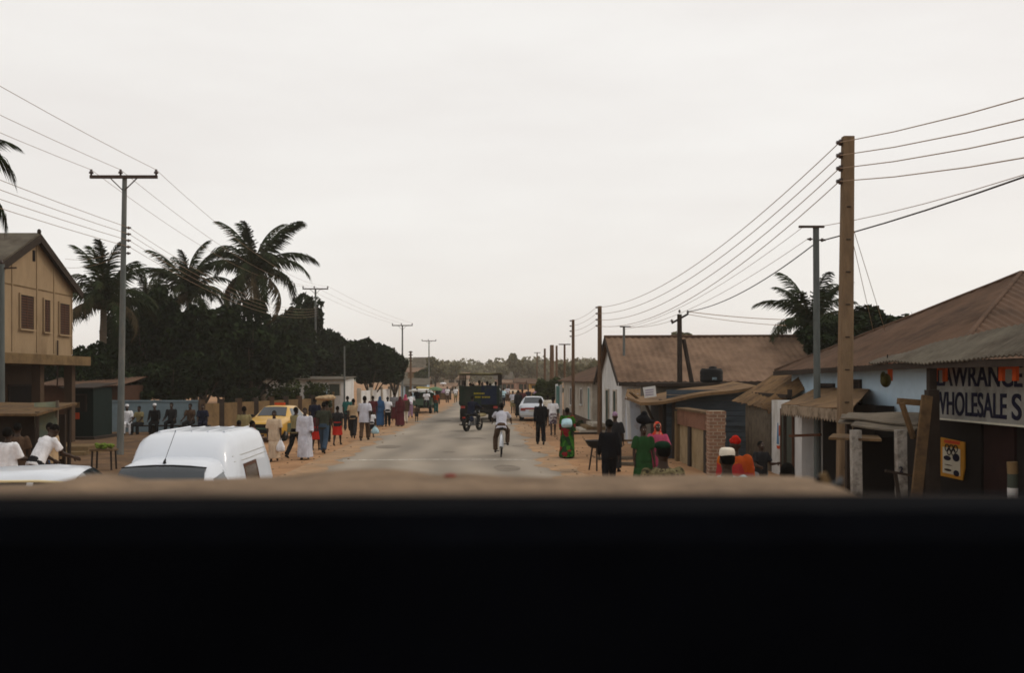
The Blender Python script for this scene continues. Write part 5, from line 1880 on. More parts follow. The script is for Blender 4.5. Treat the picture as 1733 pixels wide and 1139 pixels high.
MB().beam((7.75, 29.0, 2.05), (7.95, 26.2, 2.02), 0.09).build('rafter', M['timber_dark'], k)
for y in (28.9, 26.3):
    MB().beam((8.0, y, -0.1), (8.05, y, 2.2), 0.10).build('post', M['timber_dark'], k)

KX = 7.55
k = bld('kiosk', 'white kiosk with a grey-green door and a scalloped tan awning', (8, 24, 0), 'kiosk')
y0, y1, y2 = DX(1306, KX), DX(1357, KX), DX(1440, KX)
mb = MB()
hbox(mb, KX, 8.45, y1, y0, -0.1, 1.92)
mb.build('front_wall', M['wall_white'], k)
opening(k, 'door', KX, (DX(1325, KX) + DX(1344, KX)) / 2, 0.02, 1.68, DX(1325, KX) - DX(1344, KX), 'x', -1, M['door_green'], M['brown_frame'], False, 0.05)
pm = MB()
yy = DX(1317.5, KX)
zt = lambda py: HC + (HY - py) * yy / S
pm.prism([(KX, yy + 0.07, zt(716)), (KX, yy + 0.015, zt(716)), (KX, yy - 0.05, zt(752)), (KX, yy + 0.14, zt(752))], (1, 0, 0), 0.012)
o_ = pm.build('painted_gown', mat('mural_blue', (0.10, 0.22, 0.38), 0.9, 0.2, 8), k)
MB().prism([(KX, yy - 0.04, zt(720)), (KX, yy - 0.14, zt(720)), (KX, yy - 0.12, zt(738)), (KX, yy - 0.05, zt(738))], (1, 0, 0), 0.012).build('painted_panel', mat('mural_red', (0.42, 0.11, 0.06), 0.9, 0.2, 8), k)
MB().prism([(KX, yy + 0.16, zt(755)), (KX, yy - 0.14, zt(754)), (KX, yy - 0.10, zt(760)), (KX, yy + 0.10, zt(760))], (1, 0, 0), 0.012).build('painted_base', M['poster_red'], k)
mb = MB()
hbox(mb, KX + 0.5, 8.45, y2, y1 - 0.002, -0.1, 1.92)
mb.build('shop_recess', M['dark'], k)
mb = MB()
y0, y2 = 23.8, 19.3
mb.sheet((KX - 0.45, y0 + 0.05, 1.88), (KX - 0.45, y2, 1.88), (8.46, y2 + 2.6, 2.25), (8.46, y0 + 1.6, 2.25), 12, 4, wob=0.06, thick=0.02)
aw = mb.build('awning', M['rust_tan'], k)
mb = MB()
L = y0 + 0.05 - y2
for i in range(26):
    ya_, yb_ = y0 + 0.05 - L * i / 26, y0 + 0.05 - L * (i + 1) / 26
    ym = (ya_ + yb_) / 2
    x = KX - 0.45
    mb.prism([(x, ya_, 1.87), (x, yb_, 1.87), (x - 0.01, yb_, 1.68), (x - 0.015, ym, 1.60), (x - 0.01, ya_, 1.68)], (1, 0, 0), 0.012)
mb.build('fringe', mat('fringe_cloth', (0.30, 0.24, 0.18), 0.95, 0.2, 5, c2=(0.15, 0.115, 0.08), scale2=4), aw)
for y in (y2 + 0.05, y0 - 0.05):
    MB().beam((KX - 0.4, y, -0.05), (KX - 0.4, y, 1.86), 0.07).build('awning_post', M['timber_dark'], k)
MB().beam(W(1336, 738, 23.0), W(1390, 736, 22.6), 0.09, 0.06).build('hanging_shelf', mat('shelf_red', (0.14, 0.07, 0.045), 0.9, 0.3, 5), k)

# --- pale blue house with the pyramid roof
k = bld('house', 'pale blue house with a big brown corrugated pyramid roof on the right', (12, 23, 0))
mb = MB()
hbox(mb, 8.5, 17, 18.1, 27.6, -0.1, 2.82)
mb.build('wall', M['wall_blue'], k)
mb = MB()
ap = (12.6, 23.4, 4.97)
tri_roof(mb, (8.15, 28.0, 2.70), (8.15, 17.5, 2.82), ap)
tri_roof(mb, (8.15, 17.5, 2.82), (17.4, 17.5, 2.82), ap)
tri_roof(mb, (17.4, 28.0, 2.70), (8.15, 28.0, 2.70), ap)
rf = mb.build('roof', M['rust'], k)
mb = MB()
for e in ((8.15, 28.0, 2.70), (8.15, 17.5, 2.82), (17.4, 17.5, 2.82)):
    mb.tube([V(e).lerp(V(ap), i / 10) + V((0, 0, 0.02 + 0.015 * noise.noise(V((i * 1.7, e[0], e[1]))))) for i in range(11)], 0.045, 8)
mb.build('hip_cap', M['rust'], rf)
MB().beam((8.12, 28.0, 2.63), (8.12, 17.5, 2.75), 0.04, 0.12).build('eave_board', M['timber_dark'], k)
opening(k, 'window', 8.5, DX(1450, 8.5), 1.75, 2.4, 0.5, 'x', -1, M['dark'], M['timber_dark'])
opening(k, 'doorway', 8.5, DX(1440, 8.5) + 1.6, 0.0, 2.3, 1.0, 'x', -1, M['dark'], M['timber_dark'])

# --- wholesale shop
SX = 7.2
k = bld('shop', 'dark open-fronted shop under a grey corrugated awning at the right edge', (8, 14, 0))
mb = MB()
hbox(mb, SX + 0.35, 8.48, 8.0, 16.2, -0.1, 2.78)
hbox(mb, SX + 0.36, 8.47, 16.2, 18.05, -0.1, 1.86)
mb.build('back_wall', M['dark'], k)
mb = MB()
N_, Mv = 26, 6
A0, A1, B1, B0 = V((6.55, 17.0, 2.76)), V((6.55, 8.0, 2.76)), V((8.35, 8.0, 4.0)), V((7.05, 17.6, 2.87))
mb.sheet(A0, A1, B1, B0, 30, 6, 0.013, 75, 0.02, 0.06, rag=0.03)
aw = mb.build('awning', M['zinc'], k)
MB().beam((6.62, 16.9, 2.69), (6.62, 8.0, 2.69), 0.07, 0.09).build('awning_beam', M['timber_dark'], aw)
for y in (15.05, 9.2):
    MB().beam((6.75, y, -0.1), (6.75, y, 2.66), 0.11).build('post', M['timber_dark'] if y > 14 else M['timber'], k)
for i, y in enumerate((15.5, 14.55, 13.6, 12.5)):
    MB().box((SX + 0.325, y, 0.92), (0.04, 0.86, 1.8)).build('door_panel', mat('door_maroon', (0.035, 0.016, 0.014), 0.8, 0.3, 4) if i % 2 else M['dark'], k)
s = bld('shop_sign', 'cream shop sign reading LAWRANCE WHOLESALE S in dark navy capitals', (SX, 13.5, 1.85), 'sign')
mb = MB()
hbox(mb, SX - 0.03, SX + 0.03, 9.5, 16.0, 1.84, 2.74)
mb.build('board', M['sign'], s)
mb = MB()
hbox(mb, SX - 0.036, SX - 0.0305, 9.5, 16.0, 1.845, 1.87)
mb.build('edge_strip', M['paper'], s)
text('LAWRANCE', 'lettering', M['letter'], s, (SX - 0.036, 15.78, 2.375), (0, -1, 0), (0, 0, 1), 0.32, 2.5, bold=0.012)
text('WHOLESALE', 'lettering', M['letter'], s, (SX - 0.036, 15.88, 1.93), (0, -1, 0), (0, 0, 1), 0.36, 2.2, bold=0.012)
text('S', 'lettering', M['letter'], s, (SX - 0.036, 13.54, 1.93), (0, -1, 0), (0, 0, 1), 0.36, 0.24, bold=0.012)


def bunting(label, px, py, d, w, h, dark_bit=False):
    c = W(px, py, d)
    r = thing('hanging_ornament', label, 'decoration', c, 0, 'orange ornaments hanging from the shop awning')
    mb = MB()
    mb.box(c + V((0, 0, -h * 0.16)), (0.04, w, h * 0.32))
    for s in (-1, 1):
        mb.box(c + V((0, s * (w / 2 - w * 0.11), -h * 0.64)), (0.04, w * 0.22, h * 0.64))
    mb.build('cloth', M['orange'], r)
    MB().beam(c, V((c.x, c.y, 2.66)), 0.015).build('string', M['black'], r)
    return r


bunting('orange n-shaped hanging covering the first letter of LAWRANCE', 1591, 617, DX(1591, 6.95), 0.42, 0.27)
bunting('orange n-shaped hanging over the C of LAWRANCE', 1707, 615, DX(1707, 6.85), 0.44, 0.24)
c = W(1502, 616, 16.9)
r = thing('hanging_ornament', 'dark ornament with a narrow orange tassel at the awning corner', 'decoration', c, 0, 'orange ornaments hanging from the shop awning')
mb = MB()
mb.ell(c + V((-0.03, 0, -0.28)), (0.09, 0.09, 0.12))
mb.ell(c + V((-0.07, 0, -0.22)), (0.05, 0.05, 0.09))
mb.build('bundle', mat('bundle_dark', (0.06, 0.05, 0.015), 0.9, 0.4, 12), r)
MB().box(c + V((0.045, 0, -0.14)), (0.07, 0.05, 0.3)).build('tassel', M['orange'], r)
MB().beam(c, c + V((0, 0, 0.16)), 0.014).build('string', M['black'], r)

PX_ = SX + 0.27
k = bld('poster', 'yellow poster with a red heading strip and five interlocked rings on the dark shop front', (PX_, 15, 1.2), 'poster')
ya, yb = DX(1593, PX_), DX(1633, PX_)
z1, z0 = 1.53, 0.90
MB().prism([(PX_, ya, z1), (PX_, yb, z1 - 0.03), (PX_, yb, z0 + 0.20), (PX_, yb + 0.07, z0), (PX_, ya, z0)], (1, 0, 0), 0.02).build('sheet', M['poster'], k)
w = ya - yb
MB().box((PX_ - 0.014, (ya + yb) / 2 + 0.02, z0 + 0.27), (0.006, w * 0.74, 0.42)).build('picture_panel', M['paper'], k)
MB().box((PX_ - 0.014, (ya + yb) / 2 + 0.0, z1 - 0.055), (0.006, w * 0.66, 0.05)).build('heading_strip', M['poster_red'], k)
for i, (dy, dz) in enumerate(((0.155, 0), (0, 0), (-0.155, 0), (0.078, -0.055), (-0.078, -0.055))):
    mb = MB()
    cen = V((PX_ - 0.021, (ya + yb) / 2 + 0.01 + dy * 0.95, z1 - 0.155 + dz))
    mb.tube([cen + V((0, math.cos(a * math.pi / 10) * 0.062, math.sin(a * math.pi / 10) * 0.055)) for a in range(21)], 0.0085, 5)
    mb.build('ring', M['letter'] if i in (0, 2) else M['timber_dark'], k)
for q, (dy, z, sy, sz) in enumerate(((-0.16, 1.24, 0.24, 0.13), (0.14, 1.21, 0.26, 0.08), (-0.17, 0.99, 0.2, 0.10), (0.12, 1.02, 0.26, 0.04), (0.1, 1.10, 0.28, 0.015))):
    MB().ell((PX_ - 0.02, (ya + yb) / 2 + 0.01 + dy, z), (0.005, sy / 2, sz / 2), 14, 8).build('print_patch', M['letter'] if q < 3 else M['timber_dark'], k)

# --- rough stall in front of the shop
k = bld('roadside_stall', 'rickety timber stall with whitewashed posts and layered plank roof before the shop', G(1500, 15.3), 'stall')
for (pa, pb, pc_, pd, t) in (((1418, 716, 16.6), (1560, 726, 14.6), (1566, 704, 15.6), (1425, 700, 17.4), 0.03), ((1422, 709, 16.5), (1552, 717, 14.9), (1560, 700, 15.8), (1436, 697, 17.2), 0.025),
                             ((1440, 722, 15.6), (1545, 732, 14.5), (1556, 720, 15.0), (1450, 713, 16.3), 0.025)):
    MB().sheet(W(*pa), W(*pb), W(*pc_), W(*pd), 8, 3, wob=0.05, thick=t).build('roof_sheet', M['timber_grey'], k)
for px, d in ((1451, 15.0), (1527, 14.6)):
    MB().beam(G(px, d, -0.1), W(px - 3, 728, d), 0.14, 0.12).build('white_post', M['post_white'], k)
for px, d in ((1436, 17.0), (1560, 15.4)):
    MB().beam(G(px, d, -0.1), W(px, 712, d), 0.09).build('rear_post', M['timber_dark'], k)
mb = MB()
mb.sheet(W(1402, 741, 15.4), W(1492, 744, 14.6), W(1486, 737, 15.3), W(1410, 735, 16.2), 5, 2, wob=0.02, thick=0.035)
mb.build('shelf_board', M['timber'], k)
MB().prism([W(1458, 742, 15.6), W(1522, 738, 15.6), G(1522, 15.6), G(1458, 15.6)], (0, 1, 0), 0.04).build('back_board', M['dark'], k)
text('2', 'painted_number', M['letter'], k, W(1522, 800, 14.52), (1, 0, 0), (0, 0, 1), 0.085, 0.055)
k = bld('broken_scaffold', 'broken wooden frame with a leaning brown plank beside the shop sign', G(1560, 14.2), 'timber frame')
MB().beam(G(1580, 14.6, -0.1), W(1577, 660, 14.6), 0.16, 0.14).build('upright', M['timber_dark'], k)
MB().beam(G(1540, 13.9, 0.0), W(1569, 670, 14.3), 0.15, 0.05).build('leaning_plank', M['timber'], k)
MB().beam(W(1520, 679, 14.5), W(1572, 683, 14.5), 0.09).build('crossbar', M['timber'], k)
MB().beam(W(1526, 682, 14.45), W(1546, 742, 14.5), 0.07, 0.05).build('strut', M['timber'], k)
MB().beam(W(1498, 797, 14.2), W(1548, 806, 14.2), 0.035).build('thin_branch', M['timber_dark'], k)
MB().beam(W(1515, 800, 14.25), G(1535, 14.25), 0.045).build('lower_strut', M['timber_dark'], k)
k = bld('painted_post', 'short ochre and white banded post at the right edge', G(1714, 13.0), 'post')
MB().tube([G(1714, 13.0, -0.1), W(1714, 826, 13.0)], 0.065, 10).build('base', M['wall_white'], k)
MB().tube([W(1714, 826, 13.0), W(1714, 802, 13.0)], 0.065, 10).build('band', M['door_green'], k)
MB().tube([W(1714, 802, 13.0), W(1713, 782, 13.0)], 0.066, 10).build('upper_band', M['wall_ochre'], k)

# --- clutter on the right verge
k = bld('timber_pile', 'low bench of rough planks and trestles in front of the lean-to', G(1062, 32.5), 'bench')
c = G(1062, 32.5)
MB().box(c + V((0, 0, 0.46)), (1.25, 0.34, 0.05)).build('plank', M['timber'], k)
for s in (-1, 1):
    MB().beam(c + V((s * 0.45, -0.1, -0.05)), c + V((s * 0.25, 0.1, 0.44)), 0.05).build('leg', M['timber_dark'], k)
    MB().beam(c + V((s * 0.25, -0.1, -0.05)), c + V((s * 0.5, 0.1, 0.44)), 0.05).build('leg', M['timber_dark'], k)
for i, (px, d, a, L, lb) in enumerate(((1052, 30.5, 0.15, 1.5, 'weathered grey plank lying on the sand before the bench'), (1060, 28.5, -0.2, 1.2, 'pale broken plank on the sand nearest the woman in green'), (985, 44.2, 0.1, 1.6, 'dark beam lying below the concrete steps'))):
    c = G(px, d)
    m_ = MB()
    m_.box(c + V((0, 0, 0.05)), (L, 0.16, 0.08), a)
    tag(m_.build('plank', M['timber_grey'] if i < 2 else M['timber_dark']), lb, 'plank', 'planks on the ground')
k = bld('cooking_stall', 'small dark stand holding a wide black basin beside the man in black', G(1010, 27), 'stand')
c = G(1010, 27)
for i in range(3):
    a = i * 2.1 + 0.4
    MB().beam(c + V((math.cos(a) * 0.25, math.sin(a) * 0.25, -0.05)), c + V((math.cos(a) * 0.14, math.sin(a) * 0.14, 0.62)), 0.04).build('leg', M['timber_dark'], k)
MB().lathe(c + V((0, 0, 0.6)), [(0.14, 0.0), (0.24, 0.06), (0.32, 0.2), (0.34, 0.21), (0.30, 0.20), (0.1, 0.08)], 'Z', 20).build('basin', M['black'], k)
# ------------------------------------------------------------------ vehicles
def van():
    r = thing('delivery_van', 'white high-roofed panel van facing the viewer with an aerial on its cab roof', 'van', (-3.84, 12.75, 0), R(1.5))
    cab = Shell([(-2.3, 0.60, 0.64, 0.50, 0.50, 0.56), (-2.22, 0.70, 0.74, 0.60, 0.60, 0.72), (-1.6, 0.76, 0.785, 0.78, 0.64, 0.93), (-1.45, 0.77, 0.79, 0.82, 0.64, 0.97), (-0.98, 0.775, 0.79, 0.86, 0.545, 1.40),
                 (-0.80, 0.775, 0.79, 0.86, 0.55, 1.475), (-0.45, 0.775, 0.79, 0.86, 0.56, 1.50), (0.02, 0.775, 0.79, 0.86, 0.57, 1.50)], 0.22)
    cab.build('cab', M['carwhite'], r)
    box = Shell([(-0.36, 0.775, 0.79, 0.88, 0.57, 1.40), (-0.30, 0.775, 0.792, 0.88, 0.60, 1.50), (-0.20, 0.775, 0.795, 0.88, 0.59, 1.62), (-0.06, 0.775, 0.797, 0.88, 0.605, 1.72), (0.10, 0.775, 0.80, 0.88, 0.615, 1.765), (0.35, 0.775, 0.80, 0.88, 0.62, 1.785),
                 (1.2, 0.775, 0.80, 0.88, 0.62, 1.79), (1.85, 0.775, 0.80, 0.88, 0.615, 1.775), (1.98, 0.77, 0.79, 0.88, 0.60, 1.73), (2.03, 0.74, 0.76, 0.88, 0.60, 1.66)], 0.225)
    b = box.build('cargo_box', M['carwhite'], r)
    rb = MB()
    for x in (-0.42, -0.21, 0.0, 0.21, 0.42):
        rb.tube([(x, y, 1.79 + 0.004 * math.sin(y * 3)) for y in (0.30, 0.6, 1.0, 1.4, 1.8)], 0.016, 6)
    rb.build('roof_rib', M['carwhite'], b, False)
    for sd in (-1, 1):
        for z in (1.43, 1.50):
            mb = MB()
            mb.tube([(sd * (box.x_at(y, z) + 0.001), y, z) for y in (-0.1, 0.3, 0.8, 1.3, 1.85)], 0.008, 5)
            mb.build('side_crease', M['palegrey_trim'], b, False)
        box.panel('side_window', ((0.25, 0.90), (0.95, 0.90), (0.95, 1.34), (0.25, 1.34)), sd, mat('window_tan_reflect', (0.16, 0.12, 0.085), 0.12, 0.3, 2, bump=0, spec=0.7), b, 0.004)
        f = MB()
        for q in (((0.21, 0.86), (0.25, 0.86), (0.25, 1.38), (0.21, 1.38)), ((0.95, 0.86), (0.99, 0.86), (0.99, 1.38), (0.95, 1.38)), ((0.25, 1.34), (0.95, 1.34), (0.95, 1.38), (0.25, 1.38)), ((0.25, 0.86), (0.95, 0.86), (0.95, 0.90), (0.25, 0.90))):
            box.panel('frame', q, sd, None, None, 0.010, 3, f)
        f.build('window_frame', M['brown_frame'], b, False)
        cab.panel('door_window', ((-1.12, 0.95), (-0.45, 0.95), (-0.45, 1.34), (-0.88, 1.30)), sd, M['carglass'], r)
        MB().ell((sd * 0.93, -1.12, 0.98), (0.09, 0.05, 0.08)).build('mirror', M['black'], r, False)
        MB().lathe((sd * 0.50, -2.27, 0.60), [(0.09, 0.05), (0.10, 0.0), (0.08, -0.03), (0.02, -0.04)], 'Y', 16).build('headlight', M['lamp_clear'], r, False)
    cab.screen('windscreen', -1.45, -0.92, 0.0, M['carglass'], r, f0=0.05, f1=0.98)
    sl = MB()
    cab_r = [(-0.93, 1.432), (-0.95, 1.42)]
    sl.tube([(x, -0.915, 1.458 - 0.03 * (x / 0.5) ** 2) for x in (-0.5, -0.3, -0.1, 0.1, 0.3, 0.5)], 0.012, 6)
    sl.build('screen_seal', M['rubber'], r, False)
    a = MB()
    a.tube([(-0.02, -0.83, 1.475), (-0.02, -0.825, 1.50), (-0.015, -0.81, 1.53)], [0.022, 0.017, 0.008], 8)
    a.build('aerial_base', M['black'], r, False)
    MB().tube([(-0.015, -0.81, 1.53), (0.035, -0.55, 1.86)], 0.0035, 5).build('aerial', M['black'], r, False)
    for x in (-0.3, 0.12):
        MB().tube([(x, -1.46, 1.02), (x + 0.18, -1.24, 1.19), (x + 0.34, -1.10, 1.31)], 0.008, 5).build('wiper', M['black'], r, False)
    for sd in (-1, 1):
        mb = MB()
        for q in (((-0.42, 0.35), (-0.405, 0.35), (-0.405, 1.36), (-0.42, 1.36)), ((-1.2, 0.35), (-1.185, 0.35), (-1.185, 0.92), (-1.2, 0.92))):
            cab.panel('seam', q, sd, None, None, 0.002, 4, mb)
        mb.build('door_seam', M['black'], r, False)
    MB().box((0, -2.33, 0.38), (1.5, 0.14, 0.18)).build('bumper', M['black'], r, False)
    MB().box((0, -2.27, 0.62), (0.72, 0.06, 0.14)).build('grille', M['black'], r, False)
    wheels(r, [(sx * 0.70, y) for sx in (-1, 1) for y in (-1.55, 1.15)], 0.28)


M['palegrey_trim'] = mat('trim_grey', (0.45, 0.45, 0.44), 0.6, 0.05, 4, bump=0)
van()
wc = car('white car showing only its curved roof and bright drip rail, lower left', (-4.98, 11.65, 0), R(103), M['carwhite'], zroof=1.45, wide=0.66)
for s in (-1, 1):
    MB().tube([(s * 0.70, y, z) for y, z in ((-0.30, 1.30), (-0.15, 1.345), (0.1, 1.365), (0.5, 1.37), (0.95, 1.35), (1.1, 1.28))], 0.016, 6).build('drip_rail', mat('rail_lit_cream', (0.62, 0.52, 0.32), 0.4, 0.05, 4, bump=0, spec=0.4), wc, False)  # pale yellow puts the warm light on the roof edge into the colour
tx = car('yellow taxi with a green lower body facing the viewer before the ochre wall', G(470, 41), R(-6), M['caryellow'], M['cargreen'], trim=M['black'], zroof=1.36)
mb = MB()
mb.box((0, 0.3, 1.43), (0.42, 0.14, 0.10))
mb.build('roof_sign', M['poster_red'], tx, False)
ws = car('white sedan seen from behind, parked on the right verge', G(903, 59.5), R(176), M['carwhite'], None, trim=M['carsilver'], zroof=1.40)
MB().box((0, 2.12, 0.74), (0.9, 0.08, 0.10)).build('lamp_band', M['red_lamp'], ws, False)
MB().box((0, 2.23, 0.62), (0.42, 0.02, 0.10)).build('number_plate', M['paper'], ws, False)

# small pickup with canopy
r = thing('pickup_truck', 'small dark green pickup with a cream canopy full of people, on the left verge', 'pickup', G(711, 70), R(-4))
MB().box((0, 1.4, 0.62), (1.5, 2.8, 0.12)).build('load_bed', M['black'], r, False)
MB().box((0, 0.02, 0.80), (1.45, 0.05, 0.46), 0).build('tailgate', M['cargreen'], r, False)
for s in (-1, 1):
    MB().box((s * 0.75, 1.3, 0.85), (0.06, 2.5, 0.5)).build('side_panel', M['cargreen'], r, False)
    for y in (0.1, 2.5):
        MB().beam((s * 0.7, y, 0.6), (s * 0.66, y, 1.68), 0.05).build('canopy_post', M['black'], r, False)
MB().sheet((-0.8, -0.1, 1.66), (0.8, -0.1, 1.66), (0.8, 2.7, 1.70), (-0.8, 2.7, 1.70), 6, 4, wob=0.03, thick=0.10).build('canopy', M['wall_white'], r, False)
Shell([(2.75, 0.70, 0.74, 0.95, 0.62, 1.45), (3.5, 0.74, 0.77, 0.95, 0.62, 1.48), (4.0, 0.74, 0.77, 0.9, 0.66, 0.98), (4.7, 0.70, 0.74, 0.7, 0.64, 0.86)], 0.3).build('cab', M['cargreen'], r, False)
wheels(r, [(sx * 0.66, y) for sx in (-1, 1) for y in (0.6, 3.9)], 0.31)

# passenger truck seen from behind
TR = thing('passenger_truck', 'dark green open-backed truck with a roof frame carrying passengers down the road', 'truck', G(811, 56), R(-3))
MB().box((0, 3.0, 0.80), (0.9, 5.6, 0.22)).build('chassis', M['black'], TR, False)
MB().box((0, 2.2, 0.98), (2.2, 4.4, 0.10)).build('bed_floor', M['timber_dark'], TR, False)
tg = MB()
tg.box((0, 0.0, 1.50), (2.2, 0.07, 1.10))
for z in (1.05, 1.95):
    tg.box((0, -0.045, z), (2.22, 0.05, 0.07))
for x in (-1.06, -0.36, 0.36, 1.06):
    tg.box((x, -0.05, 1.5), (0.07, 0.05, 1.08))
tgo = tg.build('tailgate', M['trucktar'], TR, False)
mb = MB()
mb.sheet((0.12, -0.10, 1.02), (0.98, -0.10, 1.02), (0.98, -0.09, 2.06), (0.12, -0.09, 2.06), 8, 8, wob=0.05, thick=0.02)
mb.build('blue_tarp', M['truckblue'], tgo, False)
rnd = random.Random(12)
mb = MB()
x = -0.30
for i, w in enumerate((0.07, 0.06, 0.08, 0.06, 0.07, 0.05, 0.07, 0.06)):
    mb.box((x + w / 2, -0.135, 1.635), (w * 0.75, 0.01, 0.085))
    x += w + 0.012
x = -0.46
for i, w in enumerate((0.08, 0.06, 0, 0.06, 0.08, 0.07, 0.07, 0, 0.07, 0.06, 0.08, 0.06, 0.07, 0.06)):
    if w:
        mb.box((x + w / 2, -0.135, 1.43), (w * 0.75, 0.01, 0.085))
    x += (w or 0.05) + 0.012
mb.build('yellow_lettering', M['yellow_paint'], tgo, False)
for s in (-1, 1):
    sp = MB()
    for i in range(5):
        sp.box((s * 1.12, 2.2, 1.12 + i * 0.22), (0.05, 4.4, 0.17))
    sp.build('side_boards', M['trucktar'], TR, False)
    for y in (0.05, 1.5, 2.95, 4.35):
        MB().beam((s * 1.10, y, 1.0), (s * 1.08, y, 2.74), 0.075).build('roof_post', M['timber_dark'], TR, False)
    MB().beam((s * 1.08, 0.0, 2.72), (s * 1.08, 4.4, 2.74), 0.08).build('roof_rail', M['timber_dark'], TR, False)
    MB().box((s * 0.92, -0.06, 0.86), (0.24, 0.08, 0.13)).build('tail_light', M['red_lamp'], TR, False)
    MB().box((s * 0.80, 0.30, 0.44), (0.62, 0.03, 0.56)).build('mudflap', M['rubber'], TR, False)
    MB().box((s * 0.86, 2.2, 1.42), (0.38, 4.2, 0.06)).build('bench', M['timber'], TR, False)
cv = MB()
for i in range(3):
    pass
cv.sheet((-1.16, -0.1, 2.76), (1.24, -0.1, 2.75), (1.2, 4.5, 2.80), (-1.16, 4.5, 2.80), 10, 8, wob=0.09, thick=0.05)
cv.build('canopy', mat('canopy_olive', (0.13, 0.11, 0.04), 0.9, 0.3, 3, c2=(0.07, 0.05, 0.035)), TR, False)
MB().beam((-1.1, -0.02, 2.70), (1.26, -0.02, 2.69), 0.09).build('cross_rail', M['timber_dark'], TR, False)
MB().box((0, -0.1, 0.66), (2.1, 0.12, 0.12)).build('bumper', M['black'], TR, False)
MB().lathe((0.0, 1.0, 0.50), [(0.06, -1.0), (0.08, -0.3), (0.2, -0.12), (0.22, 0.1), (0.08, 0.3), (0.06, 1.0)], 'X', 14).build('rear_axle', M['black'], TR, False)
MB().ell((0.10, 0.0, 0.44), (0.32, 0.12, 0.12)).build('pale_low_shape', mat('pale_cream', (0.50, 0.42, 0.25), 0.9, 0.2, 6), TR, False)  # pale cream ellipsoid low under the tailgate
Shell([(4.55, 1.05, 1.08, 1.4, 0.95, 2.02), (5.6, 1.05, 1.08, 1.4, 0.95, 2.05), (6.3, 1.05, 1.08, 1.4, 0.9, 1.55), (6.9, 0.95, 1.0, 1.2, 0.85, 1.35)], 0.6).build('cab', M['trucktar'], TR, False)
MB().box((0, 0.9, 0.69), (2.1, 1.5, 0.46)).build('underrun_panel', M['black'], TR, False)
wheels(TR, [(sx * x_, y) for sx in (-1, 1) for x_, y in ((0.98, 1.0), (0.68, 1.0), (0.92, 5.4))], 0.48, 0.28)

# bicycle and motorbike
def wheel_at(parent, y, r, tyre, rim_m, spokes=18, w=0.02):
    mb = MB()
    mb.tube([(0, y + math.cos(a * math.pi / 16) * (r - w), r + math.sin(a * math.pi / 16) * (r - w)) for a in range(33)], w, 8, caps=False)
    t = mb.build('wheel', tyre, parent, False)
    mb = MB()
    mb.tube([(0, y + math.cos(a * math.pi / 16) * (r - w * 2.3), r + math.sin(a * math.pi / 16) * (r - w * 2.3)) for a in range(33)], w * 0.5, 6, caps=False)
    for i in range(spokes):
        a = 2 * math.pi * i / spokes
        mb.tube([(0.018 * (-1) ** i, y, r), (0, y + math.cos(a) * (r - w * 2.3), r + math.sin(a) * (r - w * 2.3))], 0.0018 if w < 0.03 else 0.004, 4)
    mb.lathe((0, y, r), [(0.02, -0.05), (0.03, -0.03), (0.03, 0.03), (0.02, 0.05)], 'X', 10)
    mb.build('rim', rim_m, t, False)


cx = G(848.5, 31.7)
r = thing('bicycle', 'pale framed bicycle ridden away down the middle of the road', 'bicycle', cx, R(178))
wheel_at(r, 0.32, 0.335, M['rubber'], M['steel'])
wheel_at(r, -0.78, 0.335, M['rubber'], M['steel'])
f = MB()
BB, ST_, HT, HB = V((0, -0.18, 0.29)), V((0, 0.02, 0.80)), V((0, -0.60, 0.86)), V((0, -0.63, 0.74))
for a, b_, q in ((BB, ST_, 0.017), (ST_, HT, 0.016), (BB, HB, 0.019), (HT, HB, 0.02)):
    f.tube([a, b_], q, 8)
for s in (-1, 1):
    f.tube([BB + V((s * 0.03, 0, 0)), V((s * 0.055, 0.32, 0.335))], 0.011, 6)
    f.tube([ST_ + V((s * 0.02, 0, -0.03)), V((s * 0.055, 0.32, 0.335))], 0.010, 6)
    f.tube([HB, V((s * 0.045, -0.70, 0.6)), V((s * 0.05, -0.78, 0.335))], 0.012, 6)
f.build('frame', M['carwhite'], r, False)
MB().tube([(-0.29, -0.50, 1.0), (-0.2, -0.62, 1.03), (0, -0.62, 1.0), (0.2, -0.62, 1.03), (0.29, -0.50, 1.0)], 0.013, 8).build('handlebar', M['chrome'], r, False)
MB().tube([(0, -0.60, 0.86), (0, -0.61, 1.0)], 0.013, 8).build('stem', M['chrome'], r, False)
MB().tube([(0, 0.02, 0.78), (0, 0.03, 0.88)], 0.013, 8).build('seat_post', M['chrome'], r, False)
MB().ell((0, 0.05, 0.90), (0.09, 0.15, 0.04)).build('saddle', M['black'], r, False)
g = MB().tube([(0, 0.32 + math.cos(a) * 0.37, 0.335 + math.sin(a) * 0.37) for a in (0.1, 0.5, 0.9, 1.3, 1.7, 2.1)], 0.025, 6)
g.build('mudguard', M['carwhite'], r, False)
c_ = MB()
c_.lathe(BB, [(0.02, -0.06), (0.09, -0.035), (0.09, -0.03), (0.02, 0.06)], 'X', 16)
c_.tube([BB + V((-0.06, 0, 0)), BB + V((-0.07, -0.06, 0.10))], 0.009, 6)
c_.tube([BB + V((0.06, 0, 0)), BB + V((0.07, 0.06, -0.12))], 0.009, 6)
c_.build('crank', M['steel'], r, False)
for s, y, z in ((-1, -0.24, 0.39), (1, -0.12, 0.17)):
    MB().box((s * 0.12, y, z), (0.10, 0.09, 0.02)).build('pedal', M['rubber'], r, False)
person('person in a pale lilac-white shirt riding the bicycle, seen from behind', cx, 1.72, 178, 'cycle', [('tshirt', 'shirt', C['palegrey']), ('trousers', 'trousers', C['brown'])])

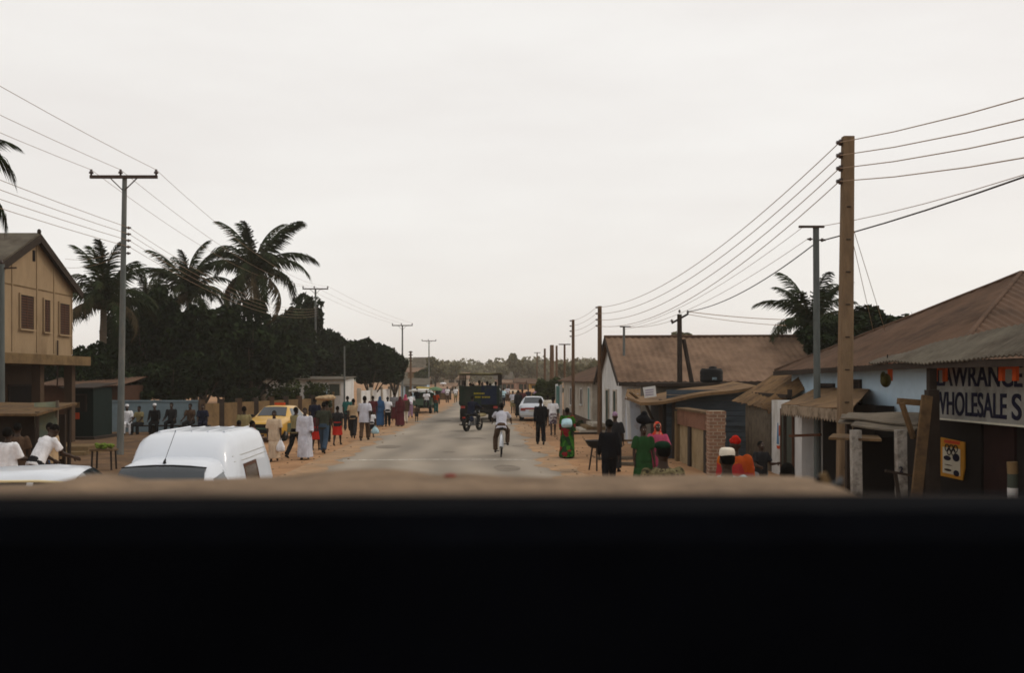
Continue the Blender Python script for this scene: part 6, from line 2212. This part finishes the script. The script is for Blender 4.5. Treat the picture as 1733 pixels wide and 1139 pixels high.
mx_ = G(797, 46.8)
r = thing('motorcycle', 'dark motorcycle ridden away beside the truck on the left', 'motorcycle', mx_, R(152))
wheel_at(r, 0.42, 0.31, M['rubber'], M['black'], 12, 0.065)
wheel_at(r, -0.82, 0.31, M['rubber'], M['black'], 12, 0.055)
for s in (-1, 1):
    MB().ell((s * 0.14, 0.2, 0.58), (0.05, 0.22, 0.14)).build('side_panel', M['truckblue'], r, False)
MB().ell((0, -0.28, 0.80), (0.13, 0.26, 0.12)).build('fuel_tank', M['truckblue'], r, False)
MB().box((0, 0.22, 0.77), (0.24, 0.66, 0.09)).build('seat', M['black'], r, False)
MB().box((0, -0.2, 0.42), (0.28, 0.34, 0.32)).build('engine', M['steel'], r, False)
for s in (-1, 1):
    MB().tube([(s * 0.10, -0.62, 0.92), (s * 0.10, -0.82, 0.31)], 0.025, 8).build('fork', M['chrome'], r, False)
    MB().tube([(s * 0.12, 0.25, 0.70), (s * 0.12, 0.42, 0.31)], 0.03, 8).build('shock_absorber', M['steel'], r, False)
MB().tube([(0.15, -0.2, 0.3), (0.18, 0.2, 0.28), (0.19, 0.75, 0.34)], [0.025, 0.04, 0.045], 8).build('exhaust', M['chrome'], r, False)
MB().tube([(-0.38, -0.50, 1.04), (-0.2, -0.60, 1.02), (0.2, -0.60, 1.02), (0.38, -0.50, 1.04)], 0.014, 8).build('handlebar', M['black'], r, False)
MB().ell((0, -0.72, 0.90), (0.10, 0.08, 0.10)).build('headlight', M['black'], r, False)
MB().tube([(0, 0.42 + math.cos(a) * 0.37, 0.31 + math.sin(a) * 0.37) for a in (0.0, 0.5, 1.0, 1.5)], 0.06, 6).build('mudguard', M['black'], r, False)
MB().box((0, 0.68, 0.66), (0.12, 0.06, 0.07)).build('tail_light', M['red_lamp'], r, False)
person('person in a blue and grey shirt riding the dark motorcycle behind the truck', mx_, 1.75, 152, 'moto', [('shirt', 'shirt', C['navy']), ('vest', 'vest', C['blue']), ('trousers', 'trousers', C['charcoal'])])

# ------------------------------------------------------------------ people
T = 'trousers'
LV, RV = 'people along the left verge', 'people along the right verge'


def P(label, px, d, H, rz, pk, wear, **kw):
    z = kw.pop('z', None)
    loc = G(px, d)
    loc.z = gz(loc.x, loc.y) if z is None else z
    return person(label, loc, H, rz, pk, wear, **kw)


# far left, by the market stall
P('person in a white shirt bending forward before the market stall, lower left', 60, 18.2, 1.76, 150, 'bend', [('tshirt', 'shirt', C['white']), (T, T, C['charcoal'])], group=LV)
P('person in a loose white blouse with their back turned, at the left edge', 14, 18.0, 1.58, 165, 'hold', [('tunic', 'blouse', C['white']), ('skirt', 'skirt', C['charcoal'])], group=LV, hair='hair_full')
P('person in a dark top beside the one in the white blouse, at the left edge', 30, 19.2, 1.62, 190, 'stand', [('tshirt', 'top', C['brown']), ('wrap', 'wrapper', C['grey'])], group=LV)
P('person in an orange top and blue jeans right of the bending one', 86, 20.0, 1.60, 75, 'stand', [('tshirt', 'top', C['tan']), (T, T, C['blue'])], group=LV)
# seated by the blue wall
k = bld('plank_bench', 'long low plank bench along the blue-grey wall', G(280, 44.4), 'bench')
mb = MB()
hbox(mb, G(205, 44.4).x, G(355, 44.4).x, 44.25, 44.6, 0.34, 0.40)
mb.build('plank', M['timber_dark'], k)
for px in (208, 258, 305, 352):
    mb = MB()
    hbox(mb, G(px, 44.4).x - 0.05, G(px, 44.4).x + 0.05, 44.28, 44.57, -0.1, 0.339)
    mb.build('leg', M['timber_dark'], k)
ss = 'people seated along the blue wall'
P('person in white with a white cap seated first on the left by the blue wall', 215, 44.3, 1.75, 20, 'sit', [('tunic', 'tunic', C['white']), (T, T, C['white']), ('cap', 'cap', C['white'])], group=ss, hair=None)
P('person in a green and yellow top seated second from the left by the blue wall', 237, 44.3, 1.66, -15, 'sit', [('tshirt', 'top', C['khaki']), (T, T, C['charcoal'])], group=ss)
P('person in black with a white cap seated by the blue wall', 262, 44.3, 1.76, 10, 'sit', [('shirt', 'shirt', C['black']), (T, T, C['black']), ('cap', 'cap', C['white'])], group=ss, hair=None)
P('bareheaded person in a dark shirt seated right of the black-clad one with the cap', 291, 44.3, 1.80, 0, 'sit', [('shirt', 'shirt', C['charcoal']), (T, T, C['black'])], group=ss)
P('person in a grey shirt seated fifth along the blue wall', 323, 44.3, 1.76, -8, 'sit', [('tshirt', 'shirt', C['brown']), (T, T, C['charcoal'])], group=ss)
P('person in deep blue seated last on the right by the blue wall', 343, 44.3, 1.68, 15, 'sit', [('tunic', 'tunic', C['navy']), (T, T, C['navy'])], group=ss)
# behind the van
P('person with a dark top whose head shows above the rear of the white van', 413, 31, 1.62, 200, 'stand', [('tshirt', 'top', C['khaki']), (T, T, C['black'])], group=LV)
P('person in an orange-red top partly hidden behind the white van roof', 428, 27, 1.34, 120, 'hold', [('tshirt', 'top', C['orange_red']), ('wrap', 'wrapper', C['pink'])], group=LV)
P('person in pink beside the orange-red one behind the white van', 405, 28, 1.32, 160, 'stand', [('tshirt', 'top', C['pink']), ('wrap', 'wrapper', C['maroon'])], group=LV)
# walking on the left verge
a = P('person in a beige suit walking this way with a white bag, beside the van', 464, 29.9, 1.54, 8, 'stride', [('tunic', 'tunic', C['beige']), ('wrap', 'skirt', C['beige'])], group=LV)
P('person in khaki shirt and black trousers half hidden by the long white gown', 500, 31.3, 1.64, 150, 'walk', [('tshirt', 'shirt', C['khaki']), (T, T, C['black'])], group=LV)
P('person in a long white gown walking this way on the sand', 516, 30.6, 1.60, 6, 'stride', [('gown', 'gown', C['palegrey'])], group=LV)
P('child in a red skirt walking behind the one in the white gown', 535, 34.5, 1.36, 170, 'stride', [('tshirt', 'top', C['maroon']), ('skirt', 'skirt', C['red'])], group=LV)
P('person in a dark blue top behind the shoulder of the one in the white gown', 533, 40, 1.70, 185, 'stand', [('tshirt', 'top', C['navy']), (T, T, C['charcoal'])], group=LV)
P('person in a dark striped shirt and jeans walking away', 548, 33, 1.74, 176, 'walk2', [('tshirt', 'shirt', C['stripe']), (T, T, C['jeans'])], group=LV)
a = P('person carrying a tan bundle on the head behind the one in the striped shirt', 553, 39, 1.62, 180, 'stand', [('tshirt', 'top', C['brown']), (T, T, C['black'])], group=LV)
P('child in a bright red skirt and dark top walking away', 571, 37.0, 1.50, 178, 'walk', [('tshirt', 'top', C['charcoal']), ('skirt', 'skirt', C['red'])], group=LV)
P('person in a teal shirt walking in front of the thin pale pole', 588, 47, 1.66, 182, 'stride', [('tshirt', 'shirt', C['teal']), (T, T, C['charcoal'])], group=LV)
P('person in a tan shirt and dark trousers left of the tall white-shirted one', 598, 41.3, 1.68, 180, 'walk2', [('tshirt', 'shirt', C['tan']), (T, T, C['charcoal'])], group=LV)
P('tall person in a loose white shirt and dark trousers walking with a child', 617, 39.8, 1.84, 178, 'walk', [('tunic', 'shirt', C['palegrey']), (T, T, C['brown'])], group=LV)
P('child in white with a light blue bag beside the tall white-shirted person', 629, 42, 1.15, 180, 'stride', [('tshirt', 'top', C['white']), ('shorts', 'shorts', C['charcoal'])], group=LV)
P('person in maroon with a raised arm behind the tall white-shirted person', 631, 50, 1.62, 180, 'stand', [('tshirt', 'top', C['maroon']), ('wrap', 'wrapper', C['brown'])], group=LV)
P('person wrapped in a long blue robe and veil', 643, 51.5, 1.56, 176, 'stride', [('robe', 'robe', C['blue'])], group=LV, hair=None)
P('person in a white T-shirt and black trousers next to the blue-robed one', 656, 51.5, 1.58, 184, 'walk', [('tshirt', 'shirt', C['white']), (T, T, C['black'])], group=LV)
P('person in a grey top standing beyond the maroon-robed one', 667, 58, 1.66, 180, 'stand', [('tshirt', 'top', C['grey']), ('wrap', 'wrapper', C['maroon'])], group=LV)
P('person in a long dark maroon robe and veil', 677, 51.3, 1.56, 182, 'stride', [('robe', 'robe', C['maroon'])], group=LV, hair=None)
P('person with a pink headscarf and pale trousers beside the maroon-robed one', 686, 55, 1.60, 190, 'stride', [('tunic', 'tunic', C['brown']), (T, T, C['offwhite']), ('scarf', 'scarf', C['pink'])], group=LV, hair=None)
P('person in a white top and grey trousers leaning at the rear of the pickup', 694, 63, 1.64, 170, 'bend', [('tshirt', 'top', C['white']), (T, T, C['lilac'])], group=LV)
P('small child in dark clothes by the rear of the pickup', 705, 57, 0.98, 180, 'stand', [('tshirt', 'top', C['brown']), ('shorts', 'shorts', C['charcoal'])], group=LV)
P('person in white sitting in the open back of the pickup', 722, 69, 1.62, 0, 'sit', [('tshirt', 'shirt', C['white']), (T, T, C['charcoal'])], group=LV, z=0.42)
P('person in navy sitting in the open back of the pickup', 706, 70.6, 1.62, 0, 'sit', [('tshirt', 'shirt', C['navy']), (T, T, C['charcoal'])], group=LV, z=0.50)
P('person in a red top and teal trousers walking under a green umbrella', 738, 71, 1.56, 180, 'stride', [('tshirt', 'top', C['orange_red']), (T, T, C['teal'])], group=LV)
far_g = 'distant people'
P('distant person in white walking on the left verge, left of the truck', 757, 100, 1.66, 180, 'stride', [('tshirt', 'shirt', C['white']), (T, T, C['brown'])], group=far_g)
P('distant person in white and tan right beside the truck on its left', 771, 102, 1.66, 180, 'walk', [('tshirt', 'shirt', C['white']), ('shorts', 'shorts', C['khaki'])], group=far_g)
P('distant person with a white load on the head at the left verge', 750, 120, 1.7, 180, 'headload', [('tunic', 'tunic', C['lilac']), ('wrap', 'wrapper', C['brown'])], group=far_g)
P('distant person in dark clothes near the brown market canopy', 742, 95, 1.6, 180, 'stand', [('tshirt', 'top', C['charcoal']), (T, T, C['brown'])], group=far_g)
P('distant person in light blue beyond the pickup', 728, 84, 1.62, 180, 'stand', [('tshirt', 'top', C['lightblue']), (T, T, C['navy'])], group=far_g)
P('distant person in white immediately right of the truck', 852, 88, 1.64, 180, 'stride', [('tshirt', 'shirt', C['lightblue']), (T, T, C['navy'])], group=far_g)
P('distant person in pale grey, second to the right of the truck', 859, 104, 1.66, 180, 'stand', [('tshirt', 'shirt', C['palegrey']), (T, T, C['brown'])], group=far_g)
P('person in a pale shirt and khaki shorts left of the dark-clad pair', 868, 70, 1.62, 180, 'stride', [('tshirt', 'shirt', C['palegrey']), ('shorts', 'shorts', C['khaki'])], group=RV)
P('person in long dark clothes standing left of the white sedan', 877, 63, 1.74, 180, 'stand', [('shirt', 'shirt', C['charcoal']), ('wrap', 'wrapper', C['black'])], group=RV)
P('person in a brown top behind the one in long dark clothes, by the sedan', 884, 70, 1.70, 180, 'stand', [('tshirt', 'top', C['maroon']), (T, T, C['charcoal'])], group=RV)
P('distant person in navy under the orange-tan canopy', 894, 84, 1.66, 0, 'stand', [('tshirt', 'top', C['navy']), (T, T, C['charcoal'])], group=far_g)
P('distant person in lilac under the orange-tan canopy, right end', 908, 84, 1.64, 0, 'stand', [('tshirt', 'top', C['lilac']), (T, T, C['charcoal'])], group=far_g)
# right verge
P('person in a black suit walking away on the right edge of the road', 915, 37.3, 1.76, 180, 'walk2', [('shirt', 'jacket', C['black']), (T, T, C['black'])], group=RV)
P('person in a white T-shirt and patterned shorts walking away on the right', 936, 43.4, 1.68, 180, 'stride', [('tshirt', 'shirt', C['white']), ('shorts', 'shorts', C['shorts'])], group=RV)
P('person in an off-white shirt largely hidden behind the black suit', 927, 52, 1.64, 180, 'stride', [('tshirt', 'shirt', C['offwhite']), ('shorts', 'shorts', C['brown'])], group=RV)
P('person in a green and red print dress with a pale blue baby sling', 960, 31.2, 1.62, 170, 'walk', [('gown', 'dress', C['print']), ('sling', 'baby_sling', C['lightblue'])], group=RV)
P('person in plain dark clothes seen from behind in the right foreground', 1031, 21.5, 1.58, 178, 'stride', [('shirt', 'shirt', C['black']), (T, T, C['black'])], group=RV, hair='hair_full')
P('person with a lilac headscarf beyond the dark-clothed one', 1041, 26.5, 1.58, 160, 'stand', [('tunic', 'tunic', C['charcoal']), ('wrap', 'wrapper', C['charcoal']), ('headwrap', 'headwrap', C['lilac'])], group=RV, hair=None)
P('person in a green dress carrying a dark bundle on the head', 1089, 20.5, 1.54, 10, 'headload', [('dress', 'dress', C['green']), ('wrap', 'wrapper', C['green'])], group=RV)
P('person in a red spotted headscarf and pink wrap beside the green dress', 1113, 20.8, 1.56, 0, 'hold', [('tunic', 'tunic', C['pink']), ('wrap', 'wrapper', C['pink']), ('scarf', 'scarf', C['red_print'])], group=RV, hair=None)
P('person in camouflage with a green beret, back turned in the near right', 1122, 11.1, 1.79, 182, 'stand', [('shirt', 'jacket', C['camo']), (T, T, C['camo']), ('beret', 'beret', C['dark_green'])], group=RV)
P('person with a white skullcap and pale shirt, back turned in the near right', 1230, 10.5, 1.75, 184, 'stand', [('tshirt', 'shirt', C['lightblue']), (T, T, C['navy']), ('cap', 'cap', C['offwhite'])], group=RV)
P('person in an orange print gown with a red head tie behind the skullcap', 1244, 14.2, 1.66, 165, 'stand', [('gown', 'gown', C['orange_print']), ('headwrap', 'headwrap', C['red'])], group=RV, hair=None)
P('child in a dark top standing by the corrugated sheet fence', 1288, 19.2, 1.30, 20, 'hold', [('tshirt', 'top', C['charcoal']), ('shorts', 'shorts', C['grey'])], group=RV)
P('person of whom only the dark head shows near the white kiosk, lowest right', 1332, 10.2, 1.62, 176, 'stand', [('tshirt', 'shirt', C['charcoal']), (T, T, C['charcoal'])], group=RV)
# truck passengers
pg = 'passengers on the truck'
for i, (x, y, H, lb, c_, sk) in enumerate((
        (-0.86, 0.50, 1.70, 'passenger in a maroon shirt nearest the tailgate on the left side of the truck', 'maroon', 'skin'), (-0.62, 0.95, 1.62, 'passenger in a dark red shirt second from the left in the truck', 'maroon', 'skin2'),
        (-0.36, 0.60, 1.56, 'shorter passenger in brown left of the middle of the truck', 'brown', 'skin'), (-0.10, 1.35, 1.80, 'passenger in khaki farther forward in the truck, near the middle', 'khaki', 'skin'),
        (0.12, 0.55, 1.66, 'passenger in navy right of the middle of the truck', 'navy', 'skin2'), (0.40, 1.1, 1.74, 'passenger in charcoal leaning over the blue tarpaulin of the truck', 'charcoal', 'skin'),
        (0.64, 0.60, 1.58, 'passenger in black second from the right in the truck', 'black', 'skin'), (0.88, 0.85, 1.72, 'passenger in a white shirt at the right corner of the truck', 'white', 'skin'))):
    p_ = V(TR.location) + Matrix.Rotation(R(-3), 3, 'Z') @ V((x, y, 0.97))
    person(lb, p_, H, (172, 80, 200, 150, 20, 185, 260, 165)[i], 'sit', [('tshirt', 'shirt', C[c_]), (T, T, C['charcoal'])], sk, pg)

# things people carry
def bag(label, p, w, h, m, name='carrier_bag'):
    r = thing(name, label, 'bag', p)
    mb = MB()
    mb.loft([[V((w * k * 0.5 * math.cos(a * math.pi / 6), w * k * 0.28 * math.sin(a * math.pi / 6), -z * h)) for a in range(12)] for k, z in ((0.25, 0.18), (0.55, 0.32), (0.95, 0.6), (1.05, 0.85), (0.8, 0.98), (0.3, 1.0))])
    mb.build('sack', m, r, False)
    for s in (-1, 1):
        MB().tube([(s * 0.02, 0, -0.2 * h), (s * 0.03, 0, -0.1 * h), (0, 0, 0)], 0.006, 5).build('handle', m, r, False)
    return r


def on_person(loc_px, d, H, rz, pk, key, off=(0, 0, 0)):
    Pz = pose(pk)
    if key == 'head':
        q = Pz.H(0, 0.01, 1.765)
    else:
        q = Pz.J['wr' + key] + Pz.J['fd' + key] * 0.10
    return G(loc_px, d) + Matrix.Rotation(R(rz), 3, 'Z') @ (q * (H / 1.75)) + V(off)


bag('thin white carrier bag hanging from the hand of the person in beige', on_person(464, 29.9, 1.54, 8, 'stride', '1'), 0.26, 0.42, C['white'])
bag('light blue carrier bag held by the small child', on_person(629, 42, 1.15, 180, 'stride', '0', (0, -0.05, 0)), 0.34, 0.36, C['lightblue'])
r = thing('head_bundle', 'dark knotted bundle balanced on the head of the person in the green dress', 'bundle', on_person(1089, 20.5, 1.54, 10, 'headload', 'head'))
mb = MB()
mb.ell((0, 0, 0.10), (0.15, 0.14, 0.11))
mb.ell((0.02, -0.02, 0.21), (0.07, 0.06, 0.07))
mb.ell((0.13, 0.0, 0.06), (0.10, 0.07, 0.05))
place('cloth_bundle', remesh(mb, 0.02, 1, 0.012), r).data.materials.append(C['black'])
r = thing('head_bundle', 'flat tan bundle on the head of the person behind the striped shirt', 'bundle', on_person(553, 39, 1.62, 180, 'stand', 'head'))
mb = MB()
mb.ell((-0.05, 0, 0.08), (0.42, 0.25, 0.10))
mb.ell((0.1, 0, 0.12), (0.25, 0.2, 0.1))
place('cloth_bundle', remesh(mb, 0.03, 1, 0.02), r).data.materials.append(C['tan'])
r = thing('head_bundle', 'white load on the head of the distant walker on the left verge', 'bundle', on_person(750, 120, 1.7, 180, 'headload', 'head'))
mb = MB()
mb.ell((0, 0, 0.12), (0.4, 0.3, 0.14))
mb.build('cloth_bundle', C['white'], r, False)
u = thing('umbrella', 'faded green umbrella held over the person in the red top', 'umbrella', G(737, 70.7, 0.9))
MB().tube([(0, 0, 0), (0, 0, 0.98)], 0.012, 6).build('shaft', M['black'], u, False)
MB().lathe((0, 0, 0.72), [(0.52, 0.0), (0.48, 0.08), (0.34, 0.18), (0.16, 0.24), (0.02, 0.26), (0.02, 0.25), (0.16, 0.225), (0.34, 0.165), (0.47, 0.065), (0.51, -0.01)], 'Z', 16).build('canopy', C['khaki'] if False else mat('umbrella_green', (0.14, 0.22, 0.13), 0.8, 0.2, 4), u, False)

# ------------------------------------------------------------------ the vehicle the view is taken from
r = thing('truck_cab', 'dark blurred wall and dusty rim of the vehicle in the foreground', 'truck cab', (0, 0.5, 0))
mb = MB()
n_ = 40
for (ya, yb, zt, zb) in ((0.44, 0.53, 2.4390, 1.2),):
    rings = []
    for i in range(n_ + 1):
        x = -1.1 + 2.2 * i / n_
        z = zt + 0.0012 * math.sin(x * 5) - 0.002 * x
        rings.append([V((x, ya, zb)), V((x, ya, z - 0.012)), V((x, ya + 0.012, z)), V((x, yb - 0.01, z)), V((x, yb, z - 0.01)), V((x, yb, zb))])
    mb.loft(rings, 0, True, False)
mb.build('rear_wall', mat('bulkhead_black', (0.003, 0.0034, 0.0048), 0.95, 0.5, 5, bump=0.3, bscale=25, spec=0.015), r)
mb = MB()
rings = []
for i in range(n_ + 1):
    x = -1.1 + 2.2 * i / n_
    z = 2.4312 + 0.0012 * noise.noise(V((x * 6, 1, 1))) - 0.003 * x
    rings.append([V((x, 0.535, 2.36)), V((x, 0.535, z - 0.006)), V((x, 0.545, z)), V((x, 0.60, z)), V((x, 0.61, z - 0.006)), V((x, 0.61, 2.36))])
mb.loft(rings, 0, True, False)
mb.build('dusty_rim', mat('rim_dust', (0.15, 0.11, 0.078), 0.95, 0.25, 9, c2=(0.08, 0.06, 0.045), scale2=6), r)
mb = MB()
hbox(mb, -1.0, 1.0, 0.62, 1.5, 2.26, 2.30)
mb.build('roof_panel', M['timber_dark'], r)
tp = thing('tarpaulin', 'dusty tan tarpaulin lying across the cab roof behind the dark rim', 'tarpaulin', (0, 1.1, 2.3))
prof = [(-140, 824), (60, 820), (105, 814), (145, 803), (185, 801), (212, 806), (235, 812), (330, 812), (430, 808), (500, 805), (545, 798), (600, 794), (650, 793), (700, 798), (735, 804), (790, 801), (850, 806), (930, 808), (1010, 804), (1090, 806), (1180, 803), (1270, 805), (1340, 806), (1376, 808), (1392, 820)]
mb = MB()
rings = []
for i in range(121):
    px = -140 + (1392 + 140) * i / 120
    for (a, b_) in zip(prof, prof[1:]):
        if a[0] <= px <= b_[0]:
            t = (px - a[0]) / (b_[0] - a[0])
            py = a[1] + (b_[1] - a[1]) * t
            break
    x = (px - CX) / S * 1.25
    z = HC + (HY - py) * 1.25 / S
    j = lambda q: 0.008 * noise.noise(V((x * 14, q * 3.1, 2))) + 0.003 * noise.noise(V((x * 40, q * 3.1, 7)))
    rings.append([V((x, 0.72, 2.302)), V((x, 0.70, z - 0.03 + j(1))), V((x, 0.80, z - 0.014 + j(2))), V((x, 0.98, z - 0.006 + j(3))), V((x, 1.13, z - 0.002 + j(4) * 0.5)), V((x, 1.25, z)), V((x, 1.36, z - 0.015 + j(5))), V((x, 1.42, z - 0.05)), V((x, 1.42, 2.302))])
mb.loft(rings)
mb.build('cloth', mat('tarp_tan', (0.27, 0.195, 0.135), 0.95, 0.3, 9, c2=(0.17, 0.122, 0.085), mix=(0.4, 0.65), scale2=7, bump=0.5, bscale=45), tp)
MB().ell(W(762, 806, 1.22), (0.008, 0.006, 0.003)).build('red_stain_tag', mat('tag_red', (0.25, 0.04, 0.03), 0.8, 0.2, 9), tp)
k = thing('tie_down_strap', 'dark strap with an ochre buckle at the right end of the tarpaulin', 'strap', W(1405, 815, 1.2))
MB().tube([W(1384, 806, 1.2), W(1390, 818, 1.2), W(1402, 823, 1.2), W(1420, 820, 1.22), W(1422, 812, 1.24)], 0.0045, 8).build('webbing', M['black'], k)
MB().tube([W(1402, 823, 1.2), V((W(1402, 823, 1.2).x, 1.2, 2.302))], 0.004, 6).build('tail', M['black'], k)
MB().box(W(1396, 810, 1.19), (0.008, 0.006, 0.014), 0, 0, Matrix.Rotation(R(-25), 3, 'Y')).build('buckle', M['wall_ochre'], k)

# ------------------------------------------------------------------ air, sky, sun, camera
hz = bpy.data.materials.new('haze_air')
hz.use_nodes = True
nt = hz.node_tree
nt.nodes.remove(nt.nodes['Principled BSDF'])
pv = nt.nodes.new('ShaderNodeVolumePrincipled')
pv.inputs['Color'].default_value = (0.92, 0.89, 0.83, 1)
pv.inputs['Density'].default_value = HAZE
pv.inputs['Anisotropy'].default_value = 0.0
nt.links.new(pv.outputs[0], nt.nodes['Material Output'].inputs['Volume'])
mb = MB()
hbox(mb, -2600, 2600, -80, 3100, -1.5, 32)
o = mb.build('haze', hz)
struct(o, 'stuff')

SUN_EL, SUN_AZ = R(42), R(72)          # azimuth clockwise from +Y (straight down the road), so from the right
w = bpy.data.worlds.new('World')
sc.world = w
w.use_nodes = True
N, L = w.node_tree.nodes, w.node_tree.links
bg = N['Background']
sky = N.new('ShaderNodeTexSky')
sky.sky_type = 'NISHITA'
sky.sun_disc = False
sky.sun_elevation = SUN_EL
sky.sun_rotation = SUN_AZ
sky.altitude = 0
sky.air_density = 1.0
sky.dust_density = 4.0
sky.ozone_density = 1.0
# a closed veil of high cloud: pale, almost even, with soft streaks
tc = N.new('ShaderNodeTexCoord')
mp = N.new('ShaderNodeMapping')
mp.inputs['Scale'].default_value = (1.2, 1.2, 5.0)
L.new(tc.outputs['Generated'], mp.inputs[0])
no = N.new('ShaderNodeTexNoise')
no.inputs['Scale'].default_value = 1.7
no.inputs['Detail'].default_value = 6
no.inputs['Roughness'].default_value = 0.55
L.new(mp.outputs[0], no.inputs['Vector'])
rp = N.new('ShaderNodeValToRGB')
rp.color_ramp.elements[0].position = 0.33
rp.color_ramp.elements[0].color = (*[x * CLOUD for x in (0.935, 0.892, 0.850)], 1)
rp.color_ramp.elements[1].position = 0.62
rp.color_ramp.elements[1].color = (*[x * CLOUD for x in (1.02, 0.99, 0.945)], 1)
L.new(no.outputs['Fac'], rp.inputs[0])
mx = N.new('ShaderNodeMix')
mx.data_type = 'RGBA'
mx.inputs['Factor'].default_value = 0.88
L.new(sky.outputs[0], mx.inputs['A'])
L.new(rp.outputs[0], mx.inputs['B'])
L.new(mx.outputs['Result'], bg.inputs['Color'])
bg.inputs['Strength'].default_value = 0.1

sl = bpy.data.lights.new('sun', 'SUN')
sl.energy = 0.9
sl.angle = R(12)
sl.color = (1.0, 0.90, 0.76)
so = bpy.data.objects.new('sun', sl)
COL.objects.link(so)
d = V((math.sin(SUN_AZ) * math.cos(SUN_EL), math.cos(SUN_AZ) * math.cos(SUN_EL), math.sin(SUN_EL)))
so.rotation_euler = d.to_track_quat('Z', 'Y').to_euler()

cam = bpy.data.cameras.new('camera')
cam.lens = 35.0
cam.sensor_width = 36.0
cam.shift_x = 45.5 / 1733
cam.shift_y = 70.5 / 1733
cam.clip_end = 6000
cam.clip_start = 0.05
cam.dof.use_dof = True
cam.dof.focus_distance = 34
cam.dof.aperture_fstop = FSTOP
co = bpy.data.objects.new('camera', cam)
COL.objects.link(co)
co.location = (0, 0, HC)
co.rotation_euler = (R(90), 0, 0)
sc.camera = co

sc.render.engine = 'CYCLES'
sc.cycles.max_bounces = 6
sc.cycles.diffuse_bounces = 3
sc.cycles.glossy_bounces = 2
sc.cycles.transmission_bounces = 2
sc.cycles.volume_bounces = 1
sc.cycles.use_denoising = True
sc.cycles.filter_width = 1.7
sc.view_settings.view_transform = 'Standard'
sc.view_settings.look = 'None'
sc.view_settings.exposure = 0.0
sc.view_settings.gamma = 1.0
bpy.data.scenes.remove(TMP)
